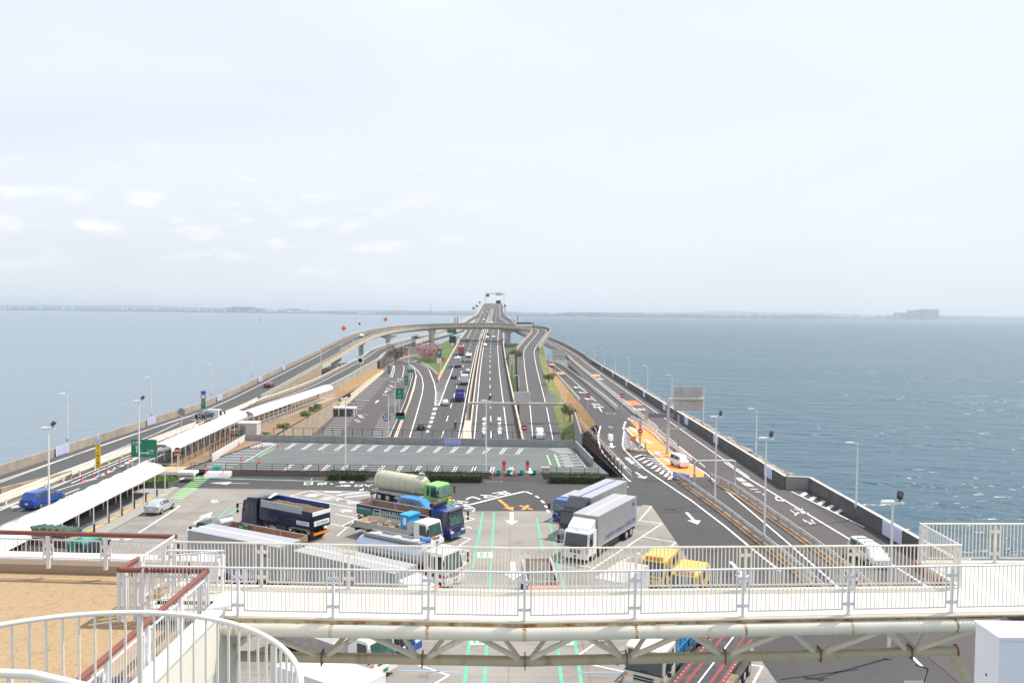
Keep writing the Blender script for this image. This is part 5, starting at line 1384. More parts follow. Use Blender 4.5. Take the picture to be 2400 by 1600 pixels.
BARE = mat('bare_twigs', (.13,.09,.07), .9, .3, 2)
SHR = mat('shrub_dark', (.04,.055,.015), .9, .35, 2)
p = GL(1005,848); tree(p.x,p.y,p.z,6.2,6.4,BLOS,'pink blossoming tree on the grass of the exit gore',n=1500,leaf=.35)
p = GL(1016,842); tree(p.x,p.y,p.z,4.4,5.2,BLOS,'smaller pink tree right of the large blossoming one',n=900,seed=9,leaf=.35)
p = GL(927,852); tree(p.x,p.y,p.z,3.8,6.5,BARE,'leafless brown bush at the foot of the hammerhead pier','bush',n=700,seed=5,cat='bush')
p = GL(1210,856); tree(p.x,p.y,p.z+1.0,2.9,4.6,BUSH,'round olive bush at the far end of the median grass','bush',n=1100,seed=6,cat='bush')
p = GL(1197,850); tree(p.x,p.y,p.z,2.2,3.2,HEDGE2,'yellow green shrub beside the highway barrier','bush',n=500,seed=7,cat='bush',leaf=.2)
tree(12.5,176,9.4,1.7,4.2,SHR,'small dark shrub on the dry slope','bush',n=420,seed=8,cat='bush',leaf=.16)
tree(11,245,12,1.8,2.6,SHR,'dark green bush at the top of the slope','bush',n=400,seed=11,cat='bush',leaf=.2)
for i, (yv, xo) in enumerate(((176,2.0),(181,2.4),(168,1.8),(150,1.6),(138,1.5))):
    tree(lotwall(yv)-1.0, yv, 10.6, 1.1, 1.6, HEDGE2, '%s low green shrub on the brown retaining wall, counted from the lift housing' % ORD[i], 'bush', 260, 20+i, 'bush', .16)
# ================================================================== VEHICLES
GLASS = mat('vehicle_glass', (.025,.035,.04), .08, .05, 2, spec=.8, coat=.5)
GLASSG = mat('windscreen_glass_green', (.055,.115,.10), .1, .25, 1.2, spec=.8, coat=.5, dirt=(.16,.24,.22), dscale=1.2, damt=.5)
TYRE = mat('tyre_rubber', (.018,.018,.018), .85, .1, 4)
RIM = mat('wheel_rim_silver', (.45,.45,.46), .35, .1, 3, metal=.6)
BLK = mat('black_trim', (.02,.02,.022), .45, .1, 3)
CHAS = mat('chassis_dark', (.045,.042,.040), .7, .2, 2, dirt=(.12,.10,.08), dscale=1.5)
CHROME = mat('steel_bumper', (.55,.55,.55), .3, .08, 2, metal=.5)
REDL = mat('tail_lamp_red', (.45,.01,.01), .3, .05, 3)
HEADL = mat('head_lamp_clear', (.75,.76,.78), .15, .03, 3)
PLATEW = mat('number_plate', (.75,.75,.72), .5, .03, 3)
PLATEG = mat('number_plate_green', (.03,.22,.12), .5, .03, 3)
def paint(name, col, rough=.28, metal=0.0, coat=.6): return mat(name, col, rough, .03, 1.5, metal=metal, coat=coat)
WHP = paint('vehicle_white', (.78,.78,.77)); SILV = paint('vehicle_silver', (.50,.52,.54), metal=.35); BLKP = paint('vehicle_black', (.02,.02,.03))
BLUEM = paint('blue_metallic', (.012,.07,.36), metal=.2); BLUEC = paint('bright_blue', (.02,.20,.58)); NAVY = paint('navy_cab', (.004,.010,.055)); REDP = paint('dark_red', (.22,.015,.03))
GRNP = paint('lime_green', (.17,.52,.06)); PURP = paint('violet_blue', (.05,.05,.38)); BLUD = paint('deep_blue_cab', (.006,.03,.22)); YELP = paint('works_yellow', (.85,.52,.01)); ORGP = paint('cab_orange', (.85,.15,.02)); REDT = paint('truck_red', (.40,.04,.05)); TEALP = paint('teal_cab', (.0,.26,.17)); CRMP = paint('cream_cab', (.66,.65,.56))
GREYP = paint('van_grey_side', (.45,.46,.47))
ALUB = mat('aluminium_box', (.36,.355,.365), .42, .03, .8, metal=.2, dirt=(.32,.32,.33), dscale=1.2, damt=.4)
ALUR = mat('aluminium_roof', (.38,.39,.405), .5, .04, .8, metal=.1, dirt=(.34,.35,.365), dscale=.7)
WHBOX = mat('white_box_panel', (.70,.71,.73), .45, .04, .8, dirt=(.60,.61,.62), dscale=1.0)
ORL = mat('indicator_orange', (.85,.25,.02), .4, .03, 3)
LOGB = mat('logo_blue', (.03,.05,.35), .5, .03, 3)
LOGC = mat('logo_light_blue', (.05,.35,.60), .5, .03, 3)

def wheel(t, x, y, r=.33, w=.22, name='wheel'):
    b = MB(); b.cyl((-w/2,0,0),(w/2,0,0),r,18); o = b.build(name, TYRE, t, True); o.location = (x,y,r)
    s_ = 1 if x > 0 else -1
    b = MB(); b.cyl((s_*(w/2-.03),0,0),(s_*(w/2+.012),0,0),r*.62,14,r*.55); b.build('rim', RIM, o)
    return o
CAR = {  # stations: y, zb, shoulder z, top z, half width, top half width
 'hatch': (4.2, [(2.1,.35,.60,.66,.70,.55),(1.95,.22,.72,.78,.82,.66),(1.1,.20,.88,.95,.85,.72),(.95,.20,.90,.98,.85,.70),(.15,.20,.93,1.42,.85,.60),(-.6,.20,.95,1.50,.85,.62),(-1.45,.20,.97,1.42,.85,.60),(-1.95,.24,.95,1.08,.83,.64),(-2.1,.35,.90,.98,.76,.60)], (3,4),(6,7),(4,6), 1.3,-1.3,.31),
 'sedan': (4.6, [(2.3,.35,.60,.66,.72,.55),(2.1,.22,.74,.80,.85,.68),(1.15,.20,.88,.95,.88,.74),(.95,.20,.90,.98,.88,.72),(.1,.20,.92,1.38,.88,.60),(-.9,.20,.93,1.42,.88,.60),(-1.6,.20,.95,1.08,.88,.70),(-2.2,.24,.92,1.0,.86,.70),(-2.3,.35,.85,.90,.78,.62)], (3,4),(5,6),(4,5), 1.4,-1.35,.32),
 'minivan': (4.8, [(2.4,.35,.70,.80,.74,.6),(2.25,.22,.85,.95,.86,.70),(1.75,.20,1.0,1.12,.89,.76),(1.6,.20,1.02,1.16,.89,.74),(.75,.20,1.05,1.76,.89,.68),(-.6,.20,1.06,1.86,.89,.70),(-1.95,.20,1.07,1.82,.89,.69),(-2.3,.22,1.05,1.25,.88,.74),(-2.4,.35,.98,1.1,.84,.72)], (3,4),(6,7),(4,6), 1.45,-1.4,.34),
 'van': (4.7, [(2.35,.35,.8,.90,.76,.6),(2.28,.22,.95,1.08,.84,.72),(2.15,.20,1.08,1.2,.85,.76),(2.1,.20,1.1,1.25,.85,.74),(1.5,.20,1.12,1.86,.85,.68),(.3,.20,1.12,1.96,.85,.70),(-2.1,.20,1.12,1.95,.85,.70),(-2.28,.22,1.1,1.35,.85,.76),(-2.35,.35,1.0,1.1,.83,.74)], (3,4),(6,7),(4,6), 1.5,-1.35,.32),
 'kei': (3.4, [(1.7,.35,.75,.85,.62,.5),(1.62,.22,.88,1.0,.71,.6),(1.35,.20,1.0,1.1,.73,.64),(1.3,.20,1.02,1.14,.73,.62),(.75,.20,1.05,1.72,.73,.58),(-.3,.20,1.05,1.82,.73,.60),(-1.5,.20,1.05,1.80,.73,.60),(-1.65,.22,1.0,1.2,.72,.62),(-1.7,.35,.9,1.0,.69,.6)], (3,4),(6,7),(4,6), 1.1,-1.1,.29),
}
def car(kind, col, label, loc, head, group=None, gl=GLASS, name='parked_car', tiny=False, slope=0.0):
    L_, ST, ws, rs, cab, yf, yr, wr = CAR[kind]
    rz = math.atan2(-head[0], head[1])
    t = thing(name, label, 'car' if kind != 'van' else 'van', loc, rz, group)
    if slope: t.rotation_euler = (slope, 0, rz)
    b = MB(); vs = []; n = 12
    def ring(y, zb, zs, zt, hw, tw):
        k = min(1, (zt-zs)/.3)
        return [(-hw*.86,y,zb),(-hw*.98,y,zb+.18),(-hw,y,(zb+zs)/2),(-hw*.97,y,zs),(-tw,y,zt-.07*k),(-tw*.72,y,zt),(tw*.72,y,zt),(tw,y,zt-.07*k),(hw*.97,y,zs),(hw,y,(zb+zs)/2),(hw*.98,y,zb+.18),(hw*.86,y,zb)]
    rings = [ring(*s_) for s_ in ST]
    for r_ in rings: vs += r_
    fs = []
    for i in range(len(rings)-1):
        for k in range(n): fs.append((i*n+k, i*n+(k+1)%n, (i+1)*n+(k+1)%n, (i+1)*n+k))
    fs += [tuple(range(n)), tuple(reversed(range((len(rings)-1)*n, len(rings)*n)))]
    b.add(vs, fs); b.build('body', col, t, True)
    def quadoff(A, B_, C_, D_, nm, e=.012):
        A, B_, C_, D_ = map(Vector, (A,B_,C_,D_)); nn = (B_-A).cross(C_-A).normalized()
        ce = (A+B_+C_+D_)/4
        if nn.dot(ce-Vector((0,0,.9))) < 0: nn = -nn
        MB().poly([p+nn*e for p in (A,B_,C_,D_)]).build(nm, gl, t)
    def lerp(a, b_, u): return tuple(a[i]*(1-u)+b_[i]*u for i in range(3))
    # windscreen and rear window between ring tops
    for (i, j), nm in ((ws,'windscreen'),(rs,'rear_window')):
        a, c = rings[i], rings[j]
        quadoff(lerp(a[4],c[4],.08), lerp(a[7],c[7],.08), lerp(a[7],c[7],.9), lerp(a[4],c[4],.9), nm)
    i0_, i1_ = cab
    for s_ in (0, 1):
        sh, tp = (3,4) if s_ == 0 else (8,7)
        a, c, d_ = rings[ws[0]], rings[i0_], rings[i1_]
        # front quarter
        quadoff(lerp(a[sh],c[sh],.45), lerp(c[sh],c[tp],.08), lerp(c[sh],c[tp],.82), lerp(a[sh],c[tp],.72), 'side_window', .014)
        for q in range(i0_, i1_):
            e0, e1 = rings[q], rings[q+1]
            quadoff(lerp(lerp(e0[sh],e0[tp],.08),lerp(e1[sh],e1[tp],.08),.05), lerp(lerp(e0[sh],e0[tp],.08),lerp(e1[sh],e1[tp],.08),.93),
                    lerp(lerp(e0[sh],e0[tp],.84),lerp(e1[sh],e1[tp],.84),.93), lerp(lerp(e0[sh],e0[tp],.84),lerp(e1[sh],e1[tp],.84),.05), 'side_window', .014)
    for x in (-1, 1):
        hw = ST[2][4]
        wheel(t, x*(hw-.08), yf, wr, .2); wheel(t, x*(hw-.08), yr, wr, .2)
        f = rings[1]; MB().box((x*hw*.72, L_/2-.13, ST[0][2]+.02),(hw*.36,.12,.14)).build('headlight', HEADL, t)
        MB().box((x*hw*.83, -L_/2+.07, ST[-1][2]-.05),(hw*.22,.1,.26)).build('tail_light', REDL, t)
        if not tiny: MB().box((x*(hw+.1), ST[ws[0]][0]-.15, ST[ws[0]][2]+.1),(.2,.1,.14)).build('mirror', col, t)
    MB().box((0,L_/2+.0,.5),(.34,.03,.17)).build('number_plate', PLATEW, t); MB().box((0,-L_/2-.01,.7),(.34,.03,.17)).build('number_plate', PLATEW, t)
    MB().box((0,L_/2-.04,.42),(ST[1][4]*1.1,.06,.16)).build('grille', BLK, t)
    return t
def at(path, y, o, dz=0.0):
    p = atY(path, y); a = atY(path, y-8); b = atY(path, y+8); d = (b-a).normalized(); 
    return Vector((p.x+d.y*o, y, p.z+dz)), (d.x, d.y)
# ---- traffic on the highway (going away on the left, coming on the right)
def onmain(px, py):
    p = GL(px, py, .01); c = atY(MAINC, p.y); return p
AW = (-.029, 1.0); CO = (.029, -1.0)
def tr(kind, col, label, px, py, head, **k):
    p = GL(px, py, .01); g = k.pop('group', 'traffic on the highway')
    L_ = CAR[kind][0]; p = p + Vector((head[0],head[1],0))*(L_/2 if head[1] > 0 else -L_/2*-1*0)
    if head[1] < 0: p = p + Vector((-head[0],-head[1],0))*(L_/2)
    p.z = zL(p.y)+.01
    return car(kind, col, label, p, head, g, name='car', slope=.035 if head[1] > 0 else -.035, **k)
DRED = paint('dark_plum', (.02,.012,.03)); SKYW = paint('pale_blue_white', (.62,.70,.72))
tr('hatch', DRED, 'dark car with red tail lights leaving beside the blocky merge line', 987, 1009, AW)
tr('hatch', SKYW, 'pale blue white compact car in the left highway lane', 1043, 951, AW)
tr('sedan', BLKP, 'black car in the left lane behind the chevron gore', 1064, 888, AW)
tr('sedan', SILV, 'silver car in the fast lane ahead of the white box truck', 1096, 874, AW)
tr('minivan', BLKP, 'black van just beyond the flyover shadow', 1094, 802, AW)
tr('sedan', WHP, 'white oncoming car just this side of the flyover shadow', 1137, 812, CO)
tr('sedan', WHP, 'white oncoming car under the flyover', 1142, 794, CO, tiny=True)
tr('sedan', GREYP, 'grey oncoming car under the flyover beside a white one', 1157, 793, CO, tiny=True)
tr('sedan', BLKP, 'dark oncoming car first behind the white one under the flyover', 1144, 785, CO, tiny=True)
for a in (('hatch',WHP,'small white car far up the bridge, left carriageway',1134,752,AW),('sedan',WHP,'white oncoming car beyond the flyover',1152,758,CO),('sedan',SILV,'silver car far up the bridge climbing',1142,734,AW),('sedan',SILV,'second silver car far up the bridge climbing, left lane',1131,736,AW)):
    tr(*a, tiny=True)
q, h_ = at(LOOP[:75], 213, 0.6, .01); car('sedan', REDP, 'dark red car climbing the left ramp towards the flyover', q, h_, None, name='car')
car('kei', WHP, 'small white kei van on the orange lane', G(1613,1098,U+.02)+Vector((-.9,1.8,0)), (.30,-.95), None, name='car')
mv = car('minivan', WHP, 'white minivan with roof bars on the right outer road', G(2068,1334,U+.01)+Vector((-.2,2.4,0)), (.10,-.995), None, GLASSG, name='car')
for k, yy in enumerate((-.9,.3)): MB().box((0,yy,1.90),(1.3,.06,.05)).build('roof_bar', BLK, mv); MB().box((-.62,yy,1.87),(.06,.1,.1)).build('bar_foot', BLK, mv); MB().box((.62,yy,1.87),(.06,.1,.1)).build('bar_foot', BLK, mv)
p = GL(1266,1030,.01); car('van', WHP, 'white van coming down the lane behind the deck rear wall', Vector((p.x,p.y+2,p.z-.0)), (.0,-1.0), None, name='car')
car('minivan', BLUEM, 'dark blue compact van on the left road below the tall lamp', Vector((-50.3,88.3,UL+.02)), (.17,.985), None, name='car')
car('hatch', SILV, 'silver hatchback parked on the lot beside the pavement', Vector((-38.6,90.4,U+.02)), (.06,1.0), None)
car('minivan', BLUEC, 'bright blue minivan parked between the tanker and the blue flatbed', Vector((-10.2,90.3,U+.02)), (.85,-.53), None, GLASSG)
p = G(375,1062,UL+.02); car('sedan', SILV, 'silver car half hidden behind the far canopy arch', p, (.17,.98), None, name='car')
# motorcycle with rider
t = thing('motorcycle', 'motorcycle riding away in the middle of the left carriageway', 'motorcycle', GL(1067,1005,.01), .03)
for y in (-.7,.7):
    o = MB().cyl((-.06,0,0),(.06,0,0),.3,14).build('wheel', TYRE, t, True); o.location = (0,y,.3)
MB().sideprism([(-.6,.45),(.5,.4),(.65,.85),(.1,.95),(-.7,.8)],-.14,.14).build('body', BLKP, t); MB().box((0,-.95,.75),(.3,.1,.12)).build('tail_light', REDL, t); MB().cyl((-.35,.5,1.05),(.35,.5,1.05),.03,6).build('handlebar', BLK, t)
rider = thing('person', 'person in dark jacket and white helmet riding the motorcycle', 'person', t.location+Vector((0,-.1,.85)), .03)
b = MB(); b.tube([(0,-.05,0),(0,.02,.3),(0,.12,.6)],.2,10); b.tube([(-.22,.1,.52),(-.33,.3,.3),(-.3,.55,.25)],.07,6); b.tube([(.22,.1,.52),(.33,.3,.3),(.3,.55,.25)],.07,6)
b.tube([(-.12,0,0),(-.2,.35,-.1),(-.18,.15,-.5)],.09,6); b.tube([(.12,0,0),(.2,.35,-.1),(.18,.15,-.5)],.09,6); b.cyl((0,.14,.58),(0,.16,.72),.07,8); b.build('body', BLK, rider, True)
h = MB(); h.tube([(0,.16,.66),(0,.16,.7),(0,.17,.8),(0,.17,.88),(0,.17,.92)],.14,12); h.build('helmet', SIGNW, rider, True)

# ---- trucks.  local frame: front centre on the ground at the origin, +Y forwards
def cab(t, col, w=2.4, h=2.75, d=2.0, gl=GLASSG, low=.55, stripe=None, visor=None, roofair=False, stripe2=None, bump=None, grille=3, spoil=None):
    x = w/2; yb = -d-.05
    prof = [(-d,low),(-.06,low),(0,low+.25),(-.02,h*.50),(-.28,h-.12),(-.45,h),(-d,h)]
    MB().sideprism(prof,-x,x).build('cab', col, t)
    z0, z1 = h*.52, h-.2
    MB().add([(-x+.12,.0,z0),(x-.12,.0,z0),(x-.16,-.235,z1),(-x+.16,-.235,z1)],[(0,1,2,3)]).build('windscreen', gl, t)
    MB().add([(-x+.05,.012,z0-.09),(x-.05,.012,z0-.09),(x-.05,.008,z0-.01),(-x+.05,.008,z0-.01)],[(0,1,2,3)]).build('wiper_panel', BLK, t)
    for s_ in (-1,1):
        MB().add([(s_*(x+.012),-.25,z0-.05),(s_*(x+.012),-1.15,z0+.02),(s_*(x+.012),-1.15,z1),(s_*(x+.012),-.42,z1)],[(0,1,2,3)]).build('side_window', GLASS, t)
        if d > 1.9: MB().add([(s_*(x+.012),-1.35,z0+.1),(s_*(x+.012),-1.7,z0+.1),(s_*(x+.012),-1.7,z1),(s_*(x+.012),-1.35,z1)],[(0,1,2,3)]).build('side_window', GLASS, t)
        m_ = MB(); m_.bar((s_*x,-.15,h-.4),(s_*(x+.38),.15,h-.45),.04,.04); m_.bar((s_*(x+.38),.15,h-.45),(s_*(x+.38),.15,z0+.1),.04,.04); m_.box((s_*(x+.38),.17,h-.62),(.24,.1,.42)); m_.box((s_*(x+.38),.17,z0+.25),(.24,.1,.24)); m_.build('mirror', BLK, t)
        MB().box((s_*(x-.35),.03,low+.28),(.5,.1,.2)).build('headlight', HEADL, t)
        MB().box((s_*(x-.1),.03,low+.55),(.14,.1,.14)).build('indicator', ORL, t)
    MB().box((0,.05,low+.02),(w-.02,.22,.42)).build('bumper', bump or col, t)
    for k in range(grille): MB().box((0,.025,h*.5-.28-k*.17),(w*.5,.04,.09)).build('grille_slot', BLK, t)
    MB().box((0,.17,low+.02),(.42,.02,.2)).build('number_plate', PLATEG, t)
    if stripe:
        MB().box((0,.016,h*.36),(w+.02,.05,.26)).build('stripe', stripe, t)
        for s_ in (-1,1): MB().box((s_*(x+.006),-d/2,h*.36),(.012,d-.05,.26)).build('stripe', stripe, t)
    if visor: MB().box((0,-.15,h-.03),(w-.1,.35,.1)).build('sun_visor', visor, t)
    if roofair: MB().sideprism([(-d,h),(-.55,h),(-.75,h+.25),(-d+.1,h+roofair),(-d,h+roofair)],-x+.12,x-.12).build('roof_deflector', col, t)
    MB().box((0,-d/2,low-.05),(w-.3,d-.2,.25)).build('underbody', CHAS, t)
def chassis(t, L_, axles, w=2.4, r=.5, y0=-2.1, fender=None, z=.95):
    for s_ in (-1,1): MB().b2(s_*.42-.07,s_*.42+.07,-L_+.2,y0+1.2,z-.28,z).build('frame_rail', CHAS, t)
    for y, dbl in axles:
        for s_ in (-1,1): wheel(t, s_*(w/2-.16), y, r, .3 if not dbl else .5)
        MB().cyl((-w/2+.3,y,r),(w/2-.3,y,r),.1,8).build('axle', CHAS, t)
    for s_ in (-1,1):
        MB().b2(s_*(w/2-.1)-.06,s_*(w/2-.1)+.0,-L_*.62,-3.2,.45,.85).build('side_guard', fender or CHAS, t)
    MB().cyl((w/2-.35,-3.3,.72),(w/2-.35,-4.3,.72),.28,12).build('fuel_tank', CHROME, t)
    MB().b2(-w/2+.1,w/2-.1,-L_+.02,-L_+.14,.5,.72).build('rear_bumper', BLK, t)
    for s_ in (-1,1): MB().box((s_*(w/2-.3),-L_-.0,.85),(.42,.06,.16)).build('tail_light', REDL, t)
def place(fx, fy, hx, hy):
    return (fx,fy,U+.02), math.atan2(-hx,hy)
def truck(name, label, fx, fy, hx, hy, cat='truck', group=None):
    l, rz = place(fx,fy,hx,hy); return thing(name, label, cat, l, rz, group)
def boxbody(t, y0, y1, w, z0, z1, m=ALUB, roof=ALUR, ribs=14, strip=None, edge=ALUR):
    x = w/2
    MB().b2(-x,x,y1,y0,z0,z1).build('box_body', m, t)
    MB().b2(-x-.01,x+.01,y1-.01,y0+.01,z1,z1+.05).build('box_roof', roof, t)
    if strip: MB().b2(-.08,.08,y1,y0,z1+.052,z1+.07).build('roof_strip', strip, t)
    src = None; n = ribs
    for s_ in (-1,1):
        for k in range(n):
            yk = y0-(y0-y1)*(k+.5)/n
            if src is None: src = MB().box((0,0,0),(.008,.03,z1-z0-.1)).build('side_rib', m, t); src.location = (s_*(x+.005),yk,(z0+z1)/2)
            else: inst('side_rib', src, t, (s_*(x+.005),yk,(z0+z1)/2))
        MB().b2(s_*x-.03,s_*x+.03,y1-.02,y0+.02,z0-.08,z0+.02).build('bottom_rail', edge, t)
    for s_ in (-1,1): MB().b2(s_*(x/2)-x/2+.06,s_*(x/2)+x/2-.06,y1-.035,y1-.002,z0+.1,z1-.1).build('rear_door', m, t)
    for s_ in (-.7,-.25,.25,.7): MB().cyl((s_*x,y1-.06,z0+.1),(s_*x,y1-.06,z1-.1),.025,6).build('door_bar', CHROME, t)
def sidetext(t, s, size, x, y, z, m, side=1, tilt=0):
    """lettering on the +x or -x flank"""
    o = text('lettering', s, (0,0,0), (1,0,0), (0,0,1), m, None, size); o.parent = t
    if side > 0: o.matrix_local = Matrix(((0,0,1,x),(1,0,0,y),(0,1,0,z),(0,0,0,1)))
    else: o.matrix_local = Matrix(((0,0,-1,-x),(-1,0,0,y),(0,1,0,z),(0,0,0,1)))
    return o
def fronttext(t, s, size, x, y, z, m):
    o = text('lettering', s, (0,0,0), (1,0,0), (0,0,1), m, None, size); o.parent = t; o.matrix_local = Matrix(((-1,0,0,x),(0,0,1,y),(0,1,0,z),(0,0,0,1))); return o
def reartext(t, s, size, x, y, z, m):
    o = text('lettering', s, (0,0,0), (1,0,0), (0,0,1), m, None, size); o.parent = t; o.matrix_local = Matrix(((1,0,0,x),(0,0,-1,y),(0,1,0,z),(0,0,0,1))); return o

HR = (-.49,-.87)         # right-hand stalls: noses towards the camera and left
# company truck, white cab
fx, fy = 6.93-.87*1.2, 72.9+.49*1.2
t = truck('box_truck', 'silver box truck with white cab and long blue lettering on its flank', fx, fy, *HR)
cab(t, WHP, 2.45, 2.7, 1.9, GLASS, roofair=.85, bump=WHP, grille=4); boxbody(t, -2.15, -11.9, 2.5, 1.0, 3.75, strip=SIGNW)
chassis(t, 11.9, [(-1.35,0),(-2.9,0),(-9.2,1),(-10.4,1)])
sidetext(t, 'Logistics', .62, 1.285, -5.0, 1.55, LOGB, -1); sidetext(t, 'company LOGICOM', .62, 1.285, -8.9, 1.55, LOGB, -1)
sidetext(t, 'Logistics', .62, 1.285, -4.6, 1.55, LOGB, 1); sidetext(t, 'company LOGICOM', .62, 1.285, -8.9, 1.55, LOGB, 1)
MB().add([(-1.285,-10.6,3.1),(-1.285,-11.3,3.05),(-1.285,-11.0,3.5)],[(0,1,2)]).build('emblem', LOGB, t); fronttext(t, '〜', .5, 0, -.2, 2.78, LOGB)
# black cab truck beside it
fx2, fy2 = fx+.05, fy+7.4
t = truck('box_truck', 'silver box truck with black cab behind the white cabbed one', fx2, fy2, *HR)
cab(t, BLKP, 2.45, 2.8, 2.0, GLASS, roofair=.8, bump=CHROME, grille=4, visor=BLK); boxbody(t, -2.2, -11.9, 2.5, 1.0, 3.78, strip=LOGB)
chassis(t, 11.9, [(-1.35,0),(-9.2,1),(-10.4,1)])
fx3, fy3 = fx2-.5, fy2+6.5
t = truck('box_truck', 'small blue cabbed truck mostly hidden behind the black cab', fx3, fy3, *HR)
cab(t, BLUEM, 2.0, 2.3, 1.6); boxbody(t, -1.8, -5.5, 2.0, .9, 2.3, ribs=4); chassis(t, 5.5, [(-1.0,0),(-4.4,1)], 2.0, .4)
# white small box truck near the railing
t = truck('box_truck', 'plain white box truck behind the footbridge railings, right of the orange one', 6.2, 56.8, *HR)
cab(t, WHP, 2.1, 2.2, 1.7, GLASS); boxbody(t, -1.9, -6.8, 2.3, .95, 3.2, WHBOX, mat('beige_box_roof',(.46,.44,.40),.6), 7); chassis(t, 6.7, [(-1.0,0),(-5.2,1)], 2.1, .4)
# yellow works trucks
for i, (x, y, lab) in enumerate(((11.6,66.2,'yellow works truck with orange beacons, the farther of the two'),(13.3,62.6,'yellow works truck with orange beacons, the nearer of the two'))):
    t = truck('works_truck', lab, x, y, -.42, -.9, group='yellow works trucks by the lane')
    cab(t, YELP, 2.1, 2.4, 1.9, GLASS, grille=2, bump=YELP)
    MB().box((0,-.45,2.5),(1.4,.3,.22)).build('beacon_bar', ORL, t)
    MB().sideprism([(-4.9,.8),(-1.95,.8),(-1.95,2.3),(-4.2,2.35),(-4.9,1.9)],-1.05,1.05).build('body', YELP, t)
    for s_ in (-1,1): MB().b2(s_*1.06-.01,s_*1.06+.01,-4.0,-2.3,1.5,2.1).build('side_window', GLASS, t)
    chassis(t, 5.0, [(-1.0,0),(-4.0,1)], 2.1, .38)
# orange dump truck in the aisle
t = truck('dump_truck', 'orange cabbed dump truck with dark load standing in the green marked aisle', 2.6, 57.0, .05, -1.0)
cab(t, ORGP, 2.35, 2.7, 1.9, GLASS, bump=ORGP)
DTB = mat('dark_tipper_body', (.05,.045,.045), .7, .15, 2)
LOADD = mat('rubble_load', (.14,.12,.10), .95, .35, 3, dirt=(.05,.045,.04), dscale=2, bump=.8, bscale=8)
def tipper(t, y0, y1, w, z0, z1, m, load, lz, th=.08, capm=None):
    x = w/2
    MB().b2(-x,x,y1,y0,z0,z0+.15).build('tipper_floor', m, t)
    for s_ in (-1,1): MB().b2(s_*x-th/2,s_*x+th/2,y1,y0,z0+.1,z1).build('tipper_side', m, t)
    MB().b2(-x,x,y0-.05,y0+.05,z0+.1,z1+.35).build('headboard', m, t); MB().b2(-x+.06,x-.06,y1-.05,y1+.05,z0+.1,z1-.05).build('tailgate', m, t)
    b = MB(); nx, ny = 6, 16; vs = []; rr = random.Random(int(abs(y0*100)))
    for j in range(ny+1):
        for i in range(nx+1):
            u, v = i/nx, j/ny
            vs.append((-x+.06+u*(w-.12), y1+.07+v*(y0-y1-.14), lz+.28*math.sin(math.pi*u)*math.sin(math.pi*v)**.5+rr.uniform(-.06,.06)))
    b.add(vs, [(j*(nx+1)+i, j*(nx+1)+i+1, (j+1)*(nx+1)+i+1, (j+1)*(nx+1)+i) for j in range(ny) for i in range(nx)])
    b.build('load', load, t, True)
    if capm:
        for s_ in (-1,1): MB().b2(s_*x-.07,s_*x+.07,y1,y0,z1,z1+.05).build('top_rail', capm, t)
tipper(t, -2.4, -9.4, 2.3, 1.1, 2.5, GALV, LOADD, 2.25, capm=GALV); chassis(t, 9.5, [(-1.3,0),(-7.0,1),(-8.2,1)])
# cream tractor with blue frames
t = truck('frame_truck', 'cream cabbed truck with a blue lattice load at the bottom of the picture', 7.9, 47.6, *HR)
cab(t, CRMP, 2.45, 2.75, 2.1, GLASS, bump=CRMP, grille=2); fronttext(t, 'SUPER', .16, 0, .02, 1.45, BLK)
chassis(t, 10.5, [(-1.35,0),(-8.3,1),(-9.5,1)])
MB().b2(-1.2,1.2,-10.4,-2.3,1.0,1.15).build('load_floor', CHAS, t)
BLF = mat('blue_steel_frame', (.03,.24,.55), .5, .1, 2)
for s_ in (-1,1):
    b = MB()
    for y in [-2.5-.9*k for k in range(9)]: b.bar((s_*1.15,y,1.15),(s_*1.15,y,2.9),.08,.08)
    for k in range(8): b.bar((s_*1.15,-2.5-.9*k,1.2),(s_*1.15,-3.4-.9*k,2.8),.06,.06)
    b.bar((s_*1.15,-2.5,2.9),(s_*1.15,-9.7,2.9),.1,.1); b.bar((s_*1.15,-2.5,2.0),(s_*1.15,-9.7,2.0),.08,.08); b.build('lattice_side', BLF, t)
for k in range(5): MB().cyl((-1.0,-3.2-k*1.5,1.6),(1.0,-3.2-k*1.5,1.6),.35,12).build('load_drum', mat('teal_plastic', (0,.33,.26)), t)
MB().sideprism([(-2.3,1.2),(-4.4,1.2),(-4.4,2.9),(-3.6,3.2),(-2.3,3.1)],-.9,.9).build('grey_hopper', GREYP, t)
# low loader with red stripes
t = truck('low_loader', 'dark low loader deck with red and white stripes beside the cream cab', 7.9, 41.4, *HR, cat='trailer')
DECKD = mat('loader_deck_dark', (.05,.045,.05), .8, .2, 1.2, dirt=(.12,.09,.08), dscale=1.2)
REDS = mat('loader_red_stripe', (.25,.04,.035), .6, .12, 1.5, dirt=(.15,.05,.04), dscale=2)
MB().b2(-1.3,1.3,-14.3,0,.95,1.2).build('deck', DECKD, t)
for x, m_, w_ in ((-1.14,REDS,.24),(-.6,REDS,.2),(.0,SIGNW,.09),(.6,REDS,.2),(1.14,REDS,.24)): MB().b2(x-w_/2,x+w_/2,-14.2,-.1,1.2,1.215).build('deck_stripe', m_, t)
src = MB().box((0,0,0),(.06,.06,.04)).build('stud', SIGNW, t); src.location = (-1.3,-.5,1.24)
for s_ in (-1.2,1.2):
    for k in range(26): inst('stud', src, t, (s_,-.6-k*.5,1.24))
for y in (-5,-7,-9.0,-10.2,-11.4):
    for s_ in (-1,1): wheel(t, s_*1.52, y, .42, .3)
for s_ in (-1,1): MB().b2(s_*1.52-.2,s_*1.52+.2,-12,-4.2,.86,.93).build('mudguard', CHAS, t)
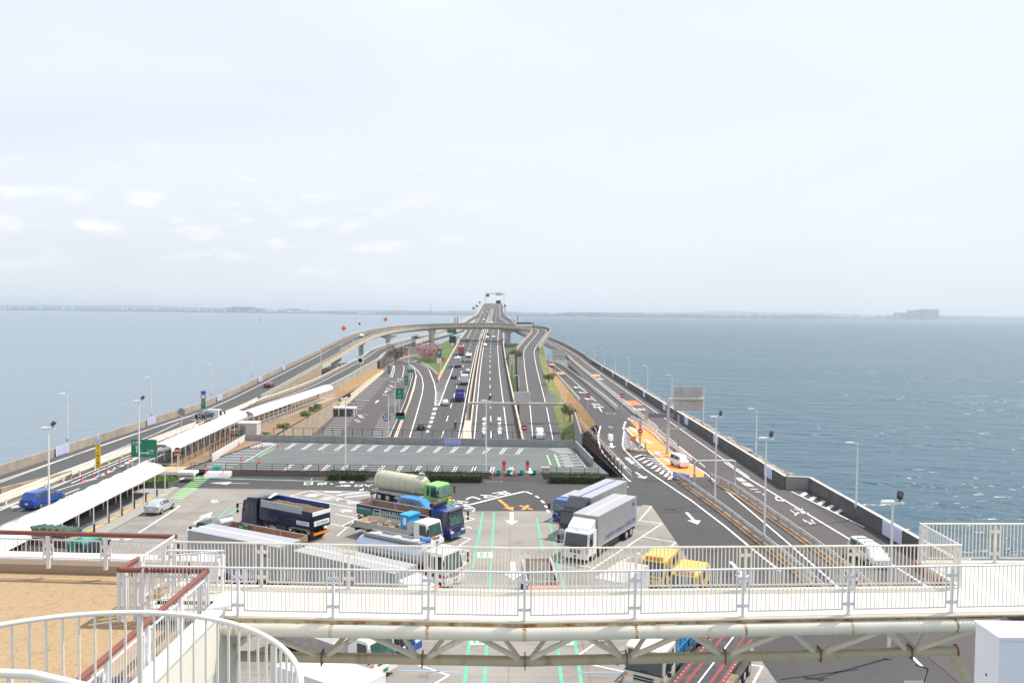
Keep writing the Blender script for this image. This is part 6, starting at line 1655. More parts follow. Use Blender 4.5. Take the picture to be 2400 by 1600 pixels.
MB().b2(-1.75,-1.3,-8.4,-3.0,.7,1.18).build('side_step', mat('rusty_strip',(.30,.20,.11)), t)

HL = (.85,-.53)          # left-hand stalls: noses towards the camera and right
def LT(name, label, fx, fy, cat='truck', h=HL): return truck(name, label, fx, fy, *h, cat=cat)
# powder tanker, green cab
t = LT('tanker_truck', 'cream bulk tanker with lime green and orange cab in front of the hedge', -7.4, 92.9)
cab(t, GRNP, 2.4, 2.75, 2.0, GLASSG, stripe=ORGP, visor=None, bump=GRNP)
TANK = mat('tank_cream', (.52,.51,.38), .4, .05, 1, dirt=(.38,.37,.26), dscale=.9, damt=.5)
b = MB(); N_ = 20; prof = [(-2.55,.35),(-2.7,.8),(-3.1,1.05),(-6.0,1.1),(-9.3,1.12),(-9.75,.95),(-9.9,.4)]
vs = []; zc = 2.25
for y, r_ in prof:
    for k in range(N_): a_ = 2*math.pi*k/N_; vs.append((math.cos(a_)*r_, y, zc+math.sin(a_)*r_))
fs = [(i*N_+k,i*N_+(k+1)%N_,(i+1)*N_+(k+1)%N_,(i+1)*N_+k) for i in range(len(prof)-1) for k in range(N_)]+[tuple(reversed(range(N_))),tuple((len(prof)-1)*N_+k for k in range(N_))]
b.add(vs, fs); b.build('tank', TANK, t, True)
for y in (-3.2,-5.0,-7.0,-9.2): b = MB(); b.tube([(math.cos(a_/18*math.pi*2)*1.13,y,zc+math.sin(a_/18*math.pi*2)*1.13) for a_ in range(19)],.03,5); b.build('band', TANK, t)
for y in (-3.6,-3.9): MB().bar((1.15,y,1.5),(.75,y,3.3),.04,.04).build('ladder_rail', CHROME, t)
for k in range(6): MB().bar((1.15-.07*k,-3.6,1.6+k*.3),(1.15-.07*k,-3.9,1.6+k*.3),.03,.03).build('ladder_rung', CHROME, t)
MB().cyl((0,-3.4,3.5),(0,-3.4,3.7),.3,12).build('manhole', TANK, t); MB().cyl((.2,-2.9,3.3),(.2,-2.9,3.75),.12,8).build('valve', CHROME, t)
chassis(t, 10.2, [(-1.35,0),(-7.4,1),(-8.65,1)], fender=GALV); MB().b2(-1.2,1.2,-10.0,-2.4,.95,1.2).build('subframe', GALV, t)
for s_ in (-1,1):
    b = MB(); b.bar((s_*1.1,-6.6,.9),(s_*1.1,-6.9,1.15),.45,.04); b.bar((s_*1.1,-6.9,1.15),(s_*1.1,-9.1,1.15),.45,.04); b.bar((s_*1.1,-9.1,1.15),(s_*1.1,-9.35,.8),.45,.04); b.build('mudguard', GALV, t)
# blue flatbed
t = LT('flatbed_truck', 'blue cabbed flatbed with lettered green and violet drop sides', -5.2, 80.4)
cab(t, BLUD, 2.45, 2.9, 2.1, GLASSG, bump=BLUD, visor=BLK); 
INB = mat('worn_brown_board', (.24,.17,.13), .9, .2, 1.5, dirt=(.36,.20,.10), dscale=1.2)
def dropside(t, y0, y1, w, z0, z1, inner, outer, n=3, band=None):
    x = w/2; MB().b2(-x,x,y1,y0,z0-.12,z0).build('load_floor', inner, t)
    for k in range(9): MB().b2(-x+.1,x-.1,y0-(y0-y1)*(k+.5)/9-.04,y0-(y0-y1)*(k+.5)/9+.04,z0+.001,z0+.05).build('floor_batten', inner, t)
    for s_ in (-1,1):
        for k in range(n):
            a, b_ = y0-(y0-y1)*k/n-.04, y0-(y0-y1)*(k+1)/n+.04
            MB().b2(s_*x-.025,s_*x+.025,b_,a,z0,z1).build('side_board', inner, t); MB().b2(s_*(x+.035)-.008,s_*(x+.035)+.008,b_,a,z0+.04,z1-.03).build('side_skin', outer, t)
            if band: MB().b2(s_*(x+.05)-.008,s_*(x+.05)+.008,b_+.01,a-.01,z0+.08,z0+(z1-z0)*.5).build('side_band', band, t)
        for k in range(n+1): MB().box((s_*x,y0-(y0-y1)*k/n,(z0+z1)/2),(.1,.09,z1-z0+.1)).build('stake', CHROME, t)
        MB().b2(s_*x-.04,s_*x+.04,y1,y0,z1,z1+.05).build('top_rail', GALV, t)
    MB().b2(-x,x,y1-.03,y1+.03,z0,z1).build('tail_board', inner, t); MB().b2(-x,x,y0-.04,y0+.04,z0,z1+.7).build('headboard', outer, t)
dropside(t, -2.5, -12.0, 2.45, 1.25, 2.15, INB, NAVY, 3, mat('teal_green_band', (.0,.22,.18), .5))
sidetext(t, 'MARUKASU', .46, 1.31, -8.2+.6, 1.78, SIGNW, 1); sidetext(t, '有限会社丸和', .3, 1.31, -10.9, 1.8, SIGNW, 1)
chassis(t, 12.0, [(-1.35,0),(-2.9,0),(-9.3,1),(-10.5,1)]); MB().cyl((-1.1,-2.3,3.2),(1.1,-2.3,3.2),.28,12).build('rolled_cover', BLK, t)
MB().box((0,-11.0,2.6),(.1,.1,1.8)).build('pole', WALLBR, t)
for s_ in (.55,.9): MB().bar((1.1,-2.3,1.2),(1.1,-2.3,3.1),.05,.05)
for x_ in (.75,1.1): MB().cyl((x_,-2.25,1.2),(x_,-2.25,3.1),.03,6).build('ladder_rail', CHROME, t)
for k in range(6): MB().cyl((.75,-2.25,1.4+k*.3),(1.1,-2.25,1.4+k*.3),.02,5).build('ladder_rung', CHROME, t)
MB().cyl((1.235,-1.5,1.3),(1.25,-1.5,1.3),.17,14).build('round_sticker', mat('teal_plastic', (0,.33,.26)), t)
# small white works truck with blue locker
t = LT('works_truck', 'small white works truck with a bright blue locker and steel frames', -7.0, 77.4)
cab(t, WHP, 2.15, 2.45, 1.8, GLASSG, bump=WHP, grille=2); dropside(t, -2.6, -9.3, 2.2, 1.05, 1.5, mat('pale_plywood', (.62,.50,.32), .8), GALV, 3)
SKB = mat('locker_blue', (.02,.33,.66), .45, .05, 2)
MB().b2(-.75,.85,-3.6,-2.6,1.05,2.75).build('locker', SKB, t); MB().b2(-.85,.95,-3.7,-2.5,2.75,2.9).build('locker_lid', SKB, t); MB().b2(.86,.87,-3.3,-2.9,1.9,2.6).build('notice', SIGNW, t)
b = MB(); rr = random.Random(4)
for k in range(16):
    y = -4.2-k*.28; b.bar((-.9,y,1.1),(-.9,y,2.0),.04,.04); b.bar((.9,y,1.1),(.9,y,2.0),.04,.04)
for z in (1.4,1.7,2.0): b.bar((.9,-4.1,z),(.9,-8.4,z),.04,.04); b.bar((-.9,-4.1,z),(-.9,-8.4,z),.04,.04)
b.bar((.9,-7.0,1.1),(.9,-7.0,2.9),.05,.05); b.bar((.9,-6.1,1.1),(.9,-6.1,2.9),.05,.05); b.bar((.9,-7.0,2.9),(.9,-6.1,2.9),.05,.05)
b.build('steel_frames', GALV, t)
for k in range(7): MB().box((rr.uniform(-.6,.6),-4.6-k*.5,1.25+rr.random()*.3),(.5,.35,.4),rr.random()).build('tool_crate', mat('crate_mixed%d' % (k%3), [(.35,.30,.24),(.12,.12,.13),(.45,.12,.06)][k%3], .8), t)
chassis(t, 9.4, [(-1.1,0),(-7.4,1)], 2.1, .42); fronttext(t, '二本信', .2, .45, .03, 1.02, ORL); MB().box((.45,.01,1.02),(.62,.02,.24)).build('sticker', ORL, t)
# silver milk tanker
t = LT('tanker_truck', 'silver tanker truck with a walkway of round hatches and white cab', -4.5, 66.6)
cab(t, WHP, 2.45, 2.85, 2.1, GLASSG, bump=WHP, stripe=REDP)
MB().box((0,.022,.95),(2.47,.05,.1)).build('stripe', LOGB, t)
STEEL = mat('polished_tank_steel', (.52,.58,.68), .25, .06, 1, metal=.6)
b = MB(); vs = []
for y in (-2.6,-2.75,-9.6,-9.8):
    s_ = 1 if y in (-2.75,-9.6) else .8
    for k in range(24): a_ = 2*math.pi*k/24; vs.append((math.cos(a_)*1.22*s_, y, 2.1+math.sin(a_)*.85*s_))
b.add(vs, [(i*24+k,i*24+(k+1)%24,(i+1)*24+(k+1)%24,(i+1)*24+k) for i in range(3) for k in range(24)]+[tuple(reversed(range(24))),tuple(72+k for k in range(24))]); b.build('tank', STEEL, t, True)
MB().b2(-.6,.6,-9.3,-2.9,2.9,3.0).build('walkway', ALUR, t)
for s_ in (-1,1): MB().b2(s_*.62-.05,s_*.62+.05,-9.3,-2.9,2.95,3.18).build('walkway_curb', ALUB, t)
for y in (-4.0,-6.0,-8.2): MB().cyl((0,y,3.0),(0,y,3.16),.36,16).build('round_hatch', CRMP, t)
rr = random.Random(2)
for k in range(14): MB().box((rr.choice((-.4,.4)),-3.2-k*.42,3.06),(.09,.09,.1)).build('fitting', CHROME, t)
chassis(t, 10, [(-1.35,0),(-7.6,1),(-8.8,1)]); MB().cyl((-.6,-3.0,3.2),(.2,-3.3,3.35),.18,8).build('blue_cover', BLUEC, t)
# long grey box truck with white and red cab
t = LT('box_truck', 'long grey box truck with white roofed red striped cab behind the railings', -5.6, 57.6)
cab(t, WHP, 2.45, 2.75, 2.0, GLASSG, bump=WHP, stripe=REDP, roofair=.6); MB().box((0,-.1,2.68),(2.2,.4,.16)).build('orange_visor', ORGP, t)
boxbody(t, -2.2, -12.3, 2.55, 1.0, 3.78, ALUB, ALUR, 16, SIGNW); chassis(t, 12.3, [(-1.35,0),(-9.5,1),(-10.7,1)])
# white box truck with rear doors facing it
t = LT('box_truck', 'long grey sided box truck with white rear doors and blue lettering', -28.0, 70.6, h=(-.88,.475))
cab(t, WHP, 2.45, 2.7, 1.6, GLASSG, roofair=.5); boxbody(t, -1.8, -12.0, 2.5, 1.0, 3.78, ALUB, ALUR, 16, SIGNW, edge=ALUR); chassis(t, 12.0, [(-1.35,0),(-9.3,1),(-10.5,1)])
sidetext(t, 'Logistics', .6, 1.285, -6.0, 1.5, LOGB, -1); sidetext(t, 'company', .6, 1.285, -8.9, 1.5, LOGB, -1); sidetext(t, 'L', .7, 1.285, -3.4, 1.5, LOGB, -1)
MB().add([(-1.286,-10.4,2.9),(-1.286,-11.2,2.85),(-1.286,-10.9,3.35)],[(0,1,2)]).build('emblem', LOGB, t)
reartext(t, 'L', .8, -.7, -12.06, 3.0, LOGC); reartext(t, 'LOGIS', .36, .45, -12.06, 3.1, LOGC); 
# dump truck, blue, heading away
t = LT('dump_truck', 'dark blue dump truck loaded with brown earth, its side board silver', -26.8, 84.8, h=(-.85,.525))
cab(t, NAVY, 2.45, 3.0, 2.2, GLASSG, bump=NAVY, roofair=.35)
SOIL = mat('brown_soil_load', (.12,.075,.045), .95, .35, 3, dirt=(.09,.07,.045), dscale=2.5, bump=.9, bscale=8)
tipper(t, -2.7, -9.9, 2.45, 1.3, 2.95, NAVY, SOIL, 2.85, capm=None)
MB().b2(-1.27,-1.2,-8.6,-2.9,2.6,2.98).build('silver_side_board', mat('silver_board', (.42,.46,.50), .4, .08, 1.5, metal=.3), t)
MB().b2(-1.28,-1.2,-8.6,-2.9,2.985,3.3).build('silver_side_board', mat('silver_board', (.42,.46,.50), .4), t)
MB().b2(1.2,1.26,-9.8,-2.7,2.95,3.3).build('blue_side_board', BLUEM, t)
MB().b2(-1.2,1.2,-10.02,-9.94,2.55,2.92).build('white_tailgate_band', SIGNW, t); MB().b2(-1.0,1.0,-10.03,-9.95,1.55,2.0).build('number_board', SIGNW, t); reartext(t, '足立営2878', .3, 0, -10.05, 1.77, BLK)
MB().b2(-1.285,-1.27,-9.6,-7.9,1.55,1.95).build('number_board', SIGNW, t); sidetext(t, '足立営2878', .26, 1.3, -8.75, 1.75, BLK, -1)
MB().cyl((-.9,-2.35,3.1),(.9,-2.35,3.1),.3,12).build('rolled_cover', BLK, t)
MB().bar((-.3,-3.0,3.3),(1.0,-2.6,3.5),.3,.06).build('white_visor_bar', SIGNW, t)
chassis(t, 9.6, [(-1.35,0),(-3.6,0),(-7.5,1),(-8.75,1)], fender=GALV); MB().b2(-1.2,-.8,-6.4,-5.0,.45,1.05).build('tool_box', NAVY, t)
for s_ in (-1,1):
    b = MB(); b.bar((s_*1.08,-6.7,.9),(s_*1.08,-7.0,1.12),.45,.04); b.bar((s_*1.08,-7.0,1.12),(s_*1.08,-9.2,1.12),.45,.04); b.bar((s_*1.08,-9.2,1.12),(s_*1.08,-9.5,.75),.45,.04); b.build('mudguard', GALV, t)
MB().box((0,-9.95,.75),(2.0,.08,.22)).build('orange_reflector', ORL, t)
# open drop side trailer with garden machines
t = LT('flatbed_truck', 'open brown drop side truck with netted equipment, between the dump truck and the box truck', -29.8, 79.8, h=(-.87,.49))
dropside(t, -2.5, -12.2, 2.4, 1.2, 1.75, mat('orange_brown_board', (.33,.19,.11), .9, .2, 1.5), GALV, 3); chassis(t, 12.2, [(-1.35,0),(-9.3,1),(-10.5,1)])
cab(t, mat('dark_green_cab', (.02,.07,.05), .4), 2.2, 1.9, 1.9, GLASS)
b = MB()
for k in range(4): b.cyl((-.9+k*.5,-3.2,1.3),(-.8+k*.5,-4.2,1.7),.35,10)
b.build('rolled_nets', mat('net_maroon', (.06,.02,.02), .9, .3, 4), t); MB().cyl((-.6,-2.9,2.1),(.5,-3.3,2.15),.28,10).build('white_sack', SIGNW, t)
for k in range(3): MB().cyl((-.6+k*.6,-4.8,1.2),(-.5+k*.6,-4.9,1.8),.28,10,.22).build('green_bin', mat('bin_green', (.02,.16,.10), .6), t)
# green cabbed truck with nets by the pavement
t = LT('net_truck', 'teal cabbed truck carrying green netting seen through the terrace railing', -35.6, 70.3, h=(.97,-.24))
cab(t, TEALP, 2.2, 2.5, 1.7, GLASS, stripe=REDP); chassis(t, 6.5, [(-1.0,0),(-5.2,1)], 2.1, .42)
dropside(t, -1.9, -6.4, 2.1, 1.0, 1.7, mat('orange_brown_board', (.33,.19,.11)), GREYC, 2)
NETG = mat('green_net', (.05,.09,.06), .9, .35, 5, dirt=(.10,.14,.11), dscale=3)
for k in range(6): MB().cyl((-.8,-2.4-k*.7,2.9),(.8,-2.5-k*.7,2.95+.1*(k%2)),.34,10).build('net_roll', NETG, t)
for s_ in (-1,1):
    for y in (-2.2,-4.2,-6.2): MB().cyl((s_*.95,y,1.0),(s_*.95,y,3.1),.03,6).build('rack_post', GALV, t)
MB().b2(-1,1,-6.3,-2.1,2.5,2.58).build('rack_floor', GALV, t)
# white truck with grey tarpaulin low in the picture
t = LT('tarp_truck', 'white cabbed truck with grey tarpaulin under the footbridge truss', -7.6, 49.6)
cab(t, WHP, 2.25, 2.5, 1.9, GLASSG, bump=WHP, grille=1); MB().b2(-.3,.3,-2.15,-1.95,1.0,2.3).build('red_unit', REDP, t)
b = MB(); b.sideprism([(-9.3,1.0),(-2.6,1.0),(-2.6,1.75),(-5.5,1.85),(-9.3,1.6)],-1.15,1.15); b.build('tarpaulin', mat('grey_tarp', (.36,.35,.34), .85, .12, 1.2, bump=.4, bscale=3), t)
for k in range(8): MB().box((1.16,-3.0-k*.8,1.25),(.05,.12,.2)).build('tie', CHROME, t)
chassis(t, 9.4, [(-1.15,0),(-7.2,1)], 2.2, .45)
t = LT('car_carrier', 'blue and teal truck front half hidden behind the footbridge pipe', -6.4, 52.6)
cab(t, BLUEM, 2.2, 2.2, 1.6, GLASSG); chassis(t, 6, [(-1.1,0),(-4.8,1)], 2.2, .42); MB().b2(-1.1,1.1,-6,-1.8,1.0,1.6).build('load_bed', mat('teal_plastic', (0,.33,.26)), t)
# white box truck at the bottom edge
t = LT('box_truck', 'white box truck with pale blue roof at the bottom edge beside the spiral railing', -5.6, 40.6)
cab(t, WHP, 2.2, 2.4, 1.7, GLASS, bump=WHP); boxbody(t, -1.75, -7.4, 2.5, .9, 3.35, WHBOX, mat('pale_blue_roof', (.60,.65,.73), .5, .03, 1), 6, edge=SIGNW); chassis(t, 7.4, [(-1.1,0),(-5.8,1)], 2.2, .42)
# ---- trucks on the highway
def htruck(px, py, label, col, boxm, L_, w=2.3, hh=3.4, kind='box', oncoming=False):
    p = GL(px, py, .01); t = thing('truck', label, 'truck', p+Vector((AW[0],1,0))*L_, .029, 'traffic on the highway'); t.location.z = zL(t.location.y)+.02
    t.rotation_euler = (.036,0,.029)
    cab(t, col, w-.1, 2.5, 1.8, GLASS); 
    if kind == 'box': boxbody(t, -2.0, -L_, w, 1.0, hh, boxm, boxm, 6)
    else: tipper(t, -2.0, -L_, w, 1.0, 2.4, boxm, BLK, 1.9)
    chassis(t, L_, [(-1.1,0),(-L_+1.6,1)], w-.1, .42); return t
htruck(1077, 942, 'violet blue dump truck with white roof boxes in the fast lane', WHP, PURP, 7.5, kind='dump')
htruck(1088, 903, 'white box truck in the fast lane above the violet one', WHP, WHBOX, 6.0, 2.2, 3.0)
htruck(1072, 862, 'pale grey box truck in the slow lane', WHP, GREYP, 8.0, 2.4, 3.6)
htruck(1081, 833, 'dark red box truck ahead of the grey one', REDT, REDT, 8.5, 2.4, 3.7)
p = GL(1098,849,.01); t = thing('coach', 'white coach with dark rear window and red tail in the fast lane', 'bus', p, .029, 'traffic on the highway'); t.rotation_euler = (.036,0,.029)
MB().sideprism([(0,.4),(7.5,.4),(7.5,2.9),(7.0,3.1),(.3,3.1),(0,2.7)],-1.15,1.15).build('body', WHP, t); MB().b2(-1.0,1.0,-.02,0,1.7,2.6).build('rear_window', GLASS, t); MB().b2(-1.15,1.15,-.03,0,.7,1.1).build('red_band', REDL, t)
for s_ in (-1,1):
    MB().b2(s_*1.16-.01,s_*1.16+.01,.6,7.0,1.7,2.6).build('side_window', GLASS, t)
    for y in (1.4,6.0): wheel(t, s_*1.02, y, .45, .25)
# coach on the flyover
q, h_ = at(FLY[len(FLY)//2-2:len(FLY)//2+60], 426, 0, 0); i_ = min(range(len(FLY)), key=lambda i: (FLY[i]-Vector((7,432,24.9))).length); q = FLY[i_]; d = (FLY[i_+1]-FLY[i_-1]).normalized()
t = thing('coach', 'white coach coming round the hairpin of the flyover', 'bus', q, math.atan2(-d.x,d.y)+0.9)
MB().sideprism([(-4.5,.4),(4.5,.4),(4.5,2.7),(4.2,3.1),(-4.5,3.1)],-1.2,1.2).build('body', WHP, t); MB().b2(-1.05,1.05,4.5,4.52,1.4,2.7).build('windscreen', GLASS, t)
for s_ in (-1,1):
    MB().b2(s_*1.21-.01,s_*1.21+.01,-4.2,4.0,1.6,2.6).build('side_window', GLASS, t)
    for y in (-3,3): wheel(t, s_*1.05, y, .45, .25)
q = min(FLY[:50], key=lambda p: abs(p.y-372)); car('sedan', WHP, 'white and dark car near the top of the rising flyover', q+Vector((0,0,.02)), (-.02,1), None, name='car')
# tow truck with a black car behind the canopy
p = G(448,1000,UL+.02); t = thing('recovery_truck', 'white recovery truck carrying a black car on the inner left road', 'truck', p+Vector((1.6,8.6,0)), -.1)
cab(t, WHP, 2.1, 2.3, 1.7, GLASS); MB().b2(-1.1,1.1,-8.2,-1.8,.9,1.1).build('bed', CHROME, t); chassis(t, 8.0, [(-1.1,0),(-6.2,1)], 2.1, .4); MB().b2(-1.0,1.0,-8.3,-8.2,.5,.85).build('rear_panel', REDL, t)
for s_ in (-1,1):
    b = MB(); b.bar((s_*.85,-8.2,1.0),(s_*.85,-8.2,2.4),.07,.07); b.bar((s_*.35,-8.2,1.0),(s_*.35,-8.2,2.4),.07,.07); b.bar((s_*.85,-8.2,2.4),(s_*.35,-8.2,2.4),.07,.07); b.build('ramp', CHROME, t)
th_ = -.1; c_ = t.location + Vector((-math.sin(th_)*-5.0*1, math.cos(th_)*-5.0, 1.1)); car('sedan', BLKP, 'black car riding on the white recovery truck', c_, (math.sin(.1),math.cos(.1)), None, name='carried_car')
# ================================================================== FOREGROUND: FOOTBRIDGE, TERRACE, SPIRAL STAIR
RAILW = mat('railing_white', (.72,.71,.72), .4, .03, 3, dirt=(.62,.58,.54), dscale=2.0, damt=.3)
RAILC = mat('railing_cream', (.72,.69,.60), .45, .04, 3, dirt=(.60,.52,.38), dscale=2.0, damt=.4)
DECKC = mat('bridge_deck_cream', (.64,.58,.47), .7, .03, 1.2, dirt=(.60,.50,.36), dscale=1.1, damt=.45)
def rusty(name, col, amt=.55, sc=2.2, thr=.56):
    m = mat(name, col, .5, .05, 1.5)
    t = m.node_tree; n = t.nodes; l = t.links.new; b = n['Principled BSDF']
    src = b.inputs['Base Color'].links[0].from_socket
    g = n.new('ShaderNodeNewGeometry'); mpp = n.new('ShaderNodeMapping'); mpp.inputs['Scale'].default_value = (1.0, 1.0, .35); l(g.outputs['Position'], mpp.inputs[0])
    q = n.new('ShaderNodeTexNoise'); q.inputs['Scale'].default_value = sc; q.inputs['Detail'].default_value = 8; q.inputs['Roughness'].default_value = .7; l(mpp.outputs[0], q.inputs['Vector'])
    r = n.new('ShaderNodeMapRange'); r.inputs[1].default_value = thr; r.inputs[2].default_value = thr+.14; r.inputs[4].default_value = amt; l(q.outputs['Fac'], r.inputs[0])
    q2 = n.new('ShaderNodeTexNoise'); q2.inputs['Scale'].default_value = 9; l(g.outputs['Position'], q2.inputs['Vector'])
    rc = n.new('ShaderNodeMix'); rc.data_type = 'RGBA'; rc.inputs[6].default_value = (.42,.15,.03,1); rc.inputs[7].default_value = (.13,.045,.02,1); l(q2.outputs['Fac'], rc.inputs[0])
    mi = n.new('ShaderNodeMix'); mi.data_type = 'RGBA'; l(r.outputs[0], mi.inputs[0]); l(src, mi.inputs[6]); l(rc.outputs[2], mi.inputs[7]); l(mi.outputs[2], b.inputs['Base Color'])
    return m
TRUSS = rusty('truss_cream_rust_spotted', (.72,.67,.55), .6, 1.3, .60)
LOWCH = rusty('lower_chord_cream_rust', (.50,.43,.29), .65, 1.6, .56)
EDGE = rusty('edge_steel_rusted', (.50,.40,.22), .95, 2.6, .46)
RUST = mat('rust_brown', (.30,.10,.03), .85, .3, 6, dirt=(.12,.04,.02), dscale=5)
BROWNR = mat('handrail_brown', (.20,.065,.045), .45, .08, 2, dirt=(.14,.045,.032), dscale=2.5)
BZ = 26.2
def railfence(P0, P1, npan, label, m=RAILW, h=1.07, nb=20, z=BZ, gap=.125, toprail=True, first_post=True, zpost=-.1, foot=True, r=.024):
    """steel railing of framed panels hung between posts; top rail runs through"""
    d = (P1-P0); L_ = d.length; rz = math.atan2(d.y,d.x)
    t = thing('bridge_railing', label, 'railing', (P0.x,P0.y,z), rz)
    if toprail: MB().tube([(-.05,0,h),(L_/2,0,h),(L_+.05,0,h)],.024,8).build('top_rail', m, t, True)
    pw = L_/npan
    pst = MB().box((0,0,(h-.06+zpost)/2),(.055,.07,h-.06-zpost)); pst.cyl((0,0,h-.06),(0,0,h-.02),.03,8,.005); 
    if foot: pst.box((0,0,-.02),(.15,.15,.025))
    pst = pst.build('post', m, t); pst.location = (0 if first_post else pw,0,0)
    for k in range(1 if first_post else 2, npan+1): inst('post', pst, t, (k*pw,0,0))
    x0, x1 = gap, pw-gap
    fr = MB(); fr.b2(x0,x0+.035,-.014,.014,.1,h-.02); fr.b2(x1-.035,x1,-.014,.014,.1,h-.02); fr.b2(x0+.036,x1-.036,-.014,.014,.1,.135)
    for zz in (.2,.82): fr.b2(.03,x0-.001,-.010,.010,zz,zz+.075); fr.b2(x1+.001,pw-.03,-.010,.010,zz,zz+.075)
    pn = fr.build('panel', m, t)
    bar = MB().cyl((0,0,.135),(0,0,h-.02),.011 if m is RAILW else .0135,6).build('baluster', m, pn)
    nb_ = nb; bar.location = (x0+(x1-x0)/(nb_+1),0,0)
    for k in range(2, nb_+1): inst('baluster', bar, pn, (x0+(x1-x0)*k/(nb_+1),0,0))
    for j in range(1, npan):
        c = pn.copy(); COL.objects.link(c); c.location = (j*pw,0,0)
        for k in range(1, nb_+1): inst('baluster', bar, c, (x0+(x1-x0)*k/(nb_+1),0,0))
    return t
NA, NM, NB = G(336,1326,BZ+1.07), G(1230,1341,BZ+1.07), G(2470,1322,BZ+1.07)
for p in (NA, NM, NB): p.z = BZ
railfence(NA, NM, 4, 'near white railing of the footbridge, left half', nb=21)
railfence(NM, NB, 5, 'near white railing of the footbridge, right half', nb=21, first_post=False)
FA, FM, FB = G(410,1269,BZ+1.07), G(1230,1284,BZ+1.07), G(2250,1277,BZ+1.07)
for p in (FA, FM, FB): p.z = BZ
railfence(FA, FM, 4, 'far railing of the footbridge, left half', RAILC, nb=21)
railfence(FM, FB, 4, 'far railing of the footbridge, right half', RAILC, nb=25, first_post=False)
CB = G(2158,1227,BZ+1.07); CB.z = BZ; CB.x = FB.x + .05
railfence(CB, FB, 1, 'short railing turning back from the far railing corner', RAILW, nb=18)
CE = CB + Vector((4.2,.15,0)); railfence(CB+Vector((.02,0,0)), CE, 2, 'railing against the sea at the right end of the footbridge', RAILC, nb=17)
# deck
fb = thing('footbridge', 'cream footbridge deck with rusty edge on a tubular steel truss', 'footbridge', (0,0,0))
def dz(p, o=0): return Vector((p.x,p.y,BZ+o))
n0, n1, n2 = NA+Vector((.0,-.12,0)), NM+Vector((0,-.12,0)), NB+Vector((0,-.12,0))
f0, f1, f2 = FA+Vector((0,.14,0)), FM+Vector((0,.14,0)), FB+Vector((0,.14,0))
MB().prism([(n0.x,n0.y),(n1.x,n1.y),(15.6,n2.y+.1),(15.6,f2.y),(f2.x,f2.y),(f1.x,f1.y),(f0.x,f0.y)], BZ-.03, BZ).build('deck', DECKC, fb)
MB().prism([(f2.x+.05,f2.y+.003),(15.6,f2.y+.003),(15.6,CB.y+.3),(f2.x+.05,CB.y+.2)], BZ-.10, BZ-.002).build('landing', DECKC, fb)
seg = MB()
for a, b in ((n0,n1),(n1,n2)): seg.bar((a.x,a.y+.03,BZ-.068),(b.x,b.y+.03,BZ-.068),.06,.07)
seg.build('edge_angle', EDGE, fb)
seg = MB(); seg.bar((f2.x+.0,f2.y,BZ-.2),(f2.x+.0,CB.y+.2,BZ-.2),.08,.2); seg.bar((f2.x,CB.y+.22,BZ-.07),(n2.x,CB.y+.24,BZ-.07),.1,.12); seg.build('rusty_side', RUST, fb)
for k in range(9):                       # drip cover plates and joints
    pass
c0 = G(545,1469,BZ-.42); c0 = Vector((c0.x, n0.y+.02, BZ-.47))
xs0, xs1 = -6.35, G(2325,1470,BZ-.42).x
def nearline(x): 
    a, b = (n0, n1) if x < n1.x else (n1, n2)
    return a.y+(b.y-a.y)*(x-a.x)/(b.x-a.x)
def zc(x):                               # slight camber of the truss
    return 25.955
chordN = [Vector((x, nearline(x)-.05, zc(x))) for x in [xs0+(xs1-xs0)*k/8 for k in range(9)]]
MB().tube(chordN, .142, 20).build('upper_chord', TRUSS, fb, True)
chordF = [p+Vector((0,1.9,0)) for p in chordN]; MB().tube(chordF, .135, 12).build('upper_chord', TRUSS, fb, True)
lowY = 1.1; LZ = 24.87
lowch = [Vector((p.x, nearline(p.x)+lowY, LZ)) for p in chordN]
lowch[-1].x -= .35
MB().tube(lowch, .12, 16).build('lower_chord', LOWCH, fb, True)
nodes = [G(x_,1541,LZ).x for x_ in (518,755,991,1230,1467,1700,1928,2149)]
src = None
for i, x in enumerate(nodes):
    for s_ in (-1, 1):
        xt = x+s_*(nodes[1]-nodes[0])*.5*.92
        if xt < xs0 or xt > xs1: continue
        a = Vector((x+s_*.12, nearline(x)+lowY, LZ+.05))
        MB().cyl(a, (xt, nearline(xt)-.02, zc(xt)-.08), .062, 10).build('diagonal', TRUSS, fb, True)
        xt2 = x+s_*(nodes[1]-nodes[0])*.5*.92
        MB().cyl(a, (xt2, nearline(xt2)+1.8, zc(xt2)-.06), .055, 10).build('diagonal', TRUSS, fb, True)
    MB().b2(x-.012,x+.012,nearline(x)+lowY-.15,nearline(x)+lowY+.15,LZ-.15,LZ+.17).build('gusset', mat('gusset_dark', (.16,.12,.085), .8, .2, 5), fb)
# cross beams, posts between chord and deck, rust collars
k = 0
for x in [NA.x+(NM.x-NA.x)*j/4 for j in range(1,5)]+[NM.x+(NB.x-NM.x)*j/5 for j in range(1,5)]:
    y = nearline(x)
    MB().b2(x-.06,x+.06,y-.04,y+.14,BZ-.17,BZ-.105).build('bracket', RUST, fb)
    MB().cyl((x-.035,y-.05,zc(x)),(x+.035,y-.05,zc(x)),.1435,20).build('rust_collar', rusty('rust_stain', (.60,.46,.28), .6, 6, .5), fb)
    MB().b2(x-.05,x+.05,y+.2,y+1.9,BZ-.2,BZ-.06).build('cross_beam', LOWCH, fb)
MB().cyl((lowch[-1].x,lowch[-1].y,LZ),(lowch[-1].x+.03,lowch[-1].y,LZ),.15,14).build('end_cap', RUST, fb)
MB().cyl((lowch[-1].x-.1,lowch[-1].y,LZ),(lowch[-1].x+1.2,lowch[-1].y-.2,LZ-2.6),.12,10).build('raking_leg', LOWCH, fb)
lt = thing('emergency_light', 'white box light with green pictogram hanging under the footbridge', 'light fitting', G(2178,1572,24.0))
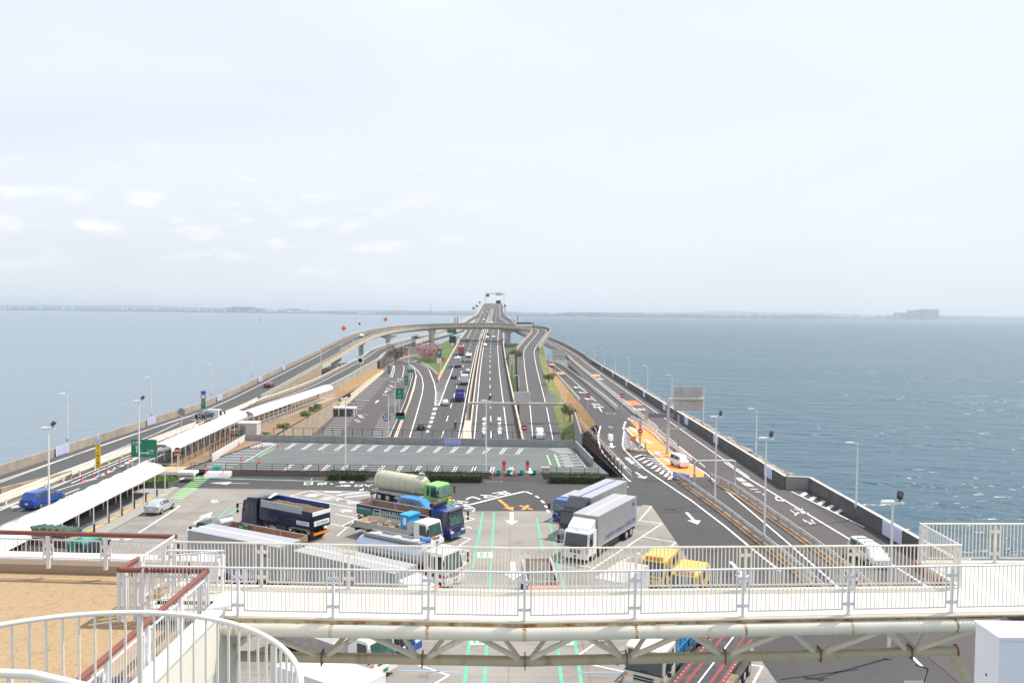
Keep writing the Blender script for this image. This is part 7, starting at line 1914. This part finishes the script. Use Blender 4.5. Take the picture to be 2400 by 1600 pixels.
lt.location = (xs1-1.25, nearline(xs1)+1.0, 23.75); MB().box((0,0,0),(.5,.5,.6)).build('housing', RAILC, lt); MB().box((0,-.26,0),(.38,.02,.45)).build('frame', DARK, lt); MB().box((0,-.275,0),(.3,.02,.34)).build('pictogram', mat('pictogram_green', (.15,.55,.40), .4), lt)
MB().tube([(.1,.0,.3),(.2,0,.7),(-.1,0,.8)],.02,5).build('cable', BLK, lt)
# control cabinet at the right edge
cb_ = thing('control_cabinet', 'white steel cabinet standing at the lower right corner', 'cabinet', (7.22,12.0,25.0))
WHC = mat('cabinet_white', (.80,.79,.82), .4, .03, 2)
MB().b2(0,1.6,0,.62,-2,3.25).build('body', WHC, cb_); MB().b2(-.02,1.62,-.02,.64,3.25,3.3).build('lid', WHC, cb_); MB().cyl((-.01,.3,2.6),(.0,.3,2.6),.02,8).build('lock', RUST, cb_)

# ---- terrace on the left
def pav_mat():
    m = mat('stamped_paving', (.37,.26,.145), .85, .08, 1.0, dirt=(.31,.205,.11), dscale=1.0, damt=.5)
    t = m.node_tree; n = t.nodes; l = t.links.new; b = n['Principled BSDF']
    src = b.inputs['Base Color'].links[0].from_socket
    g = n.new('ShaderNodeNewGeometry')
    v = n.new('ShaderNodeTexVoronoi'); v.feature = 'DISTANCE_TO_EDGE'; v.inputs['Scale'].default_value = 4.2; v.inputs['Randomness'].default_value = .75
    mpp = n.new('ShaderNodeMapping'); mpp.inputs['Scale'].default_value = (1,1.0,0); l(g.outputs['Position'], mpp.inputs[0]); l(mpp.outputs[0], v.inputs['Vector'])
    q = n.new('ShaderNodeTexNoise'); q.inputs['Scale'].default_value = 2.5; l(g.outputs['Position'], q.inputs['Vector'])
    r = n.new('ShaderNodeMapRange'); r.inputs[1].default_value = .0; r.inputs[2].default_value = .06; r.inputs[3].default_value = 1; r.inputs[4].default_value = 0; l(v.outputs['Distance'], r.inputs[0])
    mu = n.new('ShaderNodeMath'); mu.operation = 'MULTIPLY'; l(r.outputs[0], mu.inputs[0]); l(q.outputs['Fac'], mu.inputs[1])
    mi = n.new('ShaderNodeMix'); mi.data_type = 'RGBA'; l(mu.outputs[0], mi.inputs[0]); l(src, mi.inputs[6]); mi.inputs[7].default_value = (.22,.14,.07,1); l(mi.outputs[2], b.inputs['Base Color'])
    bu = n.new('ShaderNodeBump'); bu.inputs['Strength'].default_value = .3; bu.inputs['Distance'].default_value = -.01; l(r.outputs[0], bu.inputs['Height']); l(bu.outputs[0], b.inputs['Normal'])
    return m
TZ = 26.0
terr = struct(MB().prism([(-16,8),(-6.85,8),(-6.85,18.6),(-8.0,18.6),(-8.0,21.0),(-8.6,21.55),(-16,21.95)], TZ-.6, TZ).build('terrace_floor', pav_mat()))
BRP = mat('parapet_brown', (.42,.31,.22), .85, .05, 1); BGP = mat('parapet_beige', (.66,.58,.47), .8, .04, 1)
par = thing('terrace_parapet', 'beige parapet with white coping at the back of the terrace', 'parapet', (0,0,0))
MB().prism([(-16,21.75),(-8.4,21.4),(-8.4,21.75),(-16,22.1)], TZ, TZ+.2).build('plinth', BRP, par)
MB().prism([(-16,21.73),(-8.4,21.38),(-8.4,21.77),(-16,22.12)], TZ+.202, TZ+.38).build('band', BGP, par)
MB().prism([(-16,21.70),(-8.35,21.35),(-8.35,21.8),(-16,22.15)], TZ+.382, TZ+.42).build('coping', WHITE, par)
def handrailing(pts, label, posts, zr=27.22, bars=True, base=TZ, r=.062, blen=(.32,1.02), drop=0.0, bt=.52):
    t = thing('handrail_fence', label, 'railing', (0,0,0))
    MB().tube(pts, r, 12).build('handrail', BROWNR, t, True)
    for p in posts: MB().cyl((p[0],p[1],p[2] if len(p)>2 else base),(p[0],p[1],zr-.05),.055,12).build('post', RAILW, t, True)
    if bars:
        for a, b in zip(posts, posts[1:]):
            a_, b_ = Vector((a[0],a[1],0)), Vector((b[0],b[1],0)); L_ = (b_-a_).length
            if L_ < .3: continue
            d = (b_-a_)/L_; z0, z1 = zr-1.0+drop, zr-.15
            a1, b1 = a_+d*.13, b_-d*.13
            pn = MB()
            for z in (z0,z1): pn.bar((a1.x,a1.y,z),(b1.x,b1.y,z),.03,.035)
            pn.bar((a1.x,a1.y,z0),(a1.x,a1.y,z1),.03,.03); pn.bar((b1.x,b1.y,z0),(b1.x,b1.y,z1),.03,.03)
            for z in (z0+.15,z1-.15):
                pn.bar((a_.x+d.x*.05,a_.y+d.y*.05,z),(a1.x,a1.y,z),.02,.1); pn.bar((b1.x,b1.y,z),(b_.x-d.x*.05,b_.y-d.y*.05,z),.02,.1)
            pn = pn.build('panel', RAILW, t)
            n_ = max(2, int((L_-.26)/.115)); src = None
            for k in range(1, n_):
                q = a1+(b1-a1)*k/n_
                if src is None: src = MB().cyl((0,0,z0),(0,0,z1),.009,6).build('baluster', RAILW, pn); src.location = (q.x,q.y,0)
                else: inst('baluster', src, pn, (q.x,q.y,0))
    return t
g0, g1 = G(-60,1245,27.14), G(414,1257,27.14)
lr = lambda x: g0.y+(g1.y-g0.y)*(x-g0.x)/(g1.x-g0.x)-.05
px0, px1 = G(94,1300,26.7).x, G(237,1300,26.7).x
stp = px1-px0
handrailing([(g0.x,g0.y,27.14),(g1.x,g1.y,27.14)], 'railing with thick brown handrail along the back of the terrace', [(px0-2*stp,lr(px0-2*stp)),(px0-stp,lr(px0-stp)),(px0,lr(px0)),(px1,lr(px1)),(px1+stp,lr(px1+stp))], 27.14, base=TZ+.25, drop=.34)
A_, B_, C_ = Vector((-8.69,18.2,27.17)), Vector((-6.73,18.2,27.17)), G(326,1308,27.17)
handrailing([tuple(C_),tuple(A_)], 'short brown handrail leg at the head of the terrace opening', [(C_.x,C_.y),(A_.x+.01,A_.y+.22)], 27.17, base=TZ)
handrailing([tuple(A_),tuple(B_)], 'brown handrail fence across the end of the terrace, facing the camera', [(A_.x,A_.y),(A_.x+.35,A_.y+.02),(B_.x-.18,B_.y)], 27.17, base=TZ)
E_ = Vector((-6.70,9.0,27.17)); nP = 6
handrailing([tuple(B_),tuple(E_)], 'brown handrail fence running towards the camera beside the white wall', [(B_.x+(E_.x-B_.x)*k/nP, B_.y+(E_.y-B_.y)*k/nP) for k in range(nP+1)], 27.17, base=TZ-.2)
# white wall with coping beside it, and facade below
ww = thing('building_wall', 'white wall with broad coping dropping to the lot beside the terrace', 'wall', (0,0,0))
FAC = mat('facade_cream_panels', (.74,.70,.60), .7, .03, 1.0, dirt=(.66,.60,.48), dscale=.6, damt=.4)
MB().b2(-6.6,-6.30,7,19.05,25.2,26.35).build('parapet', FAC, ww); MB().b2(-6.64,-6.26,6.95,19.1,26.352,26.42).build('coping', mat('coping_white', (.80,.79,.77), .6), ww)
src = MB().box((0,0,0),(.06,2.36,2.9)).build('facade_panel', FAC, ww); src.location = (-6.36,17.8,23.72)
for j in range(5):
    for i in range(4):
        if (i,j) != (0,0): inst('facade_panel', src, ww, (-6.36, 17.8-2.4*j, 23.72-2.94*i))
MB().b2(-16,-6.5,6.9,18.9,9,25.4).build('building_body', FAC, ww)
MB().b2(-8.3,-6.86,18.75,19.0,25.2,26.2).build('cross_wall', RAILW, ww)
# white platform between terrace and bridge
pf = thing('link_platform', 'white platform joining the terrace to the footbridge', 'platform', (0,0,0))
MB().prism([(-8.3,18.9),(-6.4,18.9),(-6.4,18.5),(NA.x+.1,18.5),(NA.x+.1,21.3),(-8.3,21.3)], TZ-.1, TZ+.09).build('floor', WHITE, pf)
MB().prism([(-8.34,21.35),(-7.6,21.3),(-7.6,21.9),(-8.34,21.95)], TZ, TZ+.42).build('kerb', WHITE, pf)
sr0, sr1 = G(330,1313,27.2), G(406,1263,27.2)
railfence(Vector((sr0.x,sr0.y,BZ)), Vector((sr1.x,sr1.y,BZ)), 1, 'short side railing closing the gap at the left end of the footbridge', RAILW, nb=16)
railfence(Vector((-8.15,19.6,BZ)), Vector((-6.9,19.62,BZ)), 1, 'little gate railing on the link platform', RAILW, nb=9, h=1.0)
gp = thing('gate', 'white steel gate folded against the link platform', 'gate', (-7.9,19.2,BZ)); 
for z in (.15,.6,1.0): MB().bar((0,0,z),(.9,.35,z),.03,.04).build('rail', RAILW, gp)
for k in range(8): MB().cyl((.9*k/7,.35*k/7,.1),(.9*k/7,.35*k/7,1.02),.012,6).build('baluster', RAILW, gp)
# grey grating, dark mat
dm = MB().prism([(-8.6,14.3),(-7.2,14.3),(-7.0,15.4),(-8.1,15.4)], TZ+.001, TZ+.02); tag(dm.build('drain_grating', mat('grating_dark', (.10,.095,.09), .7, .2, 8)), 'dark grey grating lying on the terrace paving', 'grating')

# ---- spiral stair rail, close to the camera
SPW = mat('stair_rail_white', (.88,.81,.70), .35, .02, 3, dirt=(.72,.68,.60), dscale=3, damt=.25)
sprust = rusty('stair_bar_rusty', (.78,.73,.63), .6, 5, .56)
ss = thing('spiral_stair_railing', 'curved white tubular railing of a stair in the lower left corner', 'railing', (0,0,0))
cx_, cy_, Rr, zr = -3.80, 6.25, 2.14, 29.87
arc = [(cx_+Rr*math.cos(a_), cy_+Rr*math.sin(a_), zr) for a_ in [R(-35+230*k/60) for k in range(61)]]
MB().tube(arc, .026, 12).build('top_rail', SPW, ss, True)
lowarc = [(x,y,z-1.02) for x,y,z in arc]; MB().tube(lowarc, .02, 8).build('bottom_rail', SPW, ss, True)
src = None
for k in range(58):
    a_ = R(-33+226*k/57); x, y = cx_+Rr*math.cos(a_), cy_+Rr*math.sin(a_)
    big = k % 12 == 7
    if big: MB().cyl((x,y,zr-1.3),(x,y,zr-.03),.030,12).build('post', sprust, ss, True)
    elif src is None: src = MB().cyl((0,0,zr-1.01),(0,0,zr-.02),.0125,10).build('baluster', SPW, ss, True); src.location = (x,y,0)
    else: inst('baluster', src, ss, (x,y,0))
b = MB(); b.tube([(-4.3,5.1,30.62),(-3.55,5.22,30.66),(-2.95,5.05,30.72),(-2.45,4.75,30.78),(-2.1,4.3,30.84)], .028, 12)
s2 = thing('stair_handrail', 'nearer thick white tube rail at the bottom left corner', 'railing', (0,0,0)); b.build('top_rail', SPW, s2, True)
for p in ((-3.15,5.14,30.69),(-2.8,4.98,30.74),(-3.55,5.2,30.66),(-3.9,5.17,30.64)): MB().cyl(p,(p[0],p[1],p[2]-1.0),.02,10).build('post', SPW, s2, True)

# ================================================================== FAR SHORE, BUOYS, AIR
FOREST = mat('distant_woodland', (.030,.050,.055), .95, .3, .004, dirt=(.05,.065,.07), dscale=.003)
def shore(x0, x1, y0, y1, hmax, seed, name, n=70, m=FOREST):
    rr = random.Random(seed); vs = []; fs = []; nr = 7
    ph = [rr.uniform(0,6) for _ in range(6)]
    for i in range(n+1):
        u = i/n; x = x0+(x1-x0)*u; y = y0+(y1-y0)*u
        h = hmax*(.45+.2*math.sin(u*9+ph[0])+.15*math.sin(u*23+ph[1])+.08*math.sin(u*61+ph[2])+.05*rr.random()); h = max(h, 6)
        for j in range(nr):
            v = j/(nr-1); vs.append((x, y+v*2600, .4+h*(.12+.88*v**1.3)*(1 if j else 0)+ (0 if j == 0 else rr.uniform(0,3))))
    for i in range(n):
        for j in range(nr-1):
            a = i*nr+j; fs.append((a,a+nr,a+nr+1,a+1))
    return struct(MB().add(vs, fs).build(name, m))
shore(-9500, -1300, 8200, 6300, 42, 3, 'distant_hills')
shore(-1300, 2300, 5900, 5700, 34, 8, 'distant_shore')
shore(2300, 9500, 6200, 9200, 38, 12, 'distant_hills')
shore(-9800, 9800, 11800, 11800, 92, 21, 'distant_mountains', 50)
hb = MB(); rr = random.Random(5)
for i in range(9):
    x0, y0, w_, h_ = ((-2380,7300,520,95),(-1900,7200,300,70),(-4200,8600,800,60),(600,6600,700,60),(2600,7300,900,60),(4300,8600,900,70),(-6000,9000,900,70),(-3000,8000,500,60),(1500,6900,500,55))[i]
    ring = [(x0+math.cos(k/10*6.283)*w_*.5*s_, y0+math.sin(k/10*6.283)*260*s_, h_*q) for s_, q in ((1,0),(.7,.6),(.3,.95)) for k in range(10)]
    ring = [(a,b,c*.55) for a,b,c in ring]; hb.add(ring, [(a*10+k,a*10+(k+1)%10,(a+1)*10+(k+1)%10,(a+1)*10+k) for a in range(2) for k in range(10)]+[tuple(20+k for k in range(10))])
struct(hb.build('hills', FOREST))
TOWN = mat('distant_town_walls', (.55,.55,.54), .8, .35, .002)
tw = MB()
for _ in range(420):
    u = rr.random(); side = rr.random()
    if side < .5: x = -9000+7600*u; y = 8200-1900*u
    elif side < .65: x = -1200+3300*u; y = 5900
    else: x = 2400+6500*u; y = 6300+2800*u
    w_ = rr.choice((12,18,26,40,70,120)); hh = rr.uniform(8,22)
    tw.box((x, y+rr.uniform(40,700), 4+hh/2+rr.uniform(0,14)), (w_, 20, hh))
o = tw.build('distant_town', TOWN); o['kind'] = 'stuff'; tag(o, 'scattered pale houses and sheds along the hazy far shore', 'town')
BEACH = mat('pale_beach', (.50,.47,.42), .9, .1, .01)
b = MB(); b.poly([(-3800,6880,1.2),(-1400,6330,1.2),(-1400,6400,1.4),(-3800,6960,1.4)]); b.poly([(-1250,5890,1.2),(2300,5690,1.2),(2300,5760,1.4),(-1250,5960,1.4)]); b.poly([(2400,6240,1.2),(6500,7960,1.2),(6500,8060,1.4),(2400,6330,1.4)])
struct(b.build('beach', BEACH))
ps = thing('power_station', 'large hazy block of buildings on the far shore at the right', 'power station', (3420,6960,2))
GRB = mat('powerhouse_grey', (.28,.29,.33), .8, .1, .01)
MB().b2(40,170,0,90,0,88).build('boiler_house', GRB, ps); MB().b2(-60,38,10,90,0,78).build('turbine_hall', GRB, ps); MB().b2(-170,-62,20,90,0,55).build('annex', GRB, ps)
MB().b2(-230,-172,20,80,0,30).build('shed', GRB, ps); MB().cyl((100,120,0),(100,120,94),7,10,5).build('chimney', GRB, ps)
tm = thing('radio_mast', 'thin mast on the far shore left of the bridge', 'mast', (-600,6100,2)); MB().cyl((0,0,0),(0,0,85),4,6,1.5).build('mast', GRB, tm)
def buoy(px, py, label, s_=1.0):
    p = G(px, py, 0.3); t = thing('channel_buoy', label, 'buoy', p)
    MB().cyl((0,0,-1),(0,0,1.2*s_),1.6*s_,12).build('float', CONE, t); MB().cyl((0,0,1.2*s_),(0,0,6*s_),.7*s_,8,.2*s_).build('tower', CONE, t)
buoy(609, 751, 'small red buoy on the left sea', 1.5); buoy(2226, 753.5, 'small red buoy below the power station', 2.2)
# overhead signs on the far bridge
def mainat(y, o): p = atY(MAINC, y); return Vector((p.x+o, y, zL(y)))
g1_ = thing('bridge_gantry', 'white overhead gantry across the bridge crest', 'gantry', mainat(1190,0))
MB().bar((-13,0,14),(14,0,14),.9,1.6).build('beam', WHITE, g1_)
for x in (-13,14): MB().cyl((x,0,0),(x,0,14),.6,8).build('post', WHITE, g1_)
MB().box((6.5,-.8,13.5),(9,.5,4)).build('sign_back', SIGNBK, g1_); MB().box((-9.5,-.8,11.5),(4.5,.5,4.2)).build('dark_board', DARK, g1_)
g2_ = thing('bridge_gantry', 'wide white sign gantry over the oncoming lanes beyond the flyover', 'gantry', mainat(690,0))
MB().bar((-7,0,8.5),(12.5,0,8.5),.8,.8).build('beam', PALE, g2_); MB().cyl((12.5,0,-2),(12.5,0,8.5),.5,8).build('post', PALE, g2_); MB().cyl((-.0,0,0),(0,0,8.5),.4,8).build('post', PALE, g2_)
MB().box((1.2,-.6,8.8),(14,.5,4.0)).build('sign_back', PALE, g2_); MB().box((7,0,12.5),(4,.4,2.6)).build('dark_board', DARK, g2_)
for i, (y, o, w_) in enumerate(((760,-13,1),(880,-13,1),(700,-14,1),(780,13,1))):
    t = thing('roadside_sign', 'small dark sign on the bridge edge %s' % ('left, near','left, far','left, nearest','right')[i], 'sign', mainat(y,o)); MB().cyl((0,0,0),(0,0,6),.2,6).build('post', WHITE, t); MB().box((0,0,6.6),(1.8,.2,1.8)).build('board', DARK, t)
for y, o in ((600,-24),(606,-22.5),(560,23),(570,9),(640,22)):
    t = thing('roadside_sign', 'thin dark equipment post beside the bridge parapet', 'sign', mainat(y,o)+Vector((0,0,-1)), 0, 'equipment posts at the bridge'); MB().box((0,0,2.5),(.8,.4,5)).build('post', GREYC, t)
# the air
HAZE_D = 1.2e-4
hm = bpy.data.materials.new('haze_air'); hm.use_nodes = True; hn = hm.node_tree; hn.nodes.clear()
vo = hn.nodes.new('ShaderNodeVolumePrincipled'); vo.inputs['Color'].default_value = (.76,.89,1.0,1); vo.inputs['Density'].default_value = HAZE_D; vo.inputs['Anisotropy'].default_value = .2
oo = hn.nodes.new('ShaderNodeOutputMaterial'); hn.links.new(vo.outputs[0], oo.inputs['Volume'])
hz = MB().b2(-17000,17000,-400,17000,-4,98).build('haze', hm); hz['kind'] = 'stuff'; tag(hz, 'pale sea haze that fades the far shore', 'haze')
# ================================================================== lettering to meshes, final tidy
bpy.context.view_layer.update()
dg = bpy.context.evaluated_depsgraph_get()
cache = {}
for o in [o for o in COL.objects if o.type == 'FONT']:
    key = o.data.name
    me = cache.get(key) or bpy.data.meshes.new_from_object(o.evaluated_get(dg))
    cache[key] = me
    n = bpy.data.objects.new('lettering_', me); nm = o.name.split('.')[0]
    COL.objects.link(n); n.parent = o.parent; n.matrix_parent_inverse = o.matrix_parent_inverse.copy(); n.matrix_local = o.matrix_local.copy()
    bpy.data.objects.remove(o); n.name = nm
